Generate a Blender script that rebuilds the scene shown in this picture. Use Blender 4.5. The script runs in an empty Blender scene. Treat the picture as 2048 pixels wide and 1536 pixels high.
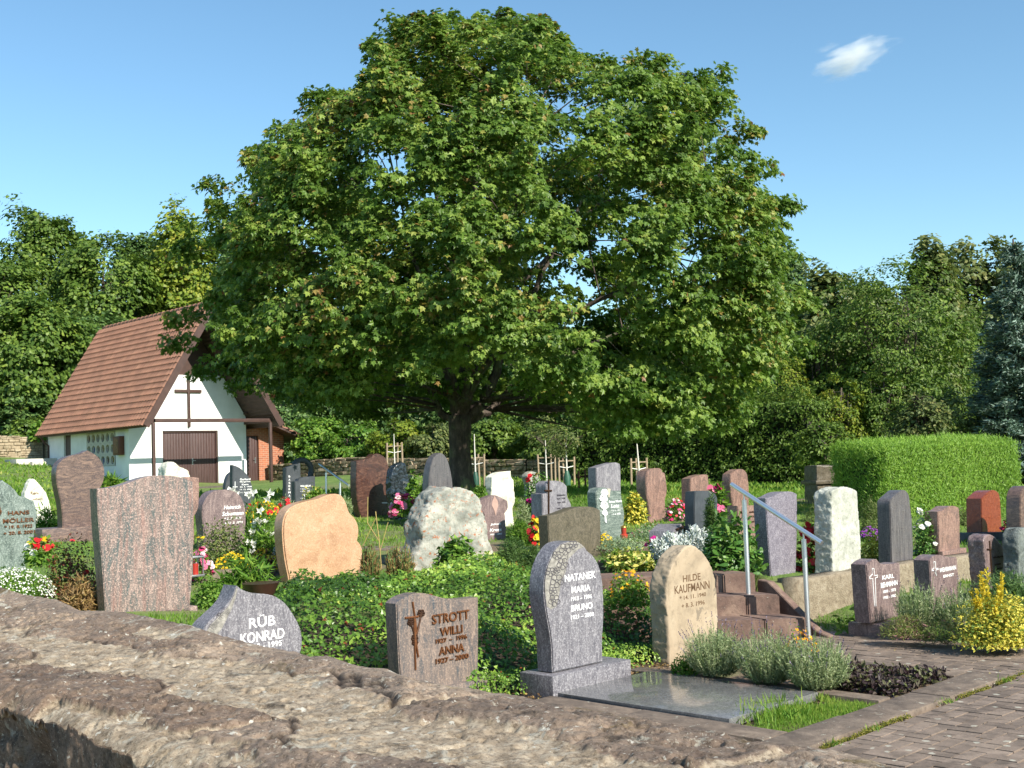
import bpy, bmesh, math, random
import numpy as np
from mathutils import Vector, Matrix, Euler
R = math.radians
rng = np.random.default_rng(7)
random.seed(7)
SC = bpy.context.scene
COL = SC.collection

# ---------------------------------------------------------------- camera, sky, sun
F = 2400.0                        # focal length in photo pixels (2048 wide)
cam_d = bpy.data.cameras.new('camera'); cam = bpy.data.objects.new('camera', cam_d); COL.objects.link(cam)
cam_d.sensor_width = 36; cam_d.lens = F/2048*36; cam_d.clip_start = .1; cam_d.clip_end = 4000
CAMZ = 1.6
ROT = Euler((R(90)+math.atan(157/F), 0, 0)).to_matrix() @ Matrix.Rotation(R(-2.0), 3, 'Z')
cam.matrix_world = Matrix.Translation((0, 0, CAMZ)) @ ROT.to_4x4()
SC.camera = cam
SC.cycles.volume_bounces = 6
SC.view_settings.view_transform = 'Standard'; SC.view_settings.look = 'None'
SC.view_settings.exposure = 0.8; SC.view_settings.gamma = 1
SUN = Vector((.572, -.575, .585)).normalized()
w = bpy.data.worlds.new('World'); SC.world = w; w.use_nodes = True
nt = w.node_tree; nt.nodes.clear()
sky = nt.nodes.new('ShaderNodeTexSky'); sky.sky_type = 'NISHITA'; sky.sun_disc = False
sky.sun_elevation = math.asin(SUN.z); sky.sun_rotation = math.atan2(SUN.x, SUN.y)
sky.altitude = 300; sky.air_density = 1.0; sky.dust_density = .15; sky.ozone_density = 2.4
bg = nt.nodes.new('ShaderNodeBackground'); bg.inputs[1].default_value = .112
out = nt.nodes.new('ShaderNodeOutputWorld')
hs = nt.nodes.new('ShaderNodeHueSaturation'); hs.inputs['Saturation'].default_value = 1.08
mt = nt.nodes.new('ShaderNodeMix'); mt.data_type = 'RGBA'; mt.blend_type = 'MULTIPLY'; mt.inputs[0].default_value = 1; mt.inputs[7].default_value = (1.0, 1.09, 1.0, 1)   # slightly cyan sky
nt.links.new(sky.outputs[0], hs.inputs['Color']); nt.links.new(hs.outputs[0], mt.inputs[6]); nt.links.new(mt.outputs[2], bg.inputs[0]); nt.links.new(bg.outputs[0], out.inputs[0])
sl = bpy.data.lights.new('sun', 'SUN'); sl.energy = 4.8; sl.angle = R(.5); sl.color = (1, .93, .82)
so = bpy.data.objects.new('sun', sl); COL.objects.link(so); so.rotation_euler = SUN.to_track_quat('Z', 'Y').to_euler(); so.location = (10, -5, 12)

# ---------------------------------------------------------------- helpers: naming, pixels, noise
def tag(o, label=None, cat=None, group=None, kind=None):
    if label: o['label'] = label
    if cat: o['category'] = cat
    if group: o['group'] = group
    if kind: o['kind'] = kind
    return o
def empty(name, label, cat, loc=(0, 0, 0), rz=0, group=None):
    o = bpy.data.objects.new(name, None); COL.objects.link(o)
    o.location = loc; o.rotation_euler = (0, 0, rz); o.empty_display_size = .1
    return tag(o, label, cat, group)
def link(name, me, mat=None, parent=None):
    o = bpy.data.objects.new(name, me); COL.objects.link(o)
    if mat is not None:
        for m in (mat if isinstance(mat, (list, tuple)) else [mat]): me.materials.append(m)
    if parent is not None: o.parent = parent
    return o
def at(px, py, Y):
    d = ROT @ Vector(((px-1024)/F, -(py-768)/F, -1)); k = Y/d.y
    return Vector((d.x*k, Y, CAMZ+d.z*k))
def on_plane(px, py, A, u):
    """where the ray of a photo pixel meets the vertical plane through A along u -> (s, z) in that plane"""
    d = ROT @ Vector(((px-1024)/F, -(py-768)/F, -1))
    n = Vector((-u[1], u[0])); k = (A.x*n.x+A.y*n.y)/(d.x*n.x+d.y*n.y)
    P = Vector((d.x*k, d.y*k, CAMZ+d.z*k))
    return (P.x-A.x)*u[0]+(P.y-A.y)*u[1], P.z-A.z
def colx(px, Y, py=1050): return at(px, py, Y).x

def _h(i, j, k, s):
    n = (i*374761393+j*668265263+k*2147483647+s*1274126177) & 0xffffffff
    n = ((n ^ (n >> 13))*1274126177) & 0xffffffff
    return ((n ^ (n >> 16)) & 0xffffff)/16777216.0
def vnoise(P, s=0):
    P = np.asarray(P, float); I = np.floor(P).astype(np.int64); f = P-I; f = f*f*(3-2*f)
    r = 0
    for a in (0, 1):
        for b in (0, 1):
            for c in (0, 1):
                wgt = (f[:, 0] if a else 1-f[:, 0])*(f[:, 1] if b else 1-f[:, 1])*(f[:, 2] if c else 1-f[:, 2])
                r = r+wgt*_h(I[:, 0]+a, I[:, 1]+b, I[:, 2]+c, s)
    return r*2-1
def fbm(P, o=4, s=0, g=.5):
    P = np.asarray(P, float); r = 0; a = 1; t = 0
    for i in range(o): r = r+a*vnoise(P*2**i+i*17.3, s+i); t += a; a *= g
    return r/t
def ss(x, a, b):
    t = np.clip((x-a)/(b-a), 0, 1); return t*t*(3-2*t)

# ---------------------------------------------------------------- helpers: materials
def lin(h, k=1.0):
    h = h.lstrip('#'); c = [int(h[i:i+2], 16)/255 for i in (0, 2, 4)]
    return tuple(min(1, k*(x/12.92 if x <= .04045 else ((x+.055)/1.055)**2.4)) for x in c)+(1,)
class Mat:
    def __init__(s, name):
        s.m = bpy.data.materials.new(name); s.m.use_nodes = True; s.nt = s.m.node_tree
        s.b = s.nt.nodes['Principled BSDF']; s.o = s.nt.nodes['Material Output']; s._c = None
    def n(s, t, **kw):
        x = s.nt.nodes.new(t)
        for k, v in kw.items(): setattr(x, k, v)
        return x
    def l(s, a, b): s.nt.links.new(a, b)
    def co(s, scale=(1, 1, 1), rot=(0, 0, 0), kind='Object'):
        if s._c is None: s._c = s.n('ShaderNodeTexCoord')
        mp = s.n('ShaderNodeMapping'); mp.inputs['Scale'].default_value = scale; mp.inputs['Rotation'].default_value = rot
        s.l(s._c.outputs[kind], mp.inputs[0]); return mp.outputs[0]
    def noise(s, v, scale, detail=4, rough=.55, dist=0):
        x = s.n('ShaderNodeTexNoise'); x.inputs['Scale'].default_value = scale; x.inputs['Detail'].default_value = detail
        x.inputs['Roughness'].default_value = rough; x.inputs['Distortion'].default_value = dist; s.l(v, x.inputs['Vector']); return x.outputs['Fac']
    def ramp(s, f, stops, interp='LINEAR'):
        x = s.n('ShaderNodeValToRGB'); x.color_ramp.interpolation = interp; e = x.color_ramp.elements
        while len(e) < len(stops): e.new(.5)
        for i, (p, c) in enumerate(stops): e[i].position = p; e[i].color = c if len(c) == 4 else tuple(c)+(1,)
        s.l(f, x.inputs[0]); return x.outputs[0]
    def mix(s, f, a, b, mode='MIX'):
        x = s.n('ShaderNodeMix', data_type='RGBA', blend_type=mode)
        for v, i in ((f, 0), (a, 6), (b, 7)):
            if hasattr(v, 'links') or hasattr(v, 'is_linked'): s.l(v, x.inputs[i])
            else: x.inputs[i].default_value = v
        return x.outputs[2]
    def bump(s, h, strength=.3, dist=.02):
        x = s.n('ShaderNodeBump'); x.inputs['Strength'].default_value = strength; x.inputs['Distance'].default_value = dist
        s.l(h, x.inputs['Height']); s.l(x.outputs[0], s.b.inputs['Normal'])
    def attr(s, name):
        x = s.n('ShaderNodeAttribute'); x.attribute_name = name; return x.outputs['Fac']
    def col(s, c):
        if hasattr(c, 'is_linked'): s.l(c, s.b.inputs['Base Color'])
        else: s.b.inputs['Base Color'].default_value = c
    def rough(s, v): s.b.inputs['Roughness'].default_value = v
BW = ((0, (0, 0, 0, 1)), (1, (1, 1, 1, 1)))
def plain(name, c, rough=.6, metal=0, var=.12, scale=8):
    m = Mat(name); f = m.noise(m.co(), scale, 5)
    d = tuple(x*(1-var*2) for x in c[:3])+(1,); e = tuple(min(1, x*(1+var)) for x in c[:3])+(1,)
    m.col(m.ramp(f, ((.3, d), (.7, e)))); m.rough(rough); m.b.inputs['Metallic'].default_value = metal
    return m.m
def granite(name, A, B, C, flow=(3, 3, 1.2), rot=(0, 0, 0), swirl=1.5, scale=3, speck=.35, rough=.42, k=.8, streak=None, pos=(.32, .5, .66)):
    speck *= .55; k *= .92
    m = Mat(name); v = m.co(flow, rot)
    f = m.noise(v, scale, 11, .7, swirl)
    c = m.ramp(f, ((pos[0], lin(A, k)), (pos[1], lin(B, k)), (pos[2], lin(C, k))))
    f2 = m.noise(m.co((flow[0]*4, flow[1]*4, flow[2]*3), rot), scale*3, 4, .6, swirl)
    c = m.mix(m.ramp(f2, ((.45, (0, 0, 0, 1)), (.62, (.55, .55, .55, 1)))), c, lin(A, k))
    f3 = m.noise(m.co(), 105, 2, .6)
    c = m.mix(m.ramp(f3, ((.38, (speck*1.5,)*3), (.49, (0, 0, 0, 1)))), c, tuple(x*.35 for x in lin(A, k)[:3])+(1,))
    f4 = m.noise(m.co((1, 1, 1), (1, 1, 0)), 80, 2, .6)
    c = m.mix(m.ramp(f4, ((.53, (0, 0, 0, 1)), (.64, (speck*1.6,)*3))), c, lin(C, min(1.3, k*1.4)))
    if streak:   # rain streaks and dust: worn marks with a shape of their own
        f5 = m.noise(m.co((9, 9, .8)), 3, 4, .6, .3)
        c = m.mix(m.ramp(f5, ((.5, (0, 0, 0, 1)), (.75, (.4, .4, .4, 1)))), c, lin(streak, .8))
    m.col(c); m.rough(rough)
    rg = m.ramp(m.noise(m.co(), 12, 3), ((.3, (rough-.1,)*3), (.7, (rough+.15,)*3))); m.l(rg, m.b.inputs['Roughness'])
    m.bump(f3, .06, .002)
    return m.m
def rockmat(name, A, B, C, scale=6, spots=None, rough=.85, k=.8, bump=.6, spotscale=14, spotcut=.62):
    m = Mat(name); v = m.co()
    c = m.ramp(m.noise(v, scale, 8, .65, .6), ((.3, lin(A, k)), (.5, lin(B, k)), (.7, lin(C, k))))
    if spots:
        f = m.noise(m.co((1, 1, 1), (1, 2, 3)), spotscale, 5, .7, .4)
        c = m.mix(m.ramp(f, ((spotcut, (0, 0, 0, 1)), (spotcut+.03, (.9, .9, .9, 1)))), c, lin(spots, k))
    h = m.noise(v, scale*5, 8, .7)
    c = m.mix(m.ramp(h, ((.3, (.5, .5, .5, 1)), (.5, (0, 0, 0, 1)))), c, lin(A, k*.5))
    m.col(c); m.rough(rough); m.bump(h, bump, .02); return m.m
def leafmat(name, cols, k=1.0, trans=.35, rough=.5):
    """cols: [(pos, hex)...] looked up by each leaf's own 'tint'"""
    m = Mat(name); fx = lambda q: (q[0]*1.03, q[1]*1.0, q[2], 1) if q[1] > q[0]*1.05 and q[1] > q[2] else q
    c = m.ramp(m.attr('tint'), [(p, fx(lin(h, k))) for p, h in cols])
    m.col(c); m.rough(rough); m.b.inputs['Specular IOR Level'].default_value = .35
    t = m.n('ShaderNodeBsdfTranslucent'); g = m.mix(.35, c, (.95, 1, .4, 1), 'MULTIPLY'); m.l(g, t.inputs[0])
    mx = m.n('ShaderNodeMixShader'); mx.inputs[0].default_value = trans
    m.l(m.b.outputs[0], mx.inputs[1]); m.l(t.outputs[0], mx.inputs[2]); m.l(mx.outputs[0], m.o.inputs[0])
    return m.m

# ---------------------------------------------------------------- helpers: meshes
def mesh_np(name, V, faces, tint=None, smooth=False):
    """V (n,3); faces: list of (m,k) index arrays; tint: one value per face in order"""
    me = bpy.data.meshes.new(name); V = np.asarray(V, np.float32)
    me.vertices.add(len(V)); me.vertices.foreach_set('co', V.ravel())
    idx = np.concatenate([f.ravel() for f in faces]).astype(np.int32)
    tot = np.concatenate([np.full(len(f), f.shape[1]) for f in faces]).astype(np.int32)
    me.loops.add(len(idx)); me.loops.foreach_set('vertex_index', idx)
    me.polygons.add(len(tot)); st = np.concatenate([[0], np.cumsum(tot)[:-1]]).astype(np.int32)
    me.polygons.foreach_set('loop_start', st)
    try: me.polygons.foreach_set('loop_total', tot)
    except Exception: pass
    me.polygons.foreach_set('use_smooth', np.full(len(tot), bool(smooth)))
    if tint is not None:
        a = me.attributes.new('tint', 'FLOAT', 'FACE'); a.data.foreach_set('value', np.asarray(tint, np.float32))
    me.update(calc_edges=True); me.validate(); return me
def vattr(me, name, val):
    a = me.attributes.new(name, 'FLOAT', 'POINT'); a.data.foreach_set('value', np.asarray(val, np.float32))
def bm_mesh(name, bm, smooth_angle=None):
    me = bpy.data.meshes.new(name); bm.normal_update(); bm.to_mesh(me); bm.free()
    if smooth_angle is not None:
        me.polygons.foreach_set('use_smooth', np.ones(len(me.polygons), bool))
        me.set_sharp_from_angle(angle=R(smooth_angle))
    return me
def box(bm, x0, x1, y0, y1, z0, z1, M=None, bev=0):
    r = bmesh.ops.create_cube(bm, size=1)
    for v in r['verts']:
        v.co = Vector((x0+(v.co.x+.5)*(x1-x0), y0+(v.co.y+.5)*(y1-y0), z0+(v.co.z+.5)*(z1-z0)))
    vs = r['verts']
    if bev:
        es = list({e for v in vs for e in v.link_edges})
        g = bmesh.ops.bevel(bm, geom=es, offset=bev, segments=2, affect='EDGES', profile=.6)
        vs = list({v for f in g['faces'] for v in f.verts} | {v for v in vs if v.is_valid})
    if M is not None:
        for v in vs: v.co = M @ v.co
    return vs
def box_obj(name, dims, mat, parent=None, bev=0, M=None, ang=30):
    bm = bmesh.new(); box(bm, *dims, M=M, bev=bev); return link(name, bm_mesh(name, bm, ang if bev else None), mat, parent)
def tube(pts, rads, seg=6, V=None, Fc=None, cap=True):
    """append a tapered tube to lists"""
    pts = [Vector(p) for p in pts]; n = len(pts); base = len(V); ref = Vector((.31, .17, .93))
    for i, p in enumerate(pts):
        t = (pts[min(i+1, n-1)]-pts[max(i-1, 0)]).normalized()
        a = t.cross(ref if abs(t.dot(ref)) < .95 else Vector((1, 0, 0))).normalized(); b = t.cross(a)
        for j in range(seg):
            th = 2*math.pi*j/seg; V.append(tuple(p+(a*math.cos(th)+b*math.sin(th))*rads[i]))
    for i in range(n-1):
        for j in range(seg):
            j2 = (j+1) % seg; Fc.append((base+i*seg+j, base+i*seg+j2, base+(i+1)*seg+j2, base+(i+1)*seg+j))
    if cap:
        Fc.append(tuple(base+j for j in range(seg))[::-1]); Fc.append(tuple(base+(n-1)*seg+j for j in range(seg)))
def tubes_obj(name, lst, mat, parent=None, seg=6):
    V, Fc = [], []
    for pts, rads in lst:
        if not hasattr(rads, '__len__'): rads = [rads]*len(pts)
        tube(pts, rads, seg, V, Fc)
    me = bpy.data.meshes.new(name); me.from_pydata(V, [], Fc)
    me.polygons.foreach_set('use_smooth', np.ones(len(me.polygons), bool)); me.set_sharp_from_angle(angle=R(50))
    return link(name, me, mat, parent)
# leaf templates: x across, y along, z normal
def _T(pts, faces): return np.array(pts, float), faces
LEAF = {
 'oval': _T([(0, 0, 0), (.27, .3, .07), (.22, .7, .07), (0, 1, -.04), (-.22, .7, .07), (-.27, .3, .07)], [(0, 1, 2, 3), (0, 3, 4, 5)]),
 'quad': _T([(-.3, 0, 0), (.3, 0, 0), (.36, .9, .08), (-.32, 1, -.05)], [(0, 1, 2, 3)]),
 'tri': _T([(-.3, 0, 0), (.3, 0, 0), (0, 1, 0)], [(0, 1, 2)]),
 'blade': _T([(-.09, 0, 0), (.09, 0, 0), (.06, .55, .03), (0, 1, .18), (-.06, .55, .03)], [(0, 1, 2, 4), (4, 2, 3)]),
 'needle': _T([(-.1, 0, 0), (.1, 0, 0), (0, 1, .05)], [(0, 1, 2)]),
 'maple': _T([(0, 0, 0), (.2, .1, .02), (.55, .08, -.06), (.36, .38, .05), (.62, .68, -.08), (.26, .64, .05), (0, 1.1, -.1), (-.26, .64, .05), (-.62, .68, -.08), (-.36, .38, .05), (-.55, .08, -.06), (-.2, .1, .02)],
            [(0, 1, 2, 3), (0, 3, 4, 5), (0, 5, 6, 7), (0, 7, 8, 9), (0, 9, 10, 11)]),
 'ivy': _T([(0, 0, 0), (.5, .05, .05), (.3, .45, .02), (0, 1, -.03), (-.3, .45, .02), (-.5, .05, .05)], [(0, 1, 2, 3), (0, 3, 4, 5)]),
 'spoon': _T([(-.05, 0, 0), (.05, 0, 0), (.2, .55, .06), (.14, .9, .05), (0, 1, 0), (-.14, .9, .05), (-.2, .55, .06)], [(0, 1, 2, 6), (6, 2, 3, 5), (5, 3, 4)]),
 'star': _T([(math.cos(a)*(.5 if i % 2 else .27), math.sin(a)*(.5 if i % 2 else .27)+.0, .08 if i % 2 else 0) for i, a in enumerate([k*math.pi/5 for k in range(10)])], [tuple(range(10))]),
 'disc': _T([(math.cos(a)*.5, math.sin(a)*.5, 0) for a in [k*math.pi/3.5 for k in range(7)]], [tuple(range(7))]),
 'trumpet': _T([(0, 0, -.5), (.5, .0, .1), (.15, .15, 0), (.15, .5, .1), (-.15, .2, 0), (-.4, .3, .1), (-.2, 0, 0), (-.4, -.35, .1), (0, -.2, 0), (.3, -.4, .1)], [(0, 1, 2, 3), (0, 3, 4, 5), (0, 5, 6, 7), (0, 7, 8, 9), (0, 9, 8, 1)]),
}
def unit(a): return a/np.maximum(np.linalg.norm(a, axis=-1, keepdims=True), 1e-9)
def leaves(name, P, N, size, tmpl, mat, parent=None, tint=None, axis=None, r=None, wid=1.0):
    """one mesh of leaves: P positions, N normals, axis = growing direction"""
    r = r or rng; P = np.asarray(P, float); n = len(P); T, fc = LEAF[tmpl]
    N = unit(np.asarray(N, float))
    A = r.normal(size=(n, 3)) if axis is None else np.asarray(axis, float)+0
    A = unit(A-(A*N).sum(1, keepdims=True)*N); B = np.cross(A, N)
    s = (np.asarray(size)*np.ones(n))[:, None, None]
    V = P[:, None, :]+s*(T[None, :, 0:1]*wid*B[:, None, :]+T[None, :, 1:2]*A[:, None, :]+T[None, :, 2:3]*N[:, None, :])
    k = len(T); V = V.reshape(-1, 3); base = (np.arange(n)*k)[:, None]
    by = {}
    if tint is None: tint = r.random(n)
    F2, tt = [], []
    for f in fc: by.setdefault(len(f), []).append(f)
    for L, fs in by.items():
        fs = np.array(fs); F2.append((base[:, None, :]+fs[None]).reshape(-1, L)); tt.append(np.repeat(tint, len(fs)))
    me = mesh_np(name, V, F2, np.concatenate(tt))
    return link(name, me, mat, parent)
def rdirs(n, r=None):
    return unit((r or rng).normal(size=(n, 3)))

# ---------------------------------------------------------------- ground heights
CTRL = [(280, 1232, 9.1), (640, 1180, 12), (900, 1143, 12.6), (760, 1093, 15.2), (740, 1037, 19.8), (920, 979, 26.2), (150, 1083, 14.5),
        (30, 1156, 10.5), (75, 1052, 17), (541, 968, 48.6), (308, 977, 44.7), (430, 974, 46.5), (360, 1003, 33), (105, 924, 53), (60, 930, 50), (0, 915, 56), (300, 960, 47), (200, 945, 50), (0, 1000, 25), (150, 985, 30), (600, 955, 48),
        (1050, 962, 41), (1480, 966, 38), (1300, 1045, 18), (1215, 1085, 14.6), (1555, 1156, 11.9), (1790, 1133, 12.6), (2020, 1103, 14),
        (1700, 1012, 18.5), (1850, 1062, 16), (1640, 985, 27), (2000, 1010, 19), (1000, 1108, 14), (600, 1005, 22), (430, 1107, 14), (1140, 1140, 12.3), (1400, 1130, 12.3), (560, 1130, 13)]
_C = [at(*c) for c in CTRL]
_C = [(c.x, c.y, c.z) for c in _C]+[(30, 40, .9), (-40, 60, 3.0), (30, 75, 1.6), (0, 75, 1.7), (-25, 35, 2.0), (-14, 12, 1.3), (14, 14, .35), (14, 24, .6), (-8, 6, .8), (40, 10, .2)]
_C = np.array(_C)
def _tps():
    n = len(_C); P = _C[:, :2]/20
    d = np.linalg.norm(P[:, None]-P[None], axis=2); K = np.where(d > 0, d*d*np.log(d+1e-12), 0)+np.eye(n)*2e-3
    Q = np.hstack([np.ones((n, 1)), P]); A = np.block([[K, Q], [Q.T, np.zeros((3, 3))]])
    return np.linalg.solve(A, np.concatenate([_C[:, 2], np.zeros(3)]))
_W = _tps()
W1, W2 = np.array([2.78, 11.5]), np.array([5.83, 13.95])            # foot line of the retaining wall on the right terrace
WD = (W2-W1)/np.linalg.norm(W2-W1)
def gz(X, Y):
    sc = np.ndim(X) == 0
    X = np.atleast_1d(np.asarray(X, float)); Y = np.atleast_1d(np.asarray(Y, float)); sh = X.shape
    x = np.clip(X.ravel(), -40, 40); y = np.clip(Y.ravel(), 6, 75)
    P = np.stack([x, y], 1)/20; d = np.linalg.norm(P[:, None]-_C[None, :, :2]/20, axis=2)
    U = (np.where(d > 0, d*d*np.log(d+1e-12), 0) @ _W[:-3])+_W[-3]+P @ _W[-2:]
    X = X.ravel(); Y = Y.ravel(); a = (X+Y)/math.sqrt(2); b = (Y-X)/math.sqrt(2)
    side = (X-W1[0])*(-WD[1])+(Y-W1[1])*WD[0]                         # distance behind the retaining wall
    ml = ss(b, 6.15, 8.0)
    mr = ss(side, .02, .16)
    L = .13*ss(a, 9.7, 11.0)*(X > 2)
    m = np.where(X < 2.3, ml, mr); m = np.where(Y < 3, ss(b, 6.0, 8.0), m)
    z = L*(1-m)+U*m
    z = z+ss(Y+.25*np.abs(X), 62, 130)*14
    z = z-.35*ss(-X-Y*.02, -1.0, 0)*ss(3-(X+Y)/math.sqrt(2), .2, 1.2)*0
    z = z.reshape(sh)
    return float(z[0]) if sc else z
def ground_at(px, py, lo=3, hi=70):
    """first point of the ground seen at a photo pixel"""
    Y = np.linspace(lo, hi, 1500); d = ROT @ Vector(((px-1024)/F, -(py-768)/F, -1))
    X = d.x/d.y*Y; Z = CAMZ+d.z/d.y*Y; k = np.argmax(Z < gz(X, Y)); return Vector((X[k], Y[k], gz(X[k], Y[k])))
def AB(a, b): return (a-b)/math.sqrt(2), (a+b)/math.sqrt(2)        # path grid -> world
# ================================================================= SETTING
def axis_pts(lo, hi, step, far, grow=1.12):
    a = list(np.arange(lo, hi+1e-6, step)); s = step; v = a[0]; L = []
    while v > -far: s *= grow; v -= s; L.append(v)
    s = step; v = a[-1]; Hh = []
    while v < far: s *= grow; v += s; Hh.append(v)
    return np.array(L[::-1]+a+Hh)
gx = axis_pts(-9, 9, .09, 900); gy = axis_pts(-1, 20, .09, 900)
GX, GY = np.meshgrid(gx, gy); GZ = gz(GX, GY)
a_, b_ = (GX+GY)/math.sqrt(2), (GY-GX)/math.sqrt(2)
paved = ss(3.52-b_, 0, .05)*ss(a_, 1.7, 1.8)+ss(a_, 8.1, 8.2)*ss(9.63-a_, 0, .05)*ss(6.3-b_, 0, .1)
nz = fbm(np.stack([GX.ravel()*1.1, GY.ravel()*1.1, 0*GX.ravel()], 1), 4, 3).reshape(GX.shape)
nearm = ss(60-GY, 0, 20)
GZ = GZ+nz*.035*nearm*(1-np.clip(paved, 0, 1))*ss(GY, 6.8, 8)-.004*np.clip(paved, 0, 1)-.03*ss(GY, 3, 6)*ss(8.5-b_, 0, 1)*ss(b_, 3.4, 3.6)*(a_ < 8.2)
V = np.stack([GX.ravel(), GY.ravel(), GZ.ravel()], 1)
nx, ny = len(gx), len(gy); i = np.arange(ny-1)[:, None]*nx+np.arange(nx-1)[None]
Fq = np.stack([i, i+1, i+nx+1, i+nx], -1).reshape(-1, 4)
me = mesh_np('ground', V, [Fq], smooth=True)
# soil: 1 bare earth, 0 grass
soil = np.clip(ss(fbm(np.stack([GX.ravel()*.8, GY.ravel()*.8, 0*GX.ravel()+4], 1), 4, 9), .0, .35)*.5, 0, 1).reshape(GX.shape)
soil = np.maximum(soil, ss(8.3-b_, 0, .6)*(a_ < 8.4)); soil = np.maximum(soil, paved)
px_path = ss(a_, 6.2, 6.5)*ss(12.6-a_, 0, .3)*ss(b_-10.1, 0, .15)*ss(11.0-b_, 0, .15)   # path strip across the upper terrace
soil = np.maximum(soil, px_path)
vattr(me, 'soil', soil.ravel()); vattr(me, 'humus', (ss(b_, 5.9, 6.2)*ss(8.4-b_, 0, .6)*(a_ < 9)*ss(a_-.62*b_, -.1, .2)).ravel())
m = Mat('ground_mat')
g = m.ramp(m.noise(m.co(), 1.2, 8, .7), ((.3, lin('#5c7a2c', .8)), (.5, lin('#71903a', .8)), (.7, lin('#94a552', .8))))
g = m.mix(m.ramp(m.noise(m.co(), 26, 5, .7), ((.35, (.7, .7, .7, 1)), (.6, (0, 0, 0, 1)))), g, lin('#45602a', .6))
s_ = m.ramp(m.noise(m.co(), 7, 9, .75), ((.3, lin('#5b4a3c', .7)), (.5, lin('#8d7762', .7)), (.7, lin('#b09a80', .7))))
s_ = m.mix(m.ramp(m.noise(m.co(), 3.1, 5, .6), ((.5, (0, 0, 0, 1)), (.62, (.8, .8, .8, 1)))), s_, lin('#6c7a3c', .6))
s_ = m.mix(m.attr('humus'), s_, lin('#3d3022', .7))
m.col(m.mix(m.attr('soil'), g, s_)); m.rough(.95); m.bump(m.noise(m.co(), 40, 8, .7), .6, .03)
tag(link('ground', me, m.m), kind='structure')

# ---- pavers of the path (herringbone), one paved sheet; joints with moss
m = Mat('paver_mat'); v = m.co()
c = m.ramp(m.attr('tint'), ((0, lin('#75665a', .85)), (.5, lin('#877668', .85)), (1, lin('#988677', .85))))
c = m.mix(m.ramp(m.noise(v, 9, 8, .7), ((.35, (.75, .75, .75, 1)), (.6, (0, 0, 0, 1)))), c, lin('#4f453b', .65))
c = m.mix(m.ramp(m.noise(v, 2.2, 5, .6), ((.42, (0, 0, 0, 1)), (.7, (.6, .6, .6, 1)))), c, lin('#a08d7c', .8))
vv = m.n('ShaderNodeTexVoronoi'); vv.inputs['Scale'].default_value = 7; m.l(m.co((1, 1, 1), (0, 0, 1)), vv.inputs['Vector'])
lw = m.noise(v, 30, 4); ad = m.n('ShaderNodeMath', operation='ADD'); m.l(vv.outputs['Distance'], ad.inputs[0]); ml_ = m.n('ShaderNodeMath', operation='MULTIPLY'); m.l(lw, ml_.inputs[0]); ml_.inputs[1].default_value = .35; m.l(ml_.outputs[0], ad.inputs[1])
c = m.mix(m.ramp(ad.outputs[0], ((.29, (.75, .75, .75, 1)), (.33, (0, 0, 0, 1)))), c, lin('#c2bfae', .8))
m.col(c); m.rough(.88); m.bump(m.noise(v, 60, 6, .7), .5, .008); paver_mat = m.m
def pavers(name, regions):
    V, Fq, Ft = [], [], []; T = []
    rr = np.random.default_rng(3)
    for (a0, a1, b0, b1) in regions:
        for i in range(int(a0*10)-2, int(a1*10)+2):
            for j in range(int(b0*10)-2, int(b1*10)+2):
                d = (i-j) % 4
                if d == 0: q = (i, j, 2, 1)
                elif d == 3: q = (i, j, 1, 2)
                else: continue
                x0, y0, x1, y1 = q[0]*.1+.0016, q[1]*.1+.0016, (q[0]+q[2])*.1-.0016, (q[1]+q[3])*.1-.0016
                x0, x1, y0, y1 = max(x0, a0), min(x1, a1), max(y0, b0), min(y1, b1)
                if x1-x0 < .02 or y1-y0 < .02: continue
                z = rr.normal()*.0010; t = rr.normal(size=2)*.0010; base = len(V); e = .0028
                for (aa, bb, zz) in ((x0, y0, -.03), (x1, y0, -.03), (x1, y1, -.03), (x0, y1, -.03), (x0+e, y0+e, .006), (x1-e, y0+e, .006), (x1-e, y1-e, .006), (x0+e, y1-e, .006)):
                    X, Y = AB(aa, bb); V.append((X, Y, zz+z+t[0]*(aa-x0)*8+t[1]*(bb-y0)*8))
                for k in range(4): Fq.append((base+k, base+(k+1) % 4, base+4+(k+1) % 4, base+4+k))
                Fq.append((base+4, base+5, base+6, base+7)); T += [rr.random()]*5
    return tag(link(name, mesh_np(name, V, [np.array(Fq)], T), paver_mat), kind='structure')
pavers('path', [(2.0, 12.0, -1.5, 3.5), (8.32, 9.62, 3.5, 6.05)])

sand_red = rockmat('red_sandstone', '#5f4c43', '#7c6357', '#99806f', 5, '#c9c2b0', .85, .8, .4, 22, .66)
kerb_mat = rockmat('kerb_stone', '#5d5147', '#7a6b5d', '#958473', 7, '#bcb9a8', .85, .8, .35, 18, .63)
def grid_box(bm, a0, a1, b0, b1, z0, z1, bev=.008):
    vs = box(bm, a0, a1, b0, b1, z0, z1, bev=bev)
    for v in vs: v.co.x, v.co.y = AB(v.co.x, v.co.y)
def kerb(pieces, label):
    bm = bmesh.new()
    for p in pieces: grid_box(bm, *p)
    o = link('kerb', bm_mesh('kerb', bm, 30), kerb_mat); return tag(o, label, 'kerb', 'flat stone kerbs round the near graves')
kerb([(4.6, 5.55, 3.56, 3.83, -.05, .020), (5.556, 6.5, 3.565, 3.835, -.05, .023), (6.506, 7.4, 3.56, 3.83, -.05, .018), (7.406, 8.28, 3.562, 3.832, -.05, .021)], 'long flat lichen spotted kerb between the paving and the front graves')
kerb([(5.72, 5.97, 3.85, 4.9, -.05, .020), (5.725, 5.972, 4.906, 5.7, -.05, .017)], 'flat stone kerb along the nearer long edge of the polished slab')
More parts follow.
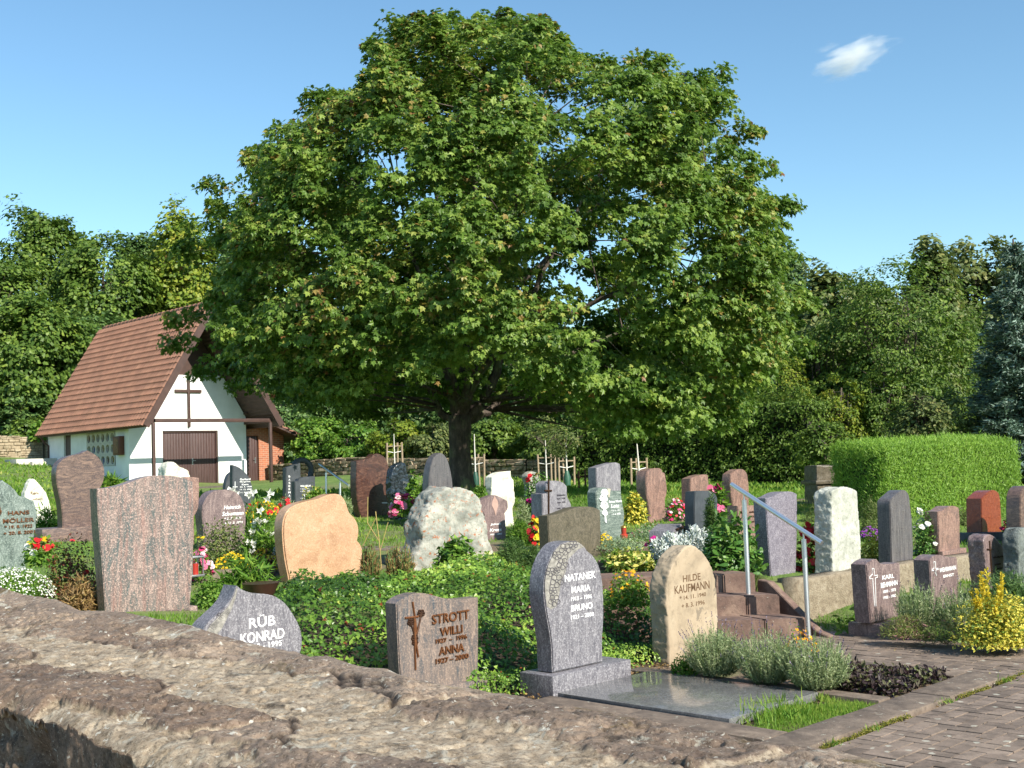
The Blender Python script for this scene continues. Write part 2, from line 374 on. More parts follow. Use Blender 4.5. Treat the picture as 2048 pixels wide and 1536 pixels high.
kerb([(7.02, 7.17, 3.85, 4.75, -.05, .023), (7.018, 7.168, 4.756, 5.9, -.05, .020)], 'narrow stone kerb between the polished slab and the lavender')
kerb([(8.08, 8.28, 3.85, 4.7, -.05, .020), (8.082, 8.282, 4.706, 5.5, -.05, .023)], 'flat stone kerb beside the dark purple foliage bed')

# ---- rough foreground wall -------------------------------------------------
SIL = [(-60, 1160), (0, 1174), (49, 1189), (112, 1199), (161, 1221), (244, 1223), (293, 1233), (386, 1252), (439, 1270), (480, 1281), (527, 1292), (555, 1298), (592, 1304), (619, 1314), (653, 1311), (702, 1328), (741, 1336), (775, 1338),
       (795, 1347), (841, 1360), (877, 1368), (981, 1384), (1032, 1391), (1090, 1404), (1200, 1420), (1283, 1432), (1366, 1453), (1448, 1465), (1506, 1486), (1544, 1490), (1573, 1488), (1655, 1498), (1738, 1519), (1800, 1536), (1950, 1580)]
WT = 1.1                                     # top of the wall
P0 = at(600, 1306, 1.0); k = (WT-CAMZ)/(P0.z-CAMZ); P0 = Vector((P0.x*k, P0.y*k, WT))
ud = (-math.sqrt(.5), math.sqrt(.5))          # the wall runs along this direction (away, to the left)
prof = sorted(on_plane(x, y, P0, ud) for x, y in SIL)
ps = np.array([p[0] for p in prof]); pz = np.array([p[1] for p in prof])
NT, NWd = 1800, 270; Wd = .80
s0, s1 = -2.0, 5.2
S, Q = np.meshgrid(np.linspace(s0, s1, NT), np.linspace(0, 1, NWd), indexing='ij')
q = np.interp(Q, [0, .70, 1], [0, Wd+.03, Wd+.9])                                 # q: 0 far edge, Wd near edge, beyond: down the near face; plus a back face added below
edge = np.interp(S, ps, pz)
edge_s = np.interp(S, ps, np.convolve(np.pad(pz, 2, 'edge'), np.ones(5)/5, 'valid'))
Pn = np.stack([S.ravel(), q.ravel(), 0*S.ravel()], 1)
top = np.clip(1-q/Wd, 0, 1)
base_z = edge*np.exp(-q/.10)+edge_s*.35*(1-np.exp(-q/.10))
# stones: joints between blocks
rw = np.random.default_rng(11)
jn = np.full(S.shape, 9.0)
cuts = [-1.55, -.72, .33, 1.18, 2.05, 2.95, 3.9, 4.8]
for c_ in cuts:
    wob = fbm(np.stack([q.ravel()*6, q.ravel()*0+c_*7, q.ravel()*0], 1), 3, 5).reshape(S.shape)*.05
    jn = np.minimum(jn, np.abs(S-c_-wob-(q-.3)*.25))
lj = .36+.06*fbm(np.stack([S.ravel()*2, S.ravel()*0, S.ravel()*0], 1), 3, 8).reshape(S.shape)
jl = np.where((q < Wd), np.abs(q-lj), 9); jn = np.minimum(jn, jl+.012)
big = fbm(Pn*np.array([2.2, 3.5, 1]), 4, 21).reshape(S.shape)
mid = fbm(Pn*np.array([9, 13, 1]), 4, 31).reshape(S.shape)
fine = fbm(Pn*np.array([38, 46, 1]), 4, 41).reshape(S.shape)
wob = fbm(Pn*np.array([2.4, 3.4, 1])+5, 5, 51, .5).reshape(S.shape)
hw = .015+.15*ss(fbm(np.stack([S.ravel()*.9, 0*S.ravel(), 0*S.ravel()+2], 1), 2, 53).reshape(S.shape), -.35, .35)
dlt = np.abs(q-lj-.16*wob)-hw-.13*fbm(Pn*np.array([3.1, 4, 1])+45, 6, 59, .55).reshape(S.shape)
mort = (1-ss(dlt, -.02, .02))*(q < Wd*1.02)
mort = np.maximum(mort, ss(fbm(Pn*np.array([1.5, 2.4, 1])+15, 6, 55, .6).reshape(S.shape), .22, .25)*(q < Wd))
mort = np.maximum(mort, (1-ss(jn-.02*wob, .012, .024)))
crack = np.exp(-((np.abs(dlt-.016))/.007)**2)*ss(fbm(Pn*np.array([3, 3, 1])+25, 3, 57).reshape(S.shape), -.05, .1)*(q < Wd)
pits = ss(fbm(Pn*np.array([30, 30, 1])+7, 3, 91).reshape(S.shape), .30, .45)
mort = mort*ss(q, .03, .09)
ridge = np.abs(fbm(Pn*np.array([5, 8, 1])+9, 4, 61).reshape(S.shape))
lf = fbm(Pn*np.array([3.2, 5, 1])+2, 6, 71, .55).reshape(S.shape); ledge = (ss(lf, -.18, -.165)+ss(lf, .02, .035)+ss(lf, .17, .185))
blk = np.searchsorted(cuts, (S+.05*wob-(q-.3)*.25).ravel()).reshape(S.shape)*2+(q > lj+.1*wob); hb = np.array([((i*37) % 17)/17-.5 for i in range(40)])[blk]
sharp = fbm(Pn*np.array([60, 60, 1])+3, 3, 43, .6).reshape(S.shape)
dz = .013*hb*(1-mort)+.008*big+.006*mid+.0042*fine+.0028*sharp-.012*np.exp(-(jn/.012)**2)*(1-.5*mort)-.008*mort-.016*crack-.007*pits+.006*np.exp(-(ridge/.03)**2)*(1-mort)+.0055*ledge*(1-.7*mort)
dz = dz*ss(q, 0, .12)+.003*fine
over = np.clip(q-Wd, 0, None)
round_ = .035*(1-np.cos(np.clip((q-Wd+.06)/.06, 0, 1)*math.pi/2))
zz = WT+base_z*np.clip(1-over*3, 0, 1)+dz-round_-over
nf = over > 0
lat = np.minimum(q, Wd)+ss(over, 0, .14)*np.where(nf, .03*big+.025*mid+.012*fine-.05*np.exp(-(jn/.03)**2)+.05*ss(-fbm(Pn*np.array([6, 5, 1]), 3, 81).reshape(S.shape), .1, .3)*-1, 0)
X = P0.x+ud[0]*S-lat*math.sqrt(.5); Yw = P0.y+ud[1]*S-lat*math.sqrt(.5)
# far face: one more strip going straight down
Xb = X[:, :1]+.0; Yb = Yw[:, :1]+.0
X = np.hstack([Xb, X]); Yw = np.hstack([Yb, Yw]); zz = np.hstack([np.full((NT, 1), -.05), zz])
mort = np.hstack([mort[:, :1]*0, mort]); crack = np.hstack([crack[:, :1]*0, crack]); tone = np.array([((i*53) % 19)/18 for i in range(40)])[blk]*(1-.0*mort[:, 1:]); tone = np.hstack([tone[:, :1], tone]); NW2 = NWd+1
V = np.stack([X.ravel(), Yw.ravel(), zz.ravel()], 1)
i = np.arange(NT-1)[:, None]*NW2+np.arange(NW2-1)[None]
me = mesh_np('boundary_wall', V, [np.stack([i, i+NW2, i+NW2+1, i+1], -1).reshape(-1, 4)], smooth=True)
vattr(me, 'mort', mort.ravel()); vattr(me, 'crack', crack.ravel()); vattr(me, 'tone', tone.ravel())
m = Mat('old_wall'); v = m.co()
c = m.ramp(m.noise(v, 4.5, 12, .74, .4), ((.32, lin('#62544a', .95)), (.45, lin('#887869', .98)), (.56, lin('#a5917d', 1)), (.68, lin('#c4b29d', 1))))
c = m.mix(m.ramp(m.noise(m.co((1, 1, 1), (4, 1, 0)), 34, 9, .78), ((.36, (.6, .6, .6, 1)), (.47, (0, 0, 0, 1)))), c, lin('#4d3d31', .8))
c = m.mix(m.ramp(m.noise(m.co((1, 1, 1), (4, 2, 0)), 26, 9, .78), ((.54, (0, 0, 0, 1)), (.66, (.6, .6, .6, 1)))), c, lin('#b5a48e', .75))
c = m.mix(m.ramp(m.noise(m.co((1, 1, 1), (2, 1, 0)), 4.5, 8, .7), ((.56, (0, 0, 0, 1)), (.66, (.75, .75, .75, 1)))), c, lin('#7b6a2c', .7))
tn = m.n('ShaderNodeMath', operation='MULTIPLY'); m.l(m.attr('tone'), tn.inputs[0]); tn.inputs[1].default_value = .62
c = m.mix(tn.outputs[0], c, m.ramp(m.noise(v, 20, 8, .75), ((.35, lin('#4b3a2f', .8)), (.65, lin('#7d6350', .9)))))
mo = m.ramp(m.noise(v, 22, 9, .75), ((.36, lin('#85765f', .88)), (.5, lin('#b09e85', .9)), (.64, lin('#d0c2aa', .9))))
fm = m.n('ShaderNodeMath', operation='MULTIPLY_ADD'); m.l(m.noise(m.co((1, 1, 1), (0, 3, 1)), 16, 9, .75), fm.inputs[0]); fm.inputs[1].default_value = 1.3; fm.inputs[2].default_value = -.65; fa = m.n('ShaderNodeMath', operation='ADD'); m.l(fm.outputs[0], fa.inputs[0]); m.l(m.attr('mort'), fa.inputs[1])
fac = m.ramp(fa.outputs[0], ((.3, (0, 0, 0, 1)), (.75, (.85, .85, .85, 1))))
c = m.mix(fac, c, mo)
c = m.mix(m.ramp(m.noise(m.co((1, 1, 1), (1, 2, 3)), 9, 6, .75, .6), ((.60, (0, 0, 0, 1)), (.625, (.85, .85, .85, 1)))), c, lin('#b9b3a3', .8))
c = m.mix(m.ramp(m.noise(m.co((1, 1, 1), (3, 2, 3)), 38, 4, .6, .3), ((.64, (0, 0, 0, 1)), (.66, (.9, .9, .9, 1)))), c, lin('#d8d4c6', .85))
c = m.mix(m.ramp(m.noise(m.co((1, 1, 1), (3, 1, 1)), 13, 7, .7), ((.33, (.8, .8, .8, 1)), (.45, (0, 0, 0, 1)))), c, lin('#33291f', .7))
gr = m.ramp(m.noise(m.co((1, 1, 1), (5, 1, 1)), 105, 5, .8), ((.38, (.42, .40, .37, 1)), (.5, (1, 1, 1, 1)), (.66, (1.0, 1.0, 1.0, 1))))
c = m.mix(1.0, c, gr, 'MULTIPLY')
c = m.mix(m.ramp(m.noise(m.co((1, 1, 1), (6, 1, 1)), 130, 4, .8), ((.58, (0, 0, 0, 1)), (.68, (.6, .6, .6, 1)))), c, lin('#d5c8b2', .95))
c = m.mix(m.attr('crack'), c, lin('#3a2d24', .5))
m.col(c); m.rough(.9); m.bump(m.noise(v, 90, 10, .8), .9, .008)
tag(link('boundary_wall', me, m.m), 'thick weathered sandstone boundary wall with lichen and pale mortar patches', 'wall')

# ---- stone block walls -------------------------------------------------------
def stone_wall(name, label, line, h, t, mat_s, mat_m, bw=.34, bh=.16, z_off=-.25, ztop=None, disp=.02, seed=1, cope=None):
    """dry-stone wall along a polyline of (x,y): course stones as pattern of one mesh on a mortar core"""
    rr = np.random.default_rng(seed); bm = bmesh.new(); bc = bmesh.new()
    for (p, q_) in zip(line[:-1], line[1:]):
        p, q_ = np.array(p, float), np.array(q_, float); L = np.linalg.norm(q_-p); d = (q_-p)/L; nrm = np.array([d[1], -d[0]])
        n = max(2, int(L/1.5))
        for i in range(n):
            A, B = p+d*L*i/n, p+d*L*(i+1)/n; zg = min(gz(*A), gz(*B))+z_off; zt = (ztop if ztop is not None else (gz(*A)+gz(*B))/2+h)
            ang = math.atan2(d[1], d[0]); Mx = Matrix.Translation((A[0], A[1], 0)) @ Matrix.Rotation(ang, 4, 'Z')
            box(bc, -.01, L/n+.01, -t/2+.035, t/2-.035, zg, zt-.03, Mx)
        x = 0
        zmid = lambda s: gz(*(p+d*s))
        z = 0
        Mx = Matrix.Translation((p[0], p[1], 0)) @ Matrix.Rotation(math.atan2(d[1], d[0]), 4, 'Z')
        zb = min(gz(*(p+d*s)) for s in np.linspace(0, L, 9))+z_off; zt_max = ztop if ztop is not None else max(zmid(s) for s in np.linspace(0, L, 9))+h
        while zb < zt_max:
            hh = bh*rr.uniform(.7, 1.3); x = 0
            while x < L:
                ww = min(bw*rr.uniform(.5, 1.6), L-x)
                s = x+ww/2; g_ = zmid(s); tp = ztop if ztop is not None else g_+h
                if zb+hh > g_-.2 and zb < tp-.05 and ww > .05:
                    z1 = min(zb+hh, tp+rr.uniform(-.02, .02)); o_ = rr.uniform(-1, 1)*disp
                    vs = box(bm, x+.008, x+ww-.008, -t/2+o_-.02, t/2+rr.uniform(0, disp), zb+.008, z1-.006, bev=min(.025, (z1-zb)*.25, ww*.25))
                    for v_ in vs: v_.co += Vector(rr.normal(size=3)*disp*.25)
                    for v_ in vs: v_.co = Mx @ v_.co
                x += ww
            zb += hh
    root = empty(name, label, 'wall', (0, 0, 0))
    link('core', bm_mesh('core', bc), mat_m, root)
    link('stone_courses', bm_mesh('stone_courses', bm, 40), mat_s, root)
    return root
fieldstone = rockmat('fieldstone', '#6b5a42', '#96846a', '#c4b49a', 3.5, '#566028', .9, .75, .8, 3, .56)
rubble = rockmat('rubble_tan', '#8e7c62', '#b3a184', '#cfc0a4', 2.5, '#6b654a', .9, .8, .8, 4, .6)
mortar = plain('mortar_mat', lin('#8d8069', .7), .95)
dark_m = plain('dark_joint', lin('#3c3528', .6), .95)
def wl(px, Y): return (colx(px, Y, 945), Y)
stone_wall('field_stone_wall', 'long low mossy field stone wall behind the lawn, below the hedge', [wl(545, 51), wl(640, 49), wl(850, 45.5), wl(1060, 42.5), wl(1330, 40.5)], .66, .5, fieldstone, dark_m, .38, .14, disp=.045, seed=4)
stone_wall('field_stone_wall', 'pale rubble wall on the grass bank beside the white chapel', [wl(-260, 54), wl(-60, 56), wl(85, 57.5), wl(190, 60)], 1.02, .5, rubble, mortar, .3, .12, disp=.03, seed=5)
# retaining wall of the terrace on the right
rm = rockmat('terrace_wall_mat', '#85766180'[:7], '#ab9c83', '#c0b39b', 16, None, .9, .78, 1.0)
N_ = 60; bmr = []
E = W1-WD*.35; L = 14
S = np.linspace(0, L, 360); Zr = np.linspace(0, 1, 16)
SS, ZZ = np.meshgrid(S, Zr, indexing='ij')
base = E[None, None]+WD[None, None]*SS[..., None]; nrm = np.array([WD[1], -WD[0]])
gzb = np.array([gz(*(E+WD*s-np.array([-WD[1], WD[0]])*.3)) for s in S]); gzt = np.array([gz(*(E+WD*s+np.array([-WD[1], WD[0]])*.45)) for s in S])
zt = gzt[:, None]*1.0+.015; zb = gzb[:, None]-.15
Zf = zb+(zt-zb)*ZZ
nn = fbm(np.stack([SS.ravel()*5, Zf.ravel()*7, 0*SS.ravel()], 1), 4, 12).reshape(SS.shape)*.02
Pf = base+nrm*(.02+nn[..., None]+.03*(1-ZZ[..., None]))
ring = [np.dstack([Pf, Zf])]
tp = base[:, -1:, :]+nrm*-.05; tp2 = base[:, -1:, :]-nrm*.22; tp3 = tp2
ring.append(np.dstack([tp, zt+.008+nn[:, -1:]])); ring.append(np.dstack([tp2, zt+.004])); ring.append(np.dstack([tp3, zb]))
G = np.concatenate(ring, axis=1); n1, n2 = G.shape[:2]
i = np.arange(n1-1)[:, None]*n2+np.arange(n2-1)[None]
tag(link('terrace_wall', mesh_np('terrace_wall', G.reshape(-1, 3), [np.stack([i, i+n2, i+n2+1, i+1], -1).reshape(-1, 4)], smooth=True), rm), 'low cream rendered retaining wall carrying the tall headstones beside the steps', 'wall')

# ---- steps with cheek and handrail
st = empty('stone_steps', 'three red sandstone steps with a steel handrail leading up to the terrace', 'steps', (2.0, 10.5, 0))
def quad_prism(bm, P, z0, z1, bev=.012):
    vs = [bm.verts.new((x, y, z0)) for x, y in P]+[bm.verts.new((x, y, z1)) for x, y in P]
    n = len(P); fs = [bm.faces.new(vs[:n][::-1]), bm.faces.new(vs[n:])]+[bm.faces.new((vs[i], vs[(i+1) % n], vs[n+(i+1) % n], vs[n+i])) for i in range(n)]
    if bev: bmesh.ops.bevel(bm, geom=list({e for f in fs for e in f.edges}), offset=bev, segments=2, affect='EDGES')
DS = np.array([-.30, .62])          # climbing direction
x0, y0 = .95, 10.45
for i, (xr, yr) in enumerate([(2.50, 10.52), (2.335, 10.87), (2.19, 11.2)]):
    z1 = .168*(i+1); A = np.array([xr-1.6, yr-.06]); B = np.array([xr, yr]); j = xr-(.38 if i == 0 else .3)
    Mj = A+(B-A)*((j-A[0])/(B[0]-A[0]))
    bm = bmesh.new()
    back = DS*.72 if i < 2 else DS*.85
    for (p, q_) in ((A, Mj-np.array([.004, 0])), (Mj+np.array([.004, 0]), B)):
        quad_prism(bm, [tuple(p), tuple(q_), tuple(q_+back), tuple(p+back)], -.1 if i == 0 else z1-.3, z1)
    for v_ in bm.verts: v_.co -= Vector((2.0, 10.5, 0))
    link('step', bm_mesh('step', bm, 30), sand_red, st)
bm = bmesh.new()   # sloping cheek on the right
p0, p1 = np.array([2.60, 10.50]), np.array([2.26, 11.25]); wv = np.array([.07, .03])
prof_ = [(0-.10, -.1), (-.10, .02), (.08, .045), (.9, .42), (1.1, .43), (1.1, -.1)]
dd = p1-p0
ring1 = [bm.verts.new((p0[0]+dd[0]*t_-2.0, p0[1]+dd[1]*t_-10.5, z_)) for t_, z_ in prof_]
ring2 = [bm.verts.new((p0[0]+dd[0]*t_+wv[0]-2.0, p0[1]+dd[1]*t_+wv[1]-10.5, z_)) for t_, z_ in prof_]
bm.faces.new(ring1); bm.faces.new(ring2[::-1])
for i in range(6): bm.faces.new((ring1[i], ring2[i], ring2[(i+1) % 6], ring1[(i+1) % 6]))
bmesh.ops.recalc_face_normals(bm, faces=bm.faces); bmesh.ops.bevel(bm, geom=list(bm.edges), offset=.008, segments=1, affect='EDGES')
link('cheek_wall', bm_mesh('cheek_wall', bm), sand_red, st)
m = Mat('steel'); m.col((.86, .86, .87, 1)); m.b.inputs['Metallic'].default_value = 1; m.rough(.42)
m.bump(m.noise(m.co((1, 1, 60)), 30, 3), .04, .002); steel = m.m
def handrail(name, label, pts, root_loc, rad=.0215):
    """pts: (rail start, rail end, [(post top, post foot)...])"""
    r = empty(name, label, 'handrail', root_loc); o = Vector(root_loc)
    a, b, posts = pts
    tubes_obj('rail', [([a-o, b-o], rad)], steel, r, 14)
    for t_, f_ in posts:
        tubes_obj('post', [([f_-o, t_-o-Vector((0, 0, .07))], rad)], steel, r, 14)
        tubes_obj('pin', [([t_-o-Vector((0, 0, .08)), t_-o], .007)], steel, r, 8)
    return r
f2 = at(1617, 1268, 10.47); f2.z = 0; f1 = at(1497, 1187, 10.98); f1.z = .336
t2 = Vector((f2.x, f2.y, .92)); t1 = Vector((f1.x, f1.y, 1.256)); dv = (t1-t2)
handrail('stair_handrail', 'stainless steel handrail on two posts beside the red sandstone steps', (t1+dv*.22, t2-dv*.29, [(t1, f1), (t2, f2)]), (2.4, 10.6, 0))
g1 = at(652, 990, 23.0); g2 = at(680, 1000, 22.2); g1.z = gz(g1.x, g1.y); g2.z = gz(g2.x, g2.y)
h1 = at(652, 938, 23.0); h2 = at(680, 958, 22.2); dv = h1-h2
handrail('stair_handrail', 'distant steel handrail standing beside the black slate headstones', (h1+dv*.5, h2-dv*.6, [(h1, g1), (h2, g2)]), (g2.x, g2.y, g2.z))
# ================================================================= CHAPEL
CH0 = at(308, 960, 44.7); CHZ = 1.1
TH = R(43.1)
ch = empty('chapel', 'white A-frame chapel with steep tiled roof, brown double door and wooden cross', 'chapel', (CH0.x, 44.7, CHZ), TH)
def c_box(name, dims, mat, parent=ch, bev=0): return box_obj(name, dims, mat, parent, bev)
white = plain('white_plaster', (.80, .80, .78, 1), .8, 0, .06, 1.5)
brown = plain('brown_wood', lin('#4d352c', .85), .6, 0, .15, 5)
m = Mat('door_planks'); f = m.noise(m.co((22, 22, 1.2)), 2, 4, .6, .2)
m.col(m.ramp(f, ((.3, lin('#3d2b28', .9)), (.7, lin('#5b4440', .9))))); m.rough(.55)
wv_ = m.n('ShaderNodeTexWave', wave_type='BANDS', bands_direction='X'); wv_.inputs['Scale'].default_value = 2.6; m.l(m.co(), wv_.inputs['Vector']); m.bump(wv_.outputs['Fac'], .5, .02); planks = m.m
# roof with pantile relief
APX, APZ = 2.56, 7.0; EVX, EVZ = -.30, 2.35; Y0r, Y1r = -.12, 9.95
m = Mat('clay_pantiles'); v = m.co()
c = m.ramp(m.attr('tint'), ((0, lin('#8f6651', .85)), (.5, lin('#9c705a', .85)), (.85, lin('#a67b64', .85)), (1, lin('#b58e78', .85))))
c = m.mix(m.ramp(m.noise(v, 1.3, 6, .65), ((.42, (.4, .4, .4, 1)), (.62, (0, 0, 0, 1)))), c, lin('#6d5142', .8))
m.col(c); m.rough(.8); m.bump(m.noise(v, 30, 4), .3, .01); tiles = m.m
def tiled(name, P, du, dv, nrm, nc, nr, parent, sub=7, step=.045, amp=.055):
    """P corner at the ridge; du along ridge (whole), dv down slope (whole)"""
    V, Fq, T = [], [], []; rr = np.random.default_rng(5); du, dv, nrm, P = map(np.array, (du, dv, nrm, P))
    for r_ in range(nr):
        for (k, lift) in ((0, .0), (1, step)):
            pass
        for c_ in range(nc):
            t = .3+.4*rr.random(); j = rr.normal()*.0012; base = len(V)
            for kk, lift in ((r_/nr-.12/nr if r_ else 0, .008), ((r_+1)/nr, step+.01)):
                for s in range(sub+1):
                    u_ = (c_+s/sub)/nc; ph = s/sub
                    w_ = abs(math.sin(ph*math.pi))**.8*amp*1.5
                    V.append(P+du*u_+dv*kk+nrm*(lift+w_+j))
            for s in range(sub+1):                     # front lip
                V.append(V[base+sub+1+s]-nrm*(step*.9)+dv*0)
            for s in range(sub):
                Fq.append((base+s, base+s+1, base+sub+2+s, base+sub+1+s)); Fq.append((base+sub+1+s, base+sub+2+s, base+2*sub+3+s, base+2*sub+2+s)); T += [t, t]
    return link(name, mesh_np(name, V, [np.array(Fq)], T), tiles, parent)
def roof_side(sx):
    A = Vector((APX, Y0r, APZ)); E_ = Vector((EVX if sx < 0 else 2*APX-EVX, Y0r, EVZ)); dn = E_-A
    nr_ = Vector((0, 1, 0)).cross(dn).normalized(); nr_ = nr_ if nr_.z > 0 else -nr_
    up = nr_*.10
    bm = bmesh.new()
    pts = [A, E_, E_+Vector((0, Y1r-Y0r, 0)), A+Vector((0, Y1r-Y0r, 0))]
    lo = [bm.verts.new(p) for p in pts]; hi = [bm.verts.new(p+up) for p in pts]
    bm.faces.new(lo); bm.faces.new(hi[::-1])
    for i in range(4): bm.faces.new((lo[i], hi[i], hi[(i+1) % 4], lo[(i+1) % 4]))
    bmesh.ops.recalc_face_normals(bm, faces=bm.faces)
    deck = link('roof_deck', bm_mesh('roof_deck', bm), soffit, ch)
    tiled('roof_tiling', A+up+Vector((0, -.03, 0)), (0, Y1r-Y0r+.06, 0), dn*1.02, nr_, 43, 20, deck)
    # verge board
    bm = bmesh.new(); a = A+up*1.6; e = E_+up*1.6; dd_ = (E_-A).normalized()
    q = [a-up*1.2-nr_*.14, e-up*1.2-nr_*.14+dd_*.05, e+dd_*.05, a]
    f_ = [bm.verts.new(p+Vector((0, -.05, 0))) for p in q]; b2 = [bm.verts.new(p+Vector((0, -.003, 0))) for p in q]
    bm.faces.new(f_); bm.faces.new(b2[::-1])
    for i in range(4): bm.faces.new((f_[i], b2[i], b2[(i+1) % 4], f_[(i+1) % 4]))
    bmesh.ops.recalc_face_normals(bm, faces=bm.faces); link('verge_board', bm_mesh('verge_board', bm), brown, deck)
    tubes_obj('gutter', [([E_+Vector((sx*.06, 0, -.02)), E_+Vector((sx*.06, Y1r-Y0r, -.02))], .055)], brown, deck, 10)
m = Mat('soffit_boards'); m.col(m.ramp(m.noise(m.co((1.5, .6, 1.5)), 6, 4), ((.3, lin('#3a2a24', .8)), (.7, lin('#57413a', .8))))); m.rough(.7)
wv_ = m.n('ShaderNodeTexWave', wave_type='BANDS', bands_direction='Z'); wv_.inputs['Scale'].default_value = 2.2; m.l(m.co(), wv_.inputs['Vector']); m.bump(wv_.outputs['Fac'], .6, .02); soffit = m.m
roof_side(-1); roof_side(1)
tubes_obj('ridge_tile', [([(APX, Y0r-.04+i*.38, APZ+.13), (APX, Y0r+.36+i*.38, APZ+.115)], [.125, .105]) for i in range(26)], tiles, ch, 10)
# walls: front gable (clipped top) with door opening left to a proud door leaf; side walls
def prism_xz(name, pts, y0, y1, mat, parent=ch):
    bm = bmesh.new(); a = [bm.verts.new((x, y0, z)) for x, z in pts]; b = [bm.verts.new((x, y1, z)) for x, z in pts]; n = len(pts)
    bm.faces.new(a); bm.faces.new(b[::-1])
    for i in range(n): bm.faces.new((a[i], b[i], b[(i+1) % n], a[(i+1) % n]))
    bmesh.ops.recalc_face_normals(bm, faces=bm.faces); return link(name, bm_mesh(name, bm), mat, parent)
sl_ = (APZ-EVZ)/(APX-EVX)
def rz(x): return EVZ+sl_*(x-EVX)-.03 if x < APX else EVZ+sl_*(2*APX-EVX-x)-.03
WX0, WX1, WY0, WY1 = 0.0, 5.12, 2.04, 9.6
zc = 4.45; xc = EVX+(zc-EVZ)/sl_
prism_xz('front_wall', [(WX0, -.6), (1.40, -.6), (1.40, 2.22), (3.82, 2.22), (3.82, -.6), (WX1, -.6), (WX1, rz(WX1)-.05), (2*APX-xc-.05, zc), (xc+.05, zc), (WX0, rz(WX0)-.05)], WY0, WY0+.28, white)
prism_xz('gable_boarding', [(xc+.08, zc+.004), (2*APX-xc-.08, zc+.004), (APX, APZ-.12)], WY0+.05, WY0+.15, brown)
# left side wall with a window block and a dark side door; built as pieces butted together
sw = c_box('side_wall', (WX0+.003, WX0+.24, WY0+.283, 3.22, -.6, 2.62), white)
c_box('wall_infill', (WX0+.003, WX0+.24, 3.223, 5.86, -.6, .92), white, sw)
c_box('wall_infill', (WX0+.003, WX0+.24, 3.223, 5.86, 2.28, 2.62), white, sw)
c_box('wall_infill', (WX0+.003, WX0+.24, 5.863, 7.45, -.6, 2.62), white, sw)
c_box('wall_infill', (WX0+.003, WX0+.24, 8.15, WY1, -.6, 2.62), white, sw)
c_box('wall_infill', (WX0+.003, WX0+.24, 7.453, 8.147, 2.30, 2.62), white, sw)
c_box('side_door', (WX0+.08, WX0+.14, 7.46, 8.14, -.6, 2.29), planks)
c_box('side_wall', (WX1-.24, WX1-.003, WY0+.283, WY1, -.6, 2.62), white)
c_box('rear_wall', (WX0+.003, WX1-.003, WY1+.003, WY1+.2, -.6, 2.62), white)
# honeycomb window: concrete panel with 18 round panes
bm = bmesh.new()
yc0, yc1, z0_, z1_ = 3.23, 5.85, .925, 2.275; nxx, nzz = 6, 3; cw, chh = (yc1-yc0)/nxx, (z1_-z0_)/nzz
for i in range(nxx):
    for j in range(nzz):
        cy, cz = yc0+(i+.5)*cw, z0_+(j+.5)*chh; K = 20; out_, inn, inb = [], [], []
        for k in range(K):
            a = 2*math.pi*(k+.5)/K; c_, s_2 = math.cos(a), math.sin(a); r_ = .165
            sc_ = min(cw/2/max(abs(c_), 1e-6), chh/2/max(abs(s_2), 1e-6))
            out_.append(bm.verts.new((0.0, cy+c_*sc_, cz+s_2*sc_))); inn.append(bm.verts.new((0.0, cy+c_*r_, cz+s_2*r_))); inb.append(bm.verts.new((.12, cy+c_*r_, cz+s_2*r_)))
        for k in range(K):
            k2 = (k+1) % K; bm.faces.new((out_[k], out_[k2], inn[k2], inn[k])); bm.faces.new((inn[k], inn[k2], inb[k2], inb[k]))
bmesh.ops.recalc_face_normals(bm, faces=bm.faces)
for f_ in bm.faces:
    pass
lat_ = plain('lattice_concrete', lin('#cfcabd', .85), .8, 0, .05)
win = link('lattice_window', bm_mesh('lattice_window', bm), lat_, ch); win.location.x = -.02
glass_cols = ['#4a5f9a', '#8f8e86', '#6e4f45', '#9b9a8d', '#a08a4a', '#8c959e', '#7a8a76', '#4c6aa8', '#8a7f6c']
gm = []
for i, h in enumerate(glass_cols):
    mm = Mat('stained_glass'); mm.col(lin(h, .7)); mm.rough(.15); gm.append(mm.m)
order = [4, 3, 2, 5, 0, 8, 6, 1, 7]
for i in range(nxx):
    for j in range(nzz):
        bm = bmesh.new(); bmesh.ops.create_circle(bm, cap_ends=True, radius=.166, segments=20, matrix=Matrix.Translation((.09, yc0+(i+.5)*cw, z0_+(j+.5)*chh)) @ Matrix.Rotation(R(-90), 4, 'Y'))
        link('pane', bm_mesh('pane', bm), gm[order[(i*2+j*5) % 9]], win)
cab = c_box('notice_case', (-.22, -.003, 2.42, 2.98, 1.32, 2.05), plain('case_wood', lin('#6b3d2a', .8), .5), ch, .012)
c_box('case_panel', (-.232, -.2195, 2.50, 2.90, 1.40, 1.97), plain('case_panel_mat', lin('#7b4a34', .8), .35, 0, .4, 14), cab)
# doors, cross, beam, posts
df = c_box('door_frame', (1.403, 1.46, WY0+.05, WY0+.2, -.1, 2.217), brown); c_box('door_frame', (3.76, 3.817, WY0+.05, WY0+.2, -.1, 2.217), brown)
c_box('door_frame', (1.463, 3.757, WY0+.05, WY0+.2, 2.15, 2.217), brown)
dl = c_box('door_leaf', (1.465, 2.607, WY0+.10, WY0+.16, -.05, 2.147), planks, ch, .006)
dr_ = c_box('door_leaf', (2.613, 3.755, WY0+.10, WY0+.16, -.05, 2.147), planks, ch, .006)
steel_d = plain('door_metal', (.6, .6, .6, 1), .3, .9)
hb = c_box('handle', (2.70, 2.745, WY0+.085, WY0+.0985, .86, 1.12), steel_d, dr_); tubes_obj('lever', [([(2.72, WY0+.085, 1.02), (2.72, WY0+.045, 1.02), (2.84, WY0+.045, 1.02)], .012)], steel_d, dr_, 8)
cr = empty('wooden_cross', None, None); cr.parent = ch
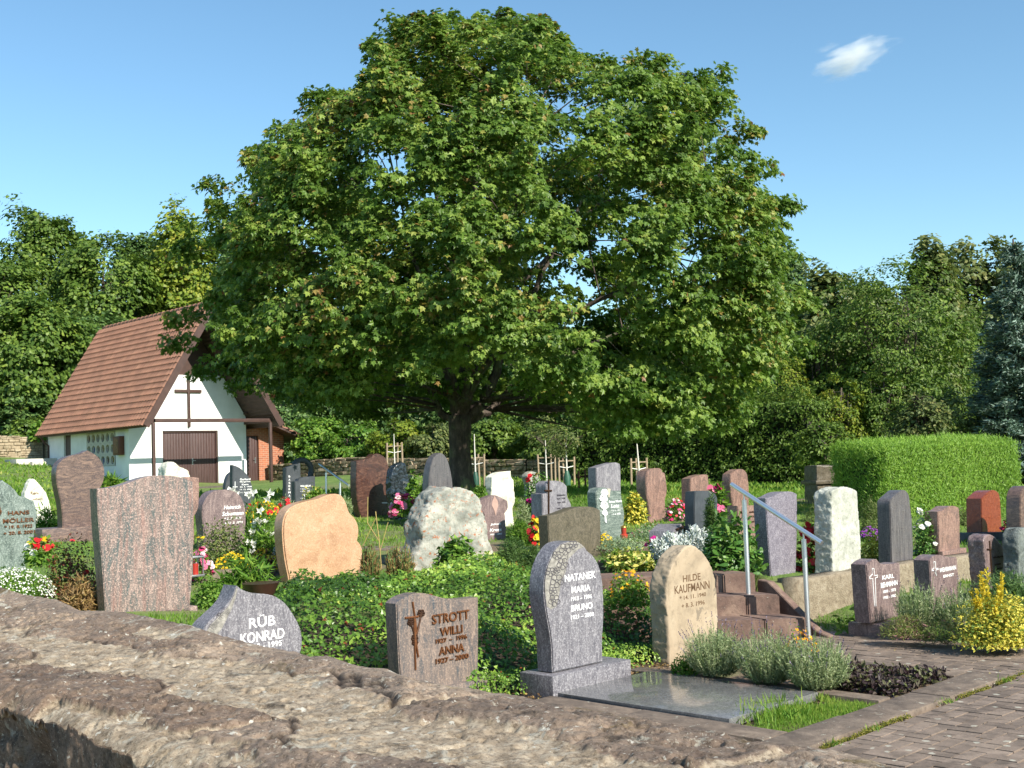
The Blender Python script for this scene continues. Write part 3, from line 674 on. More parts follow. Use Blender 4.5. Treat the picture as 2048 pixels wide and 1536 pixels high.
del_ = [box_obj('upright', (2.475, 2.575, WY0-.09, WY0-.01, 2.36, 4.43), brown, cr, .006), box_obj('crossbar', (1.93, 3.09, WY0-.075, WY0-.02, 3.74, 3.86), brown, cr, .006)]
c_box('tie_beam', (.06, 4.96, -.06, .06, 2.46, 2.60), brown, ch, .008)
for x_ in (0.0, 5.02): c_box('post', (x_-.055, x_+.055, -.055, .055, -.4, 2.44 if x_ else 2.44), brown, ch, .008)
for x_ in (.03, 5.09): c_box('wall_plate', (x_-.07, x_+.07, .065, WY0-.004, 2.45, 2.60), brown, ch)
c_box('forecourt_slab', (-.3, 7.6, -.35, 2.03, -.5, -.01), plain('forecourt', lin('#6d665d', .7), .9), ch)
# brick annex
m = Mat('red_brick'); br = m.n('ShaderNodeTexBrick'); br.inputs['Color1'].default_value = lin('#ad6b4f', .85); br.inputs['Color2'].default_value = lin('#915843', .85); br.inputs['Mortar'].default_value = lin('#bda68f', .8)
br.inputs['Scale'].default_value = 1; br.inputs['Brick Width'].default_value = .25; br.inputs['Row Height'].default_value = .083; br.inputs['Mortar Size'].default_value = .008; br.inputs['Bias'].default_value = -.2
cb = m.n('ShaderNodeSeparateXYZ'); m.l(m.co(), cb.inputs[0]); sx = m.n('ShaderNodeMath', operation='ADD'); m.l(cb.outputs[0], sx.inputs[0]); m.l(cb.outputs[1], sx.inputs[1])
cc = m.n('ShaderNodeCombineXYZ'); m.l(sx.outputs[0], cc.inputs[0]); m.l(cb.outputs[2], cc.inputs[1]); m.l(cc.outputs[0], br.inputs['Vector'])
m.col(m.mix(m.ramp(m.noise(m.co(), 9, 4), ((.4, (0, 0, 0, 1)), (.65, (.5, .5, .5, 1)))), br.outputs['Color'], lin('#c97a52', .85))); m.rough(.85); brick = m.m
AY = 2.6
an = c_box('annex_wall', (5.123, 5.28, AY, AY+.25, -.5, 2.66), brick)
c_box('annex_wall', (6.04, 7.27, AY, AY+.25, -.5, 2.36), brick); c_box('annex_wall', (5.283, 6.037, AY, AY+.25, 2.0, 2.66), brick)
c_box('annex_wall', (7.02, 7.27, AY+.253, 6.5, -.5, 2.2), brick)
ad_ = c_box('annex_door', (5.29, 6.03, AY+.08, AY+.13, -.05, 1.995), planks, ch, .005)
c_box('handle', (5.88, 5.94, AY+.066, AY+.0785, .85, 1.1), steel_d, ad_); tubes_obj('lever', [([(5.91, AY+.066, 1.0), (5.91, AY+.03, 1.0), (5.8, AY+.03, 1.0)], .012)], steel_d, ad_, 8)
bm = bmesh.new(); nr2 = Vector((.4, 0, 1)).normalized()
pts = [Vector((5.0, 1.75, 2.88)), Vector((8.0, 1.75, 1.70)), Vector((8.0, 6.9, 1.70)), Vector((5.0, 6.9, 2.88))]
lo = [bm.verts.new(p) for p in pts]; hi = [bm.verts.new(p+nr2*.08) for p in pts]
bm.faces.new(lo); bm.faces.new(hi[::-1])
for i in range(4): bm.faces.new((lo[i], hi[i], hi[(i+1) % 4], lo[(i+1) % 4]))
bmesh.ops.recalc_face_normals(bm, faces=bm.faces); ar = link('annex_roof', bm_mesh('annex_roof', bm), soffit, ch)
tiled('roof_tiling', pts[0]+nr2*.08, (0, 5.15, 0), (3.05, 0, -1.2), tuple(nr2), 24, 9, ar)
bm = bmesh.new(); bmesh.ops.create_uvsphere(bm, u_segments=12, v_segments=8, radius=.09, matrix=Matrix.Translation((8.02, 1.8, 1.72))); link('gutter_end_cap', bm_mesh('gutter_end_cap', bm, 60), white, ar)
tubes_obj('downpipe', [([(-.36, 9.7, 2.3), (-.2, 9.72, 2.05), (-.02, 9.7, 1.9), (-.02, 9.7, .3)], .045)], brown, ch, 8)
# pale steps on the bank behind-left of the chapel
stp = empty('garden_steps', 'flight of three pale concrete steps on the grass bank at the chapel', 'steps', tuple(ground_at(95, 930)))
cm = plain('pale_concrete', lin('#c9c5b8', .9), .85, 0, .06)
gb = Vector(stp.location); stp.rotation_euler[2] = TH
for i in range(3): box_obj('step', (-1.3+i*.55, 1.5, -i*.30, -i*.30+1.3, -.7, .28-i*.13), cm, stp, .01)

# ---- small cloud, far beyond the trees
m = Mat('cloud_mat'); m.nt.nodes.remove(m.b); pv = m.n('ShaderNodeVolumePrincipled'); pv.inputs['Color'].default_value = (1, 1, 1, 1); pv.inputs['Anisotropy'].default_value = .0
f = m.noise(m.co((1, 1, 1.6)), 1.6, 8, .62, .4); gl = m.n('ShaderNodeVectorMath', operation='LENGTH'); m.l(m.co(), gl.inputs[0])
mr = m.n('ShaderNodeMapRange'); mr.inputs[1].default_value = 1; mr.inputs[2].default_value = 0; mr.inputs[3].default_value = -.28; mr.inputs[4].default_value = .28; m.l(gl.outputs['Value'], mr.inputs[0])
sm = m.n('ShaderNodeMath', operation='ADD'); m.l(f, sm.inputs[0]); m.l(mr.outputs[0], sm.inputs[1])
dn = m.n('ShaderNodeMapRange'); dn.inputs[1].default_value = .42; dn.inputs[2].default_value = .95; dn.inputs[3].default_value = 0; dn.inputs[4].default_value = .12; m.l(sm.outputs[0], dn.inputs[0])
m.l(dn.outputs[0], pv.inputs['Density']); m.l(pv.outputs[0], m.o.inputs['Volume'])
def cloud(px, py, w_, h_, rot):
    p = at(px, py, 900); bm = bmesh.new(); bmesh.ops.create_icosphere(bm, subdivisions=3, radius=1)
    o = link('cloud', bm_mesh('cloud', bm), m.m); s = 900/F; o.location = p; o.scale = (w_*s/2, w_*s/3, h_*s/2); o.rotation_euler = (0, R(rot), 0)
    return tag(o, kind='structure')
cloud(1705, 112, 225, 105, -14)
# ================================================================= HEADSTONES
CR = {'2': (0, 860, 3.84), '3': (360, 860, 3.84), '4': (700, 860, 3.84), '5': (1000, 860, 5.12), 'A': (1350, 860, 5.12), 'B': (1648, 860, 5.12),
      'C': (1648, 1060, 5.12), 'D': (360, 1060, 4.096), 'E': (740, 1060, 3.938), 'F': (1250, 1060, 4.518), 'H': (0, 560, 3.2)}
def cp(c, x, y): o = CR[c]; return o[0]+x/o[2], o[1]+y/o[2]
def parse(c, s):
    L = []
    for tk in s.split():
        k = tk.endswith('!'); x, y = tk.rstrip('!').split(','); L.append((*cp(c, float(x), float(y)), k))
    return L
def smooth_poly(L, sub=5):
    """L: [(s,z,corner)] open outline; Catmull-Rom between corners"""
    out = []; n = len(L)
    for i in range(n-1):
        p1, p2 = L[i], L[i+1]; p0 = L[i-1] if i and not p1[2] else p1; p3 = L[i+2] if i+2 < n and not p2[2] else p2
        k = 1 if (p1[2] and p2[2]) else sub
        for j in range(k):
            t = j/k; q = []
            for d in (0, 1):
                a, b, c_, e = p0[d], p1[d], p2[d], p3[d]
                q.append(.5*(2*b+(c_-a)*t+(2*a-5*b+4*c_-e)*t*t+(3*b-a-3*c_+e)*t**3))
            out.append(tuple(q))
    out.append(L[-1][:2]); return out
def text_np(body, shear=0):
    cu = bpy.data.curves.new('lettering', 'FONT'); cu.body = body; cu.size = 1; cu.extrude = .5; cu.shear = shear; cu.resolution_u = 3
    cu.offset = TXT_OFF
    o = bpy.data.objects.new('lettering', cu); COL.objects.link(o); bpy.context.view_layer.update()
    me = bpy.data.meshes.new_from_object(o.evaluated_get(bpy.context.evaluated_depsgraph_get())); bpy.data.objects.remove(o); bpy.data.curves.remove(cu)
    V = np.zeros(len(me.vertices)*3); me.vertices.foreach_get('co', V); V = V.reshape(-1, 3)
    Fs = [tuple(p.vertices) for p in me.polygons]; bpy.data.meshes.remove(me); return V, Fs
TXT_OFF = .012
class Stone:
    def __init__(s, name, label, crop, outline, Y, mat, t=.14, yaw=45, ext=.12, cat='gravestone', rough=0, rough_front=None, group=None, bev=.008, sub=5, dome=0, mats=None):
        s.crop = crop; s.yaw = yaw; s.u = (math.cos(R(yaw)), math.sin(R(yaw))); s.t = t
        L = parse(crop, outline); s.A = at(L[0][0], L[0][1], Y)
        P = [(*on_plane(x, y, s.A, s.u), k) for x, y, k in L]
        L2 = smooth_poly(P, sub)
        s.out = L2; s.root = empty(name, label, cat, s.A, R(yaw), group)
        s.w = L2[-1][0]-L2[0][0]
        pts = list(L2)
        if ext: pts = [(L2[0][0], min(L2[0][1], L2[-1][1])-ext)]+pts+[(L2[-1][0], min(L2[0][1], L2[-1][1])-ext)]
        bm = bmesh.new(); f = [bm.verts.new((a, 0, b)) for a, b in pts]; g = [bm.verts.new((a, t, b)) for a, b in pts]; n = len(pts)
        ff = bm.faces.new(f); bf = bm.faces.new(g[::-1]); side = []
        for i in range(n): side.append(bm.faces.new((f[i], g[i], g[(i+1) % n], f[(i+1) % n])))
        bmesh.ops.recalc_face_normals(bm, faces=bm.faces)
        if mats:
            for x in side: x.material_index = 1
        if not rough and bev:
            es = [e for e in bm.edges if (ff in e.link_faces or bf in e.link_faces)]
            bmesh.ops.bevel(bm, geom=es, offset=bev, segments=2, affect='EDGES', clamp_overlap=True)
        me = bm_mesh('stone_slab', bm, 35)
        if rough:
            o = bpy.data.objects.new('tmp', me); COL.objects.link(o); md = o.modifiers.new('r', 'REMESH'); md.mode = 'VOXEL'; md.voxel_size = max(.011, t*.06, (L2[-1][0]-L2[0][0])*.02); md.use_smooth_shade = True
            bpy.context.view_layer.update()
            me2 = bpy.data.meshes.new_from_object(o.evaluated_get(bpy.context.evaluated_depsgraph_get())); bpy.data.objects.remove(o); me = me2; me.name = 'stone_slab'
            nv = len(me.vertices); V = np.zeros(nv*3); me.vertices.foreach_get('co', V); V = V.reshape(-1, 3); N = np.zeros(nv*3); me.vertices.foreach_get('normal', N); N = N.reshape(-1, 3)
            amp = np.full(nv, rough); rf = rough if rough_front is None else rough_front
            fr = ss(-N[:, 1], .3, .8)*(V[:, 1] < t*.4); amp = amp*(1-fr)+rf*fr
            sd = abs(hash(label)) % 97; sd = sum(map(ord, label)) % 97
            fq = 2.2 if mats else 1; d = fbm(V*7*fq+sd, 4, sd)*.9+fbm(V*26*fq+sd, 4, sd+5)*.45; rd = 1-np.abs(fbm(V*11*fq+sd, 3, sd+9))*2.2
            V = V+N*((d+.25*rd)*amp)[:, None]
            if dome: V[:, 1] = V[:, 1]-dome*fr*(1-((V[:, 0]-s.w/2)/(s.w/2+.01))**2)
            me.vertices.foreach_set('co', V.ravel().astype(np.float32)); me.polygons.foreach_set('use_smooth', np.ones(len(me.polygons), bool)); me.update()
            if mats:
                mi = []
                for p in me.polygons: mi.append(0 if p.normal.y < -.6 else 1)
                me.polygons.foreach_set('material_index', mi)
            me.materials.clear()
        s.slab = link('stone_slab', me, mats or mat, s.root); s.mat = mat
    def uv(s, x, y, crop=None):
        px, py = cp(crop or s.crop, x, y); return on_plane(px, py, s.A, s.u)
    def base(s, outline, t0=-.04, t1=None, mat=None, bev=.006, ext=.1, crop=None):
        L = parse(crop or s.crop, outline); P = [on_plane(x, y, s.A, s.u) for x, y, _ in L]
        x0, x1 = min(p[0] for p in P), max(p[0] for p in P); z0, z1 = min(p[1] for p in P), max(p[1] for p in P)
        return box_obj('base', (x0, x1, t0, t1 if t1 else s.t+.05, z0-ext, z1), mat or s.mat, s.root, bev)
    def text(s, lines, mat, depth=.004, name='lettering', shear=0, crop=None, y0=0):
        """lines: (body, cx, cy, width, height) in crop pixels along the middle of the line"""
        VV, FF = [], []
        for body, cx, cy, w_, h_ in lines:
            V, Fs = text_np(body, shear)
            if not len(V): continue
            a = s.uv(cx-w_/2, cy, crop); b = s.uv(cx+w_/2, cy, crop); c = s.uv(cx, cy, crop); tp = s.uv(cx, cy-h_*.41, crop); bt = s.uv(cx, cy+h_*.41, crop)
            mn, mx = V.min(0), V.max(0); W_ = b[0]-a[0]; H_ = tp[1]-bt[1]
            x = (V[:, 0]-mn[0])/(mx[0]-mn[0])*W_+a[0]
            z = (V[:, 1]-mn[1])/(mx[1]-mn[1])*H_+bt[1]
            y = -(V[:, 2]+.5)*depth+y0-.0005+.001
            base = len(VV); VV += list(zip(x, y, z)); FF += [tuple(base+i for i in f) for f in Fs]
        me = bpy.data.meshes.new(name); me.from_pydata([tuple(map(float, v)) for v in VV], [], FF)
        return link(name, me, mat, s.root)
    def relief(s, polys, mat, name, depth=.006, rad=None, crop=None):
        """raised flat shapes or rods given in crop pixels"""
        V, Fc = [], []
        for P in polys:
            q = [s.uv(x, y, crop) for x, y in P]
            if rad: tube([(a, -rad*.6, b) for a, b in q], [rad]*len(q), 6, V, Fc)
            else:
                base = len(V); n = len(q); V += [(a, -depth, b) for a, b in q]+[(a, .001, b) for a, b in q]
                Fc.append(tuple(range(base, base+n))); Fc += [(base+i, base+n+i, base+n+(i+1) % n, base+(i+1) % n) for i in range(n)]
        me = bpy.data.meshes.new(name); me.from_pydata(V, [], Fc); me.validate()
        bm = bmesh.new(); bm.from_mesh(me); bmesh.ops.recalc_face_normals(bm, faces=bm.faces); bm.to_mesh(me); bm.free()
        return link(name, me, mat, s.root)
bronze = plain('bronze', lin('#7b4f30', .9), .4, .35, .2, 40)
bronze2 = plain('dark_bronze', lin('#4d3526', 1), .5, .6, .2, 30)
whitel = plain('white_paint', (.85, .85, .82, 1), .6, 0, .02)
G = {}
G['multi'] = granite('granite_multicolor', '#626b69', '#9f887e', '#bba195', (3.4, 3.4, .8), (0, R(7), 0), 1.9, 4.2, .8, .38, streak='#8f4a3c', pos=(.40, .53, .64))
G['swirl'] = granite('granite_swirl', '#4a3f3f', '#77625a', '#a98b78', (1.6, 1.6, 6), (0, R(18), 0), 3.5, 2.2, .25, .35)
G['swirl2'] = granite('granite_swirl_brown', '#2e2729', '#5f4138', '#8a6553', (2.0, 2.0, 4.5), (0, R(-25), 0), 5, 1.5, .2, .3)
G['orange'] = granite('granite_orange', '#b98f6e', '#d5ab86', '#dfba97', (2, 2, 2), (0, 0, 0), 1.2, 2.2, .4, .3)
G['greygreen'] = granite('granite_green', '#4c5b55', '#7c8b82', '#a5b0a6', (4, 4, 1.5), (0, R(30), 0), 1.5, 4, .5, .5)
G['paradiso'] = granite('granite_paradiso', '#5a5860', '#8a878c', '#b5b2b4', (7, 7, 1.6), (0, R(30), 0), 2.2, 4, .5, .42)
G['paradiso_l'] = granite('granite_grey_light', '#6b6870', '#8f8b90', '#b8b4b6', (4, 4, 1.4), (0, R(20), 0), 2, 4, .35, .45)
G['himalaya'] = granite('granite_pinkgrey', '#5d4f51', '#8c7774', '#b09a93', (3.5, 3.5, 1.4), (0, R(25), 0), 2.5, 3, .4, .4)
G['rose'] = granite('granite_rose', '#5f5450', '#9b7a6d', '#c09c8b', (3, 3, 1.6), (0, R(35), 0), 2.5, 2.4, .45, .38)
G['olive'] = granite('granite_olive', '#4b463a', '#6e6654', '#8a7f6c', (4, 4, 3), (0, R(30), 0), 2.2, 3.5, .4, .42)
G['slate'] = granite('slate_dark', '#3d4247', '#4c5156', '#5d6166', (6, 6, 2), (0, 0, 0), .5, 4, .1, .5)
G['grey'] = granite('granite_grey', '#6f6a75', '#8d8791', '#aaa4ab', (4, 4, 3), (0, R(10), 0), 1, 5, .6, .42)
G['darkgrey'] = granite('granite_darkgrey', '#4a474b', '#6d6a6b', '#86807d', (9, 9, .8), (0, 0, 0), .4, 4, .35, .35)
G['red'] = granite('granite_red', '#6a2f20', '#94492f', '#ad5f40', (5, 5, 5), (0, 0, 0), .5, 6, .4, .3)
G['strott'] = granite('granite_blue_brown', '#4f5a62', '#8b7b71', '#b09a8a', (7, 7, 1.1), (0, R(6), 0), 1.6, 2.6, .45, .35)
G['white'] = rockmat('white_marble_rock', '#a9a78f', '#dcd9c6', '#efece0', 5, None, .8, .95, .5)
G['alpine'] = rockmat('alpine_rock', '#70736c', '#a7a79b', '#d6d2c3', 3.6, '#b0673a', .9, .85, 1.0, 20, .585)
G['sandstone'] = rockmat('tan_sandstone', '#95866f', '#b5a287', '#c5b499', 2.4, '#8a7d6a', .85, .8, .15, 5, .6)
G['sandrough'] = rockmat('rough_sandstone', '#6b5a45', '#9b8467', '#bba584', 6, '#4a3f33', .9, .8, .9, 10, .6)
G['quartz'] = rockmat('pale_quartzite', '#a2a496', '#cccdbe', '#e2e2d6', 6, '#a9ab98', .8, .72, .5, 30, .6)
G['quartz_r'] = rockmat('dark_quartzite', '#4f5654', '#747b76', '#9aa099', 7, '#3d4340', .85, .8, 1.0, 9, .6)
G['polished'] = granite('polished_slab', '#6a6a6a', '#808080', '#969694', (3, 3, 3), (0, 0, 0), .6, 7, .4, .10)
G['lutz'] = granite('granite_verde', '#4d5c55', '#79877e', '#b9c2b6', (1.2, 1.2, 7), (0, R(8), 0), 3, 2.6, .4, .45)
G['black'] = granite('granite_black', '#1b2023', '#2c3337', '#56606a', (3, 3, 3), (0, 0, 0), 5, 2, .2, .12)

# --- front row ---
S = Stone('gravestone', 'low grey wavy granite headstone with white lettering and carved flower band behind the wall', 'D',
  '150,1000! 165,900 190,825 225,765 300,695 360,640 410,580 440,520 465,455! 500,482 550,505 620,520 700,525 780,545 860,600 920,680 970,770 995,850 1000,930 985,1010 950,1120!', 7.55, G['paradiso'], .16, 45, .7)
S.text([('RÜB', 672, 742, 215, 122), ('KONRAD', 675, 868, 360, 105), ('1913 - 1995', 690, 945, 290, 55)], whitel, .002)
pale_carve = plain('carved_band', lin('#a5a197', .75), .8, 0, .3, 30); groove = plain('carved_groove', lin('#5f5c5e', .8), .8)
S.relief([[(463, 470), (440, 540), (400, 620), (330, 695), (255, 770), (215, 830), (230, 845), (300, 860), (345, 800), (385, 720), (425, 640), (452, 560), (468, 490)]], pale_carve, 'carved_band', .003)
def rosette(cx, cy, r, n=5):
    L = []
    for i in range(n):
        a = 2*math.pi*i/n+.3; ox, oy = cx+r*.62*math.cos(a), cy+r*.62*math.sin(a)
        L.append([(ox+r*.42*math.cos(b), oy+r*.42*math.sin(b)) for b in [k*math.pi/4 for k in range(9)]])
    L.append([(cx+r*.2*math.cos(b), cy+r*.2*math.sin(b)) for b in [k*math.pi/4 for k in range(9)]]); return L
S.relief(sum([rosette(*q) for q in ((330, 705, 30), (262, 800, 30), (385, 672, 18), (300, 760, 16))], [])+[[(380, 670), (350, 690), (300, 740), (240, 800)]], groove, 'carved_flower', rad=.0022)

S = Stone('gravestone', 'rust and blue grey streaked granite headstone with raised bronze lettering and a bronze cross', 'E',
  '248,1290! 232,1100 222,900 214,740 208,582! 250,545 300,520 370,499 440,500 520,520 600,540 700,546 780,540 855,530! 857,750 856,950 852,1155!', 8.05, G['strott'], .125, 45, .12)
S.base('255,1290 955,1160 955,1272', -.05, .2)
S.text([('STROTT', 630, 684, 292, 92), ('WILLI', 635, 790, 175, 78), ('1927  –  1996', 636, 857, 245, 42), ('ANNA', 638, 938, 198, 78), ('1927 – 2000', 642, 1012, 258, 48)], bronze, .012)
S.relief([[(333, 565), (350, 680), (345, 690), (356, 1100)], [(272, 692), (330, 687), (380, 680)], [(352, 700), (362, 800), (350, 830), (365, 920), (378, 1000)]], bronze, 'bronze_cross', rad=.0075)
S.relief(rosette(400, 655, 26)+rosette(318, 728, 24)+rosette(350, 850, 24)+rosette(352, 885, 22)+[[(400, 655), (385, 740), (345, 830)], [(318, 730), (340, 800), (350, 850)], [(395, 700), (372, 800), (362, 850)], [(340, 700), (352, 780), (348, 830)]], bronze2, 'bronze_rose', rad=.006)

S = Stone('gravestone', 'slender curved grey headstone with carved roses and white lettering above the polished slab', 'E',
  '1440,1106! 1434,1000 1430,900 1412,770 1388,640 1375,540 1372,470 1378,380 1400,280 1445,180 1500,115 1560,92 1630,90 1690,130 1715,165 1760,205 1805,280 1830,390 1840,500 1842,700 1832,860 1835,1026!', 8.33, G['paradiso'], .15, 45, .01)
S.base('1380,1270! 1375,1145! 1990,1015! 1990,1113', -.075, .24)
S.text([('NATANEK', 1655, 365, 245, 68), ('MARIA', 1661, 462, 148, 62), ('1913 – 1996', 1665, 533, 165, 40), ('BRUNO', 1668, 605, 168, 62), ('1921 – 2000', 1673, 675, 178, 40)], whitel, .002)
S.relief([[(1560, 96), (1500, 116), (1450, 172), (1402, 282), (1380, 385), (1376, 470), (1392, 600), (1425, 625), (1470, 600), (1490, 500), (1500, 420), (1540, 330), (1560, 230), (1640, 150), (1690, 135), (1630, 93)]], pale_carve, 'carved_band', .0015)
rl = sum([rosette(*q) for q in ((1535, 150, 46), (1600, 118, 34), (1515, 265, 46), (1470, 200, 34), (1470, 400, 52), (1420, 330, 36), (1440, 480, 30), (1450, 555, 46), (1470, 320, 26))], [])+[[(1640, 110), (1560, 140), (1490, 240), (1430, 360), (1410, 480), (1440, 600)], [(1560, 180), (1540, 300), (1500, 420)]]
S.relief(rl, groove, 'carved_rose', rad=.0028)

S = Stone('gravestone', 'round topped tan sandstone headstone with rough hewn edge and brown incised lettering', 'F',
  '402,1212! 395,1000 385,800 375,650 380,500 400,400 440,290 500,200 560,152 610,145 660,165 710,210 760,285 798,380 820,490 830,620 836,760 838,920 833,1095!', 9.36, G['sandstone'], .165, 45, .1, rough=.013, rough_front=.0012, mats=[G['sandstone'], G['sandrough']])
S.text([('HILDE', 602, 430, 160, 74), ('KAUFMANN', 605, 518, 318, 90), ('* 14. 11. 1940', 612, 598, 240, 48), ('+ 8. 3. 1996', 615, 670, 208, 50)], plain('incised_brown', lin('#6d5236', .8), .8), .006, y0=.004)

slab = box_obj('grave_slab', (6.0, 7.0, 4.27, 5.68, -.02, .034), G['polished'], None, .006)
for v_ in slab.data.vertices: v_.co.x, v_.co.y = AB(v_.co.x, v_.co.y)
tag(slab, 'polished grey granite slab lying flat before the curved rose headstone', 'grave slab')

# --- second line, left side ---
S = Stone('gravestone', 'large pink and grey streaked granite headstone, blank, tapering to its foot', 'E',
  '0,0! 1,1!', 9, G['multi']) if False else Stone('gravestone', 'large pink and grey streaked granite headstone, blank, tapering to its foot', '2',
  '815,1482! 800,1250 785,1050 768,850 755,680 745,450! 800,448 860,440 930,425 1000,403 1080,372 1140,357 1200,350 1290,350 1380,362 1482,395! 1487,600 1485,900 1475,1150 1455,1390!', 9.1, G['multi'], .125, 45, .01, bev=.006)
S.base('840,1600! 770,1440! 1500,1400! 1520,1480', .0, .22)
S = Stone('gravestone', 'grey green irregular slate headstone with raised bronze lettering at the edge of the plot', '2',
  '-230,1080! -235,800 -210,600 -170,520 -120,470 -60,440 18,385! 60,415 100,450 130,482 155,508 185,512 225,530 262,545! 280,620 278,700 268,800 235,890 205,960 195,1000 205,1090!', 10.6, G['greygreen'], .14, 45, .3, rough=.008, rough_front=.004)
S.text([('HANS', 140, 635, 165, 38), ('MÖLLER', 140, 690, 240, 48), ('* 19. 8. 1922', 140, 740, 215, 30), ('+ 20. 8. 2001', 145, 787, 240, 30)], bronze, .012)
S.relief(rosette(-32, 625, 34), bronze, 'bronze_flower', rad=.012)
S = Stone('gravestone', 'small pointed white marble headstone with faint brown lettering on the bank', '2',
  '175,650! 180,560 205,450 238,385 262,378 300,410 338,460 360,500 388,590 398,650!', 17, G['white'], .13, 45, .4, rough=.015, rough_front=.01)
S.text([('Renate', 282, 483, 95, 28), ('Albert', 288, 530, 80, 22)], bronze, .004)
S = Stone('gravestone', 'tall brown swirled granite headstone with a curled top on a matching base', '2',
  '482,752! 478,650 468,560 450,480 436,400 432,330 448,265 500,215 560,195 620,180 672,157! 740,195 785,250 803,320 795,390 770,450 748,520 742,620 745,756!', 14.5, G['swirl'], .15, 45, .01)
S.base('285,762 780,765 780,860', -.14, .3, ext=.25)
S = Stone('boulder', 'cream coloured rounded boulder headstone before the chapel door', 'H',
  '1050,1320! 1062,1240 1068,1195 1090,1170 1115,1168 1150,1195 1182,1205 1208,1228 1222,1320!', 22, G['white'], .3, 45, .3, rough=.02, cat='boulder')
S = Stone('gravestone', 'brown granite headstone peeking out from behind the large pink one', '3',
  '-95,650! -90,400! 30,365 90,362 148,368! 148,500 140,600 108,665!', 12.6, G['rose'], .1, 45, .3)
S = Stone('gravestone', 'pinkish grey rounded headstone with white script lettering behind a small leafy shrub', '3',
  '185,900! 182,760 172,680 172,600 190,545 225,492! 262,470 330,458 400,465 450,493 480,535 500,600 506,700 500,800 494,930!', 14, G['himalaya'], .17, 45, .25)
S.text([('Heinrich', 400, 592, 128, 36), ('Schwmann', 405, 640, 165, 40), ('* 2. 5. 1921', 405, 678, 130, 22), ('+ 12. 3. 1991', 412, 712, 140, 22)], whitel, .003, shear=.25)
S = Stone('gravestone', 'dark split headstone with small white lettering and a thin white cross before the annex', '3',
  '405,570! 405,440 404,268! 450,285 490,315 525,355 545,400 560,450 575,510 578,570!', 20, G['slate'], .1, 45, .3)
S.text([('Gerhard', 500, 378, 80, 20), ('Margarete', 500, 398, 80, 15), ('Kern', 500, 418, 50, 16), ('23. 4. 1930', 505, 436, 90, 12), ('17. 12. 2002', 505, 456, 90, 12), ('11. 2. 1934', 505, 478, 80, 12)], whitel, .003)
S.relief([[(422, 395), (422, 520)], [(404, 437), (440, 437)]], whitel, 'thin_cross', rad=.006)
S = Stone('gravestone', 'narrow dark wing stone standing close beside the split headstone', '3', '345,560! 352,420 372,350 402,322! 404,560!', 20.6, G['slate'], .1, 45, .3)
S = Stone('gravestone', 'black slate pillar headstone with vertical white lettering', '3', '815,560! 815,290! 925,250! 932,560!', 22, G['slate'], .12, 45, .3)
S.text([(c_, 840, 357+i*24.5, 13 if c_ != 'M' else 16, 18) for i, c_ in enumerate('BASERMANN')], whitel, .003)
S = Stone('gravestone', 'low black stepped slate headstone with white lettering beside the pillar', '3', '886,570! 882,396! 906,390 912,376! 960,360! 1038,355! 1042,520!', 21, G['slate'], .12, 45, .3)
S.text([('WILHELM', 962, 430, 78, 18), ('* 18. 2. 1922', 960, 452, 72, 10), ('+ 19. 11. 1990', 960, 470, 72, 10), ('ELLI', 962, 502, 40, 18), ('* 4. 9. 1925', 960, 524, 70, 10)], whitel, .003)
# dark ring behind the slate stones
p = at(604, 955, 23.2); bm = bmesh.new()
me = bpy.data.meshes.new('ring'); V, Fc = [], []
tube([(math.cos(a)*.21, 0, math.sin(a)*.21+.52) for a in [k*2*math.pi/28 for k in range(29)]], [.055]*29, 8, V, Fc, cap=False); tube([(-.2, 0, -.6), (-.2, 0, .5)], [.055]*2, 8, V, Fc); tube([(.2, 0, -.6), (.2, 0, .5)], [.055]*2, 8, V, Fc)
me.from_pydata(V, [], Fc); bm.free(); me.polygons.foreach_set('use_smooth', np.ones(len(me.polygons), bool)); o = link('grave_sculpture', me, G['slate']); o.location = (p.x, p.y, gz(p.x, p.y)); o.rotation_euler[2] = R(40)
tag(o, 'dark stone ring sculpture rising behind the black slate headstones', 'sculpture')
S = Stone('gravestone', 'rounded orange speckled granite headstone with a bulging scalloped edge above the ivy', '3',
  '848,1230! 835,1130 818,1050 802,950 792,840 790,760 800,680 835,612 900,570 1000,542 1060,530 1110,510 1150,495 1195,490 1240,502 1275,550 1292,600 1308,640 1345,678 1370,730 1376,790 1364,850! 1395,890 1408,950 1398,1020 1382,1090 1372,1190!', 12, G['orange'], .165, 45, .3, bev=.015)
S = Stone('gravestone', 'brown marbled granite headstone, humped at the top, on the lawn near the big tree', '4',
  '88,670! 66,600 54,520 48,400 50,320 52,240! 90,230 135,222 165,210 185,188 215,182 262,205 288,250 300,300 308,370 315,440 318,520 302,600 282,672!', 19.8, G['swirl2'], .17, 45, .2)
S.relief([[(246, 556), (246, 563), (288, 563), (288, 556)]], whitel, 'name_plate', .01)
S = Stone('gravestone', 'glossy black wave shaped headstone partly covered by ivy', '4',
  '335,640! 322,540 318,440 318,370 330,310 360,270 395,250 425,255 432,300 440,335 480,350 505,370 520,420 528,640!', 19.5, G['black'], .14, 45, .3, rough=.02, rough_front=.012)
S.text([('Maria', 435, 402, 60, 26), ('Josef', 435, 440, 60, 26)], plain('dull_lettering', lin('#6b6f6e', .8), .5), .008, crop='4')
S = Stone('gravestone', 'tall narrow grey headstone with a pointed arch, just before the maple trunk', '4',
  '612,680! 605,560 604,450 610,340 628,255 652,205 690,175! 722,188 750,230 768,290 780,350 790,440 794,680!', 18, G['darkgrey'], .15, 45, .2)
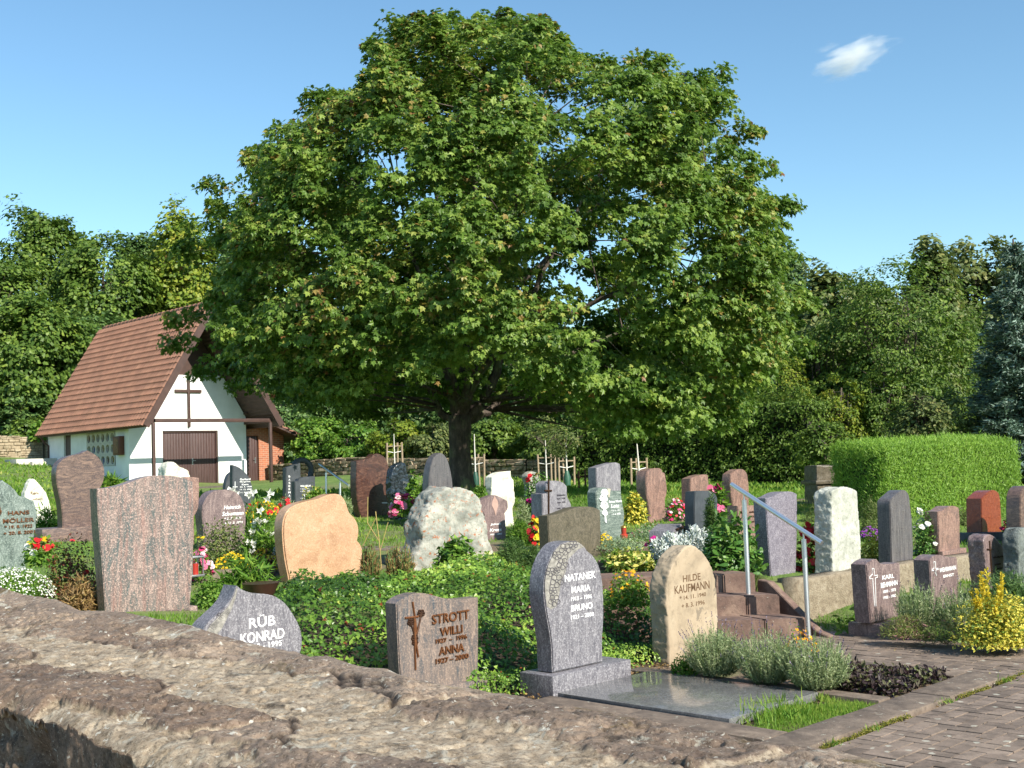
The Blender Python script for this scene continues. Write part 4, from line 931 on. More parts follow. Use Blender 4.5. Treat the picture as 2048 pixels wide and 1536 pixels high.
S = Stone('boulder', 'big mossy grey boulder headstone with orange lichen rising out of the ivy', '4',
  '465,1180! 468,1080 478,1010 500,950 535,900 545,820 540,760 558,680 588,620 618,560 640,500 672,475 705,462 740,440 790,445 830,440 880,452 920,480 950,500 985,545 1005,600 1030,690 1050,770 1065,860 1098,950 1105,1010 1100,1180!', 12.7, G['alpine'], .3, 40, .3, rough=.035, rough_front=.03, cat='boulder', dome=.05)
S = Stone('gravestone', 'small rosy shirt shaped headstone with white lettering beside the lichen boulder', '4',
  '1030,890! 1032,760 1033,650! 1005,625 990,580 1000,548! 1050,520 1110,500 1160,518 1212,545! 1214,600 1190,640! 1196,700 1200,780 1198,892!', 15.5, G['himalaya'], .12, 45, .2)
S.text([('Jakob', 1118, 724, 82, 24), ('Kress', 1118, 766, 92, 30), ('1927 - 2002', 1120, 800, 92, 14)], whitel, .003, shear=.2)
S.relief([[(1110, 505), (1092, 550), (1090, 580), (1108, 620), (1118, 660), (1126, 620), (1138, 580), (1135, 550)]], plain('pink_inlay', lin('#c9a697', .8), .5), 'drop_inlay', .003)
S = Stone('gravestone', 'tall white broken edged marble headstone near the red rose bush', '4',
  '1078,720! 1085,560 1092,360! 1150,328 1236,315! 1238,360 1255,385 1258,440 1268,540 1250,600 1252,660 1262,720!', 18, G['white'], .16, 45, .2, rough=.006, rough_front=.002)
# --- middle ---
S = Stone('gravestone', 'lilac grey headstone with a slot and a thin dark metal cross', '5',
  '437,900! 434,760 431,655! 480,647! 478,560 520,521! 560,519 600,523 650,540 686,577! 692,680 715,730 732,780 730,900!', 15, G['paradiso_l'], .2, 45, .3)
S.relief([[(494, 505), (494, 860)], [(452, 622), (525, 622)]], bronze2, 'metal_cross', rad=.012)
S.text([('Schuhmacher', 625, 665, 85, 22), ('Karl  1920', 625, 700, 85, 20), ('Anna  1923', 625, 740, 85, 20), ('2003   2008', 625, 800, 85, 16)], plain('grey_lettering', lin('#57525a', .8), .5), .006)
S = Stone('gravestone', 'blank olive brown granite headstone with a wavy top behind the rose carved headstone', '5',
  '512,1340! 500,1100 490,880! 545,872 620,852 700,820 790,792 850,785 910,785 970,795 1027,822! 1032,1000 1031,1340!', 12.8, G['olive'], .15, 45, .3)
S = Stone('gravestone', 'tall plain grey headstone standing behind the green veined one', '5',
  '1000,760! 990,600 985,388! 1060,360 1095,352 1150,337 1190,333 1228,347! 1236,420 1240,720!', 17, G['paradiso_l'], .16, 45, .4)
S = Stone('gravestone', 'green veined headstone with a white lily ornament and white lettering', '5',
  '1045,1120! 1020,1000 1000,860 988,740 985,640! 1010,600 1060,588 1110,600! 1135,616 1190,625 1240,620! 1247,700 1265,800 1275,870 1268,960 1258,1110!', 14.5, G['lutz'], .15, 45, .2)
S.text([('Anna Maria', 1180, 730, 135, 32), ('Lotz', 1180, 775, 80, 46), ('* 2. 11. 1911', 1186, 823, 90, 20), ('+ 4. 6. 2002', 1188, 860, 90, 20)], whitel, .003)
S.relief(sum([rosette(*q) for q in ((1065, 640, 30), (1055, 700, 36), (1062, 775, 36), (1068, 850, 24))], [])+[[(1065, 610), (1060, 700), (1062, 780), (1070, 860), (1080, 950)], [(1068, 850), (1074, 940)]], whitel, 'lily_ornament', rad=.011)
S.relief([[(1098, 598), (1108, 690), (1118, 690), (1132, 603)]], plain('vase_pale', lin('#c5bda8', .8), .6), 'vase_inlay', .004)
S = Stone('gravestone', 'tall slim rosy granite headstone with a notched shoulder on a low base', '5',
  '1530,912! 1525,820 1512,740 1500,650 1495,560 1496,480 1510,420! 1560,397 1620,390 1655,402 1665,432 1688,442 1698,500 1710,600 1705,660 1690,720 1695,800 1708,905!', 18, G['rose'], .19, 45, .01)
S.base('1490,912 1750,900 1750,948', -.07, .3, ext=.15)
S = Stone('gravestone', 'leaning grey pillow stone with a dark bronze branch on the grave bed', '5',
  '1775,1110! 1780,1035! 1860,960! 1990,1030! 1975,1090!', 13.5, G['paradiso_l'], .3, 60, .25)
S.relief([[(1800, 1020), (1850, 1000), (1900, 1010), (1960, 1035)], [(1850, 1000), (1870, 985)], [(1900, 1010), (1920, 990)]], bronze2, 'bronze_branch', rad=.015)
S = Stone('gravestone', 'plain rosy granite headstone with a gently curved top, beside pink begonias', 'A',
  '162,905! 158,700 156,500! 200,480 245,464 300,455 337,458! 348,570 356,680 356,905!', 18, G['rose'], .17, 45, .2)
S.base('30,900 600,880 600,935', -.06, .3, ext=.15)
S = Stone('gravestone', 'dark green grey headstone with a conical dwarf cypress growing at its face', 'A',
  '205,1080! 200,900 198,760 205,630! 255,625 320,622 380,632 425,670 437,740 436,860 430,1080!', 13.6, G['slate'], .14, 45, .3)
S = Stone('gravestone', 'rosy granite headstone with an angular diamond waist beside the hydrangea', 'A',
  '592,775! 572,650 566,520 573,452! 610,425 650,402 700,405 735,440 747,500 756,580 757,780!', 18.5, G['rose'], .16, 45, .3)
S = Stone('gravestone', 'low rosy headstone with a cross and brown lettering, partly behind the handrail', 'A',
  '645,1010! 641,890 640,776! 830,772! 835,1060!', 15, G['rose'], .16, 45, .3)
S.text([('ANNA', 790, 840, 70, 24), ('1921', 790, 885, 60, 22), ('2001', 790, 940, 60, 20)], bronze2, .006)
S.relief([[(688, 790), (688, 880)], [(662, 840), (715, 840)]], bronze2, 'cross', rad=.012)
# --- right terrace ---
S = Stone('gravestone', 'big speckled grey blank headstone tapering downward, beside the handrail', 'A',
  '982,1515! 972,1350 955,1130 940,900 930,700! 960,695 1000,682 1040,660 1080,642 1130,632 1180,630 1215,638 1250,656! 1253,900 1246,1200 1236,1495!', 11.85, G['grey'], .15, 45, .05)
S = Stone('gravestone', 'tall pale rough headstone of quartzite with a dark hewn side', 'A',
  '1617,1500! 1612,1200 1608,1000 1605,800 1606,650 1640,610 1700,590 1780,588 1840,608 1868,650 1875,800 1890,1000 1900,1200 1900,1440!', 11.9, G['quartz'], .20, 45, .06, rough=.018, rough_front=.006, mats=[G['quartz'], G['quartz_r']])
S = Stone('gravestone', 'tall dark grey ribbed headstone with rounded shoulders on the terrace', 'B',
  '692,1402! 688,1200 682,1000 678,850 675,740 690,705! 730,670 790,620 830,617 858,640 875,690 882,760 900,900 908,1050 912,1200 912,1378!', 12.6, G['darkgrey'], .15, 45, .05)
S = Stone('gravestone', 'rosy grey brushed headstone on a base beside the white rose bush', 'B',
  '1178,1245! 1172,1050 1166,836! 1215,825 1255,797 1290,780 1340,778 1385,797! 1392,950 1394,1235!', 13.3, G['rose'], .16, 45, .01)
S.base('1178,1245 1425,1215 1425,1310', -.04, .25, ext=.1)
S = Stone('gravestone', 'glossy brick red granite headstone before the clipped hedge', 'B',
  '1622,1230! 1618,1000 1612,702! 1650,665 1700,625 1745,616 1785,640 1802,690 1810,800 1818,950 1822,1210!', 15, G['red'], .2, 45, .2)
S = Stone('gravestone', 'brown granite headstone with broad rounded shoulder cut by the edge of the view', 'B',
  '2018,1220! 2012,1000 2010,720 2020,640 2045,595 2080,572 2140,580 2200,640 2215,800 2218,1200!', 14.2, G['swirl'], .17, 45, .2)
S = Stone('gravestone', 'small dark headstone with rough side and sunk cross above the dwarf pine', 'B',
  '1668,1540! 1655,1350 1642,1200 1638,1130 1655,1085! 1690,1068 1730,1082 1790,1140 1850,1220 1868,1300 1888,1520!', 11.3, G['himalaya'], .16, 45, .2, rough=.012, rough_front=.001, mats=[G['himalaya'], G['quartz_r']])
S.text([('Wolfgang', 1785, 1300, 110, 30), ('1920', 1780, 1375, 60, 22), ('2001', 1785, 1420, 62, 22)], bronze2, .004)
S.relief([[(1690, 1135), (1700, 1300), (1715, 1500)], [(1665, 1222), (1725, 1222)]], bronze2, 'sunk_cross', rad=.008)
S = Stone('gravestone', 'rough grey blackish headstone half out of view beside the dwarf pine', 'B',
  '2000,1500! 1990,1250 1988,1100 2005,1010! 2060,1000 2150,1030 2200,1100 2210,1500!', 11.2, G['quartz_r'], .15, 45, .2, rough=.02)
S = Stone('gravestone', 'low rosy headstone with outlined cross on a base at the paving, next to the lavender', 'C',
  '480,945! 465,800 450,600 440,450 432,356! 470,325 520,300 545,298! 560,318 590,345 640,348 700,347 740,340 777,334! 782,550 765,870!', 10.3, G['himalaya'], .15, 45, .01)
S.base('520,962! 520,1060! 700,940', -.05, .25, ext=.1)
S.text([('KARL', 655, 478, 120, 52), ('BEHMANN', 665, 552, 170, 62), ('1899 - 1973', 668, 622, 130, 36), ('1902 - 1985', 670, 682, 130, 34)], whitel, .003)
cr_ = [[(490, 395), (492, 455), (462, 487), (462, 500), (495, 495), (515, 780), (530, 780), (522, 495), (546, 480), (546, 462), (515, 468), (508, 395), (490, 395)]]
S.relief(cr_, whitel, 'outlined_cross', rad=.0035)
S = Stone('gravestone', 'low rosy headstone with outlined cross half hidden by grey lavender', 'C',
  '1102,860! 1095,600 1088,450 1080,312! 1115,275 1160,255 1210,258 1260,272 1310,282 1362,278! 1378,500 1382,830!', 11, G['himalaya'], .16, 45, .1)
S.text([('WEHRMANN', 1265, 398, 170, 55), ('ERNST', 1275, 465, 110, 34)], whitel, .003)
S.relief([[(1122, 325), (1122, 395), (1102, 405), (1102, 418), (1125, 415), (1150, 470), (1140, 412), (1168, 402), (1166, 392), (1140, 395), (1138, 325), (1122, 325)]], whitel, 'outlined_cross', rad=.0035)
# --- far / back ---
S = Stone('gravestone', 'old dark stone pillar with a moulded cap beside the clipped hedge', 'A',
  '1452,640! 1448,430 1446,365! 1640,362! 1642,640!', 19, G['olive'], .35, 20, .5, cat='pillar', rough=.012)
box_obj('cap', (-.03, S.w+.03, -.04, .39, S.out[2][1]+.01, S.out[2][1]+.07), G['olive'], S.root, .01)
S = Stone('gravestone', 'low grey block headstone under the hedge, behind the speckled grey one', 'A', '1250,900! 1252,705! 1335,705! 1340,900!', 20, G['olive'], .2, 45, .2)
S = Stone('gravestone', 'low dark block headstone under the hedge beside the low grey block', 'A', '1345,860! 1340,705! 1450,700! 1455,860!', 20.3, G['slate'], .2, 45, .2)
S = Stone('gravestone', 'weathered grey old headstone with a rounded top behind the red roses', '5', '300,560! 275,480 300,440 340,425 380,445 410,480 400,560!', 21, G['alpine'], .15, 40, .4, rough=.01)
# small iron crosses on the far lawn
def iron_cross(label, px, Y, h, w_):
    x = colx(px, Y, 970); r = empty('grave_cross', label, 'cross', (x, Y, gz(x, Y)), R(40), 'small iron crosses on the far lawn')
    tubes_obj('upright', [([(0, 0, -.1), (0, 0, h)], .022)], bronze2, r, 6); tubes_obj('crossbar', [([(-w_, 0, h*.68), (w_, 0, h*.68)], .02)], bronze2, r, 6)
iron_cross('small thin rusty iron cross on the far lawn', 1158, 27, .42, .07)
iron_cross('wider rusty iron cross with scrolls on the far lawn', 1171, 26.5, .46, .14)
# ================================================================= PLANTS
def shade(a): return a
LM = {}
LM['maple'] = leafmat('maple_leaf', [(0, '#3f5a1e'), (.45, '#5f7e31'), (.8, '#8da44c'), (.9, '#98994a'), (.95, '#937d45'), (1, '#7d5233')], 1.08, .42, .45)
LM['beech'] = leafmat('beech_leaf', [(0, '#38541f'), (.5, '#56702c'), (.85, '#7a923e'), (1, '#a3a347')], 1.15, .4)
LM['beech_y'] = leafmat('yellow_green_leaf', [(0, '#4a6a22'), (.5, '#7b922f'), (.85, '#a5ab42'), (1, '#b98a45')], .92, .4)
LM['dark'] = leafmat('dark_leaf', [(0, '#2a4520'), (.6, '#4d6836'), (1, '#748a48')], 1.3, .3)
LM['brownish'] = leafmat('brownish_leaf', [(0, '#3f4e2a'), (.6, '#5f6e3c'), (1, '#84804a')], 1.3, .35)
LM['grey'] = leafmat('spruce_needle', [(0, '#3c5040'), (.5, '#5f7a68'), (1, '#95ab9e')], 1.0, .1)
LM['thuja'] = leafmat('hedge_leaf', [(0, '#58802a'), (.5, '#80aa3c'), (1, '#a5c455')], .88, .35)
LM['ivy'] = leafmat('ivy_leaf', [(0, '#2f4c1e'), (.4, '#4a6e28'), (.7, '#769a3c'), (.9, '#a0bd50'), (.96, '#a9b95a'), (1, '#8a4a2c')], .98, .3, .35)
LM['fresh'] = leafmat('fresh_leaf', [(0, '#3f6b22'), (.6, '#699032'), (1, '#a4bb52')], .98, .4)
LM['varieg'] = leafmat('variegated_leaf', [(0, '#4c7a2c'), (.45, '#7a9b3c'), (.55, '#d8cf6a'), (1, '#ece9a8')], .9, .3)
LM['yvar'] = leafmat('yellow_variegated_leaf', [(0, '#426a2a'), (.35, '#7a9640'), (.5, '#dccf4e'), (.8, '#ecdf6e'), (1, '#f3eeb0')], .92, .3)
LM['silver'] = leafmat('silver_leaf', [(0, '#a9b3ad'), (1, '#e6ebe6')], .95, .15, .7)
LM['lav'] = leafmat('lavender_leaf', [(0, '#66784c'), (.6, '#97a878'), (1, '#c6cca0')], .98, .25)
LM['purple'] = leafmat('dark_purple_leaf', [(0, '#2a2022'), (.55, '#453234'), (.85, '#5c5a3c'), (1, '#76804a')], .8, .1, .55)
LM['red'] = leafmat('reddish_leaf', [(0, '#3b5a28'), (.4, '#62783a'), (.6, '#7a4a32'), (1, '#8a3a30')], .98, .3)
LM['dry'] = leafmat('dry_leaf', [(0, '#5f4a33'), (.6, '#96784c'), (1, '#a89a5a')], 1.0, .2)
LM['rhodo'] = leafmat('glossy_leaf', [(0, '#35602a'), (.6, '#5d8a3c'), (1, '#a3b95a')], .8, .2, .3)
LM['grass'] = leafmat('grass_blade', [(0, '#4c7426'), (.5, '#6f9534'), (.85, '#9aa94c'), (1, '#c3b878')], 1.08, .45, .6)
LM['sedum'] = leafmat('sedum_leaf', [(0, '#6b8a62'), (.6, '#8fa87c'), (.9, '#b9b887'), (1, '#a8674a')], .85, .2)
LM['white'] = leafmat('white_petal', [(0, '#e8e6dc'), (1, '#fbfaf4')], .95, .3)
LM['yellow'] = leafmat('yellow_petal', [(0, '#e0a818'), (.5, '#f0cc1e'), (1, '#f6dd3c')], .95, .3)
LM['orange'] = leafmat('orange_petal', [(0, '#d98712'), (.7, '#f0b01c'), (1, '#f4c52c')], .95, .3)
LM['redf'] = leafmat('red_petal', [(0, '#b8141c'), (.6, '#d9252a'), (1, '#e8474a')], .95, .3)
LM['pink'] = leafmat('pink_petal', [(0, '#c8286c'), (.5, '#dc5c8c'), (.8, '#eba0b4'), (1, '#f4dfe0')], .95, .3)
LM['magenta'] = leafmat('magenta_petal', [(0, '#b0186c'), (1, '#d838a0')], .95, .3)
LM['violet'] = leafmat('violet_petal', [(0, '#7a2c94'), (1, '#b45cc8')], .95, .3)
LM['spike'] = leafmat('lavender_spike', [(0, '#4a4054'), (.6, '#685c74'), (1, '#8f8298')], .85, .1)
LM['heather'] = leafmat('heather_leaf', [(0, '#5a7032'), (.6, '#86904a'), (.8, '#a86878'), (1, '#c07a90')], .8, .2)
stem_m = plain('stem_bark', lin('#6b5a45', .8), .8)
green_stem = plain('green_stem', lin('#5c7a3a', .8), .7)
m = Mat('maple_bark'); v = m.co((1, 1, .35))
c = m.ramp(m.noise(v, 9, 8, .7), ((.3, lin('#2f2a26', .9)), (.55, lin('#5c5047', .9)), (.72, lin('#8b7f70', .9))))
c = m.mix(m.ramp(m.noise(m.co(), 2.5, 5, .7), ((.52, (0, 0, 0, 1)), (.62, (.7, .7, .7, 1)))), c, lin('#7d8a5c', .7)); m.col(c); m.rough(.9); m.bump(m.noise(v, 22, 8, .7), .9, .03); bark = m.m

def shell_pts(n, r, bias=.55, up=.15):
    """points in a unit ball, mostly near the surface"""
    d = rdirs(n, r); rad = r.random(n)**(1/3)*bias+(1-bias)*np.minimum(1, .85+.25*r.random(n)); return d*np.minimum(rad, 1.0)[:, None], d
FL = []
def bush(name, label, cat, px0, px1, ytop, Y, mat, leaf='oval', ls=.035, n=1500, flowers=None, group=None, depth=None, zlow=-.03, stems=8, base_y=None, lumps=7, seed=0, upn=.45, z0=None, noise=.18, foot=None, wid=1.0, hmin=.08):
    """rounded leafy plant. width from two pixel columns, height from its top pixel row, foot on the ground"""
    r = np.random.default_rng(seed+int(px0)*3+int(ytop)); cx = (px0+px1)/2; P = at(cx, ytop, Y); x = P.x; w_ = abs(colx(px1, Y, ytop)-colx(px0, Y, ytop))
    g = gz(x, Y) if z0 is None else z0
    if foot is not None: g = at(cx, foot, Y).z
    h = max(hmin, P.z-g); d = depth or w_*.8
    root = empty(name, label, cat, (x, Y, g), r.uniform(0, 6), group); root.rotation_euler[2] = 0
    # lumps
    C = r.normal(size=(lumps, 3)); C = unit(C)*.42*r.random((lumps, 1))**.5; C[:, 2] = np.abs(C[:, 2]); Rr = r.uniform(.42, .68, lumps)
    C[0] = (0, 0, .1); Rr[0] = .75
    k = r.integers(0, lumps, n); p, dr = shell_pts(n, r, .35); Q = C[k]+p*Rr[k][:, None]
    Q = Q/np.maximum(1, np.linalg.norm(Q, axis=1, keepdims=True)/(1+noise*r.random((n, 1))))
    Q[:, 2] = np.abs(Q[:, 2]); ext_z = np.percentile(Q[:, 2], 99.3); ext_x = np.percentile(np.abs(Q[:, 0]), 98.5)
    Q = Q/np.array([ext_x, ext_x, ext_z]); N = unit(Q+np.array([0, 0, .25]))
    Pw = Q*np.array([w_/2, d/2, h]); Pw[:, 2] += zlow*0
    Nn = unit(N*.7+np.array([0, 0, upn])+r.normal(size=(n, 3))*.55)
    tt = np.clip(.5*r.random(n)+.5*(fbm(Q*2.5+seed, 2, seed)*.5+.5), 0, 1)
    ax = unit(N+np.array([0, 0, .3])+r.normal(size=(n, 3))*.6)
    leaves('foliage', Pw, Nn, ls*r.uniform(.6, 1.25, n), leaf, mat, root, tt, ax, r, wid)
    if stems:
        L = []
        for i in range(stems):
            t = Q[r.integers(0, n)]*np.array([w_/2, d/2, h])*.8; L.append(([(t[0]*.12, t[1]*.12, -.02), (t[0]*.5, t[1]*.5, t[2]*.55), tuple(t)], [max(.004, h*.018), max(.003, h*.012), .002]))
        tubes_obj('stem', L, stem_m, root, 5)
    for fl in (flowers or []):
        fm, fn, fs, ft, fname = fl[:5]; zmin = fl[5] if len(fl) > 5 else .35
        d_ = rdirs(fn*6, r); d_[:, 2] = np.abs(d_[:, 2]); ok = (d_[:, 2] > zmin)
        if len(fl) > 6: ok &= (d_[:, 0] > fl[6][0]) & (d_[:, 0] < fl[6][1])
        d_ = d_[ok][:fn]; d_ = d_/np.maximum(1e-6, 1)
        Pf = d_*np.array([w_/2, d/2, h])*r.uniform(.97, 1.08, (len(d_), 1)); nf_ = len(Pf); rep = 3 if ft in ('disc', 'star') and fs > .05 else 1
        if rep > 1:
            Pf = np.repeat(Pf, 3, 0)+np.repeat(r.normal(size=(nf_, 3))*0, 3, 0)+r.normal(size=(nf_*3, 3))*fs*.12; Nf = unit(np.repeat(d_, 3, 0)+np.array([.3, -.7, .5])+r.normal(size=(nf_*3, 3))*.7)
            tn = np.clip(np.repeat(r.random(nf_), 3)+r.normal(size=nf_*3)*.1, 0, 1)
        else: Nf = unit(d_+np.array([.3, -.6, .6])+r.normal(size=(nf_, 3))*.35); tn = r.random(nf_)
        leaves(fname, Pf, Nf, fs*r.uniform(.75, 1.15, len(Pf)), ft, fm, root, tn, None, r)
    return root
def sprigs(name, label, cat, px0, px1, ytop, Y, mat, nst=160, nl=22, ls=.03, spikes=None, seed=0, group=None, depth=None, z0=None, arch=.35, width=.10, stem_r=.0016, foot=None, tip='needle'):
    """plant of many upright stalks (lavender, lilies, dusty miller)"""
    r = np.random.default_rng(seed+int(px0)+int(Y*10)); cx = (px0+px1)/2; P = at(cx, ytop, Y); x = P.x; w_ = abs(colx(px1, Y, ytop)-colx(px0, Y, ytop)); g = gz(x, Y) if z0 is None else z0
    if foot is not None: g = at(cx, foot, Y).z
    h = max(.08, P.z-g); d = depth or w_; root = empty(name, label, cat, (x, Y, g), 0, group)
    th = r.uniform(0, 2*math.pi, nst); rr = np.sqrt(r.random(nst)); hh = h*(1-.38*rr**2)*r.uniform(.55, 1.12, nst)
    B = np.stack([np.cos(th)*rr*.42*w_/2, np.sin(th)*rr*.42*d/2, 0*th], 1); Tp = np.stack([np.cos(th)*rr*w_/2, np.sin(th)*rr*d/2, hh], 1)
    tl = r.random((nst, nl)); tl = .12+.83*np.sort(tl, 1)
    mid = (B+Tp)/2+np.stack([np.cos(th)*rr*w_*.08, np.sin(th)*rr*d*.08, -0*hh], 1)
    f_ = lambda t: (1-t)**2*B[:, None]+2*t*(1-t)*mid[:, None]+t*t*Tp[:, None]
    Pl = f_(tl[..., None]).reshape(-1, 3); n = len(Pl); dirn = np.repeat(unit(Tp-B), nl, 0)
    ax = unit(dirn*1.1+r.normal(size=(n, 3))*.45); N = unit(r.normal(size=(n, 3))+np.array([0, -.3, .5]))
    leaves('foliage', Pl, N, ls*r.uniform(.6, 1.2, n), tip, mat, root, np.clip(np.repeat(r.random(nst), nl)*.6+r.random(n)*.4, 0, 1), ax, r)
    L = []
    for i in range(0, nst, max(1, nst//90)): L.append(([tuple(B[i]), tuple(mid[i]), tuple(Tp[i])], stem_r))
    tubes_obj('stem', L, green_stem, root, 3)
    if spikes:
        sm, ns, sl_, ssz = spikes; k = r.choice(nst, ns, replace=ns > nst); top = Tp[k]+unit(Tp[k]-B[k])*sl_*r.uniform(.4, 1.6, (ns, 1)); q = 7
        tt = np.linspace(0, 1, q)[None, :, None]; pp = (top[:, None]+unit(Tp[k]-B[k])[:, None]*tt*.045).reshape(-1, 3); n = len(pp)
        leaves('flower_spike', pp, rdirs(n, r), ssz, 'quad', sm, root, np.repeat(r.random(ns), q), np.tile([0, 0, 1.], (n, 1))+r.normal(size=(n, 3))*.5, r)
        tubes_obj('flower_stalk', [([tuple(Tp[k[i]]), tuple(top[i])], .0012) for i in range(ns)], green_stem, root, 3)
    return root

def crown(parent, C, Rx, mat, nlobe, ncl, nleaf, ls, leaf='maple', seed=0, prof=None, flat=.42, cl=.34, lobe=(.16, .26), inner=.25, droop=.35, tintf=None, name='crown'):
    """tree crown: lobes in an envelope, clusters on the lobes, leaves in each cluster. prof(dirs)->scale of the envelope"""
    r = np.random.default_rng(seed); Rx = np.array(Rx, float)
    d = rdirs(nlobe, r); rad = np.where(r.random(nlobe) < inner, r.uniform(.25, .7, nlobe), r.uniform(.76, .93, nlobe)); s = prof(d) if prof else 1
    LC = d*(rad*s)[:, None]; LR = r.uniform(lobe[0], lobe[1], nlobe)
    k = np.repeat(np.arange(nlobe), ncl); m_ = len(k); dd = unit(rdirs(m_, r)+d[k]*.55+np.array([0, 0, .35])); Q = LC[k]+dd*(LR[k]*r.uniform(.55, 1.05, m_))[:, None]
    CC = Q*Rx+np.array(C)
    kk = np.repeat(np.arange(m_), nleaf); n = len(kk); off = rdirs(n, r)*(r.random((n, 1))**.45)*cl*np.array([1, 1, flat]); outw = unit(Q/np.maximum(Rx, 1e-6)*Rx.mean())
    o2 = outw[kk]; rr_ = np.linalg.norm(off[:, :2], axis=1); off[:, 2] -= droop*rr_**2/cl+0
    P = CC[kk]+off+o2*cl*.15
    N = unit(np.array([0, 0, .5])+o2*.75+off/cl*.35+r.normal(size=(n, 3))*.42)
    ax = unit(o2*.6+off/cl*.6+np.array([0, 0, -.35])+r.normal(size=(n, 3))*.5)
    ct = r.random(m_)*.55; tint = np.clip(ct[kk]+r.random(n)*.42, 0, .88)
    if tintf is not None: tint = tintf(P-np.array(C), tint, r, ct[kk])
    o = leaves(name, P, N, ls*r.uniform(.65, 1.2, n), leaf, mat, parent, tint, ax, r)
    return o, CC
def limbs(C_top, base, fork_z, Rx, n1, n2, seed, r0, mat, parent, name='branch', CC=None, r1=None, twig=.012):
    r = np.random.default_rng(seed); L = []; C = np.array(C_top); base = np.array(base, float); fork = base+np.array([0, 0, fork_z])
    r1 = r1 or r0*.55; tips = CC[r.choice(len(CC), n1*n2, replace=False)] if CC is not None else None
    ang = 0
    for i in range(n1):
        ang = 2*math.pi*i/n1+r.uniform(-.25, .25); el = r.uniform(.25, 1.2) if i else 1.4
        dr = np.array([math.cos(ang)*math.cos(el), math.sin(ang)*math.cos(el), math.sin(el)]); end = C+dr*np.array(Rx)*.72
        st_ = fork+np.array([0, 0, r.uniform(-.1, .5)*fork_z*.25]); m1 = st_+(end-st_)*.33+np.array([0, 0, .12*Rx[2]]); m2 = st_+(end-st_)*.68+np.array([0, 0, .10*Rx[2]])+r.normal(size=3)*.15
        pts = [st_, m1, m2, end]; pp = []
        for j in range(10):
            t = j/9; pp.append(tuple((1-t)**3*pts[0]+3*t*(1-t)**2*pts[1]+3*t*t*(1-t)*pts[2]+t**3*pts[3]+r.normal(size=3)*.02))
        L.append((pp, list(np.linspace(r1, twig*1.6, 10))))
        if tips is not None:
            my = tips[np.argsort(np.linalg.norm(tips-end, axis=1))[:n2]]
            for e in my:
                kx = r.integers(3, 9); s_ = np.array(pp[kx]); mm_ = (s_+e)/2+np.array([0, 0, .12])+r.normal(size=3)*.12; L.append(([tuple(s_), tuple(mm_), tuple(e)], [r1*(1-kx/11)*.5+twig*.6, twig*.9, twig*.4]))
    return tubes_obj(name, L, mat, parent, 6)

# ---------------- the big maple
MX, MY = colx(922, 26.2, 975), 26.2; MZ = gz(MX, MY)
tr = empty('maple_tree', 'large broad maple with green and rust tinted leaves in the middle of the graveyard', 'tree', (MX, MY, MZ))
sc_ = MY/F
PROF = [(10, 900, 1010), (30, 830, 1060), (50, 792, 1090), (80, 765, 1105), (110, 755, 1150), (135, 748, 1250), (155, 742, 1390), (175, 712, 1435), (200, 640, 1438), (228, 578, 1425), (265, 556, 1440), (300, 518, 1478), (345, 508, 1518), (375, 500, 1532), (410, 480, 1548), (470, 450, 1560), (550, 432, 1576), (620, 425, 1582), (680, 425, 1578), (730, 455, 1560), (775, 540, 1532), (810, 600, 1515), (840, 980, 1490), (865, 1130, 1430)]
zz_ = np.array([at(1000, y, MY).z for y, _, _ in PROF])[::-1]-MZ
xl = np.array([at(a, y, MY).x for y, a, _ in PROF])[::-1]-MX; xr = np.array([at(b, y, MY).x for y, _, b in PROF])[::-1]-MX
rr = np.random.default_rng(2)
nL = 430
def maple_env(z, ca):           # half width at height z towards cos(angle) ca
    l, r_ = np.interp(z, zz_, -xl), np.interp(z, zz_, xr); m_ = (l+r_)/2
    return np.where(ca < 0, m_+(l-m_)*(-ca), m_+(r_-m_)*ca)
zl = rr.uniform(zz_[0]+.1, zz_[-1]-.15, nL*6); al = rr.uniform(0, 2*math.pi, nL*6); wv = maple_env(zl, np.cos(al)); keep = rr.random(nL*6) < (wv/wv.max()+.08); zl, al, wv = zl[keep][:nL], al[keep][:nL], wv[keep][:nL]
inn = rr.random(nL) < .22; rad = np.where(inn, rr.uniform(.2, .7, nL), 1)*1.0; LRad = rr.uniform(.5, .95, nL)*np.clip(wv/3.2, .42, 1)
wv = np.minimum(wv, maple_env(np.minimum(zl+LRad*.9, zz_[-1]), np.cos(al))+LRad*.55)
ctr = np.stack([np.cos(al)*np.maximum(wv*rad-LRad*.9, .05), np.sin(al)*np.maximum(wv*rad-LRad*.9, .05), np.minimum(zl, zz_[-1]-LRad*.8)], 1)
# spikes standing out of the silhouette, as in the photo
extra = [(800, 40, .34), (980, 22, .34), (1003, 12, .28), (1085, 52, .32), (905, 45, .32), (1110, 100, .34), (760, 90, .36), (1160, 125, .32), (1205, 135, .32), (1265, 130, .34), (1305, 128, .34), (1425, 165, .38), (1440, 195, .34), (1480, 275, .40), (1520, 350, .45), (1545, 420, .45), (440, 375, .36), (455, 420, .40), (520, 310, .36), (530, 345, .40), (575, 265, .35), (640, 205, .42), (680, 200, .4), (735, 185, .3), (420, 455, .42), (400, 500, .45), (375, 640, .38), (362, 690, .32), (430, 740, .5), (480, 770, .5), (1570, 520, .4), (1585, 600, .42), (1575, 700, .42), (1460, 850, .6), (1340, 880, .55), (1240, 860, .5), (1110, 790, .45), (1380, 170, .4)]
ex = [at(px, py, MY+rr.uniform(-1.5, 1.5))-Vector((MX, MY, MZ)) for px, py, _ in extra]
ctr = np.vstack([ctr, np.array([tuple(e) for e in ex])]); LRad = np.concatenate([LRad, [e[2] for e in extra]]); nL = len(ctr)
ncl = np.maximum(3, (11*(LRad/.7)**1.7)).astype(int); k = np.repeat(np.arange(nL), ncl); m_ = len(k)
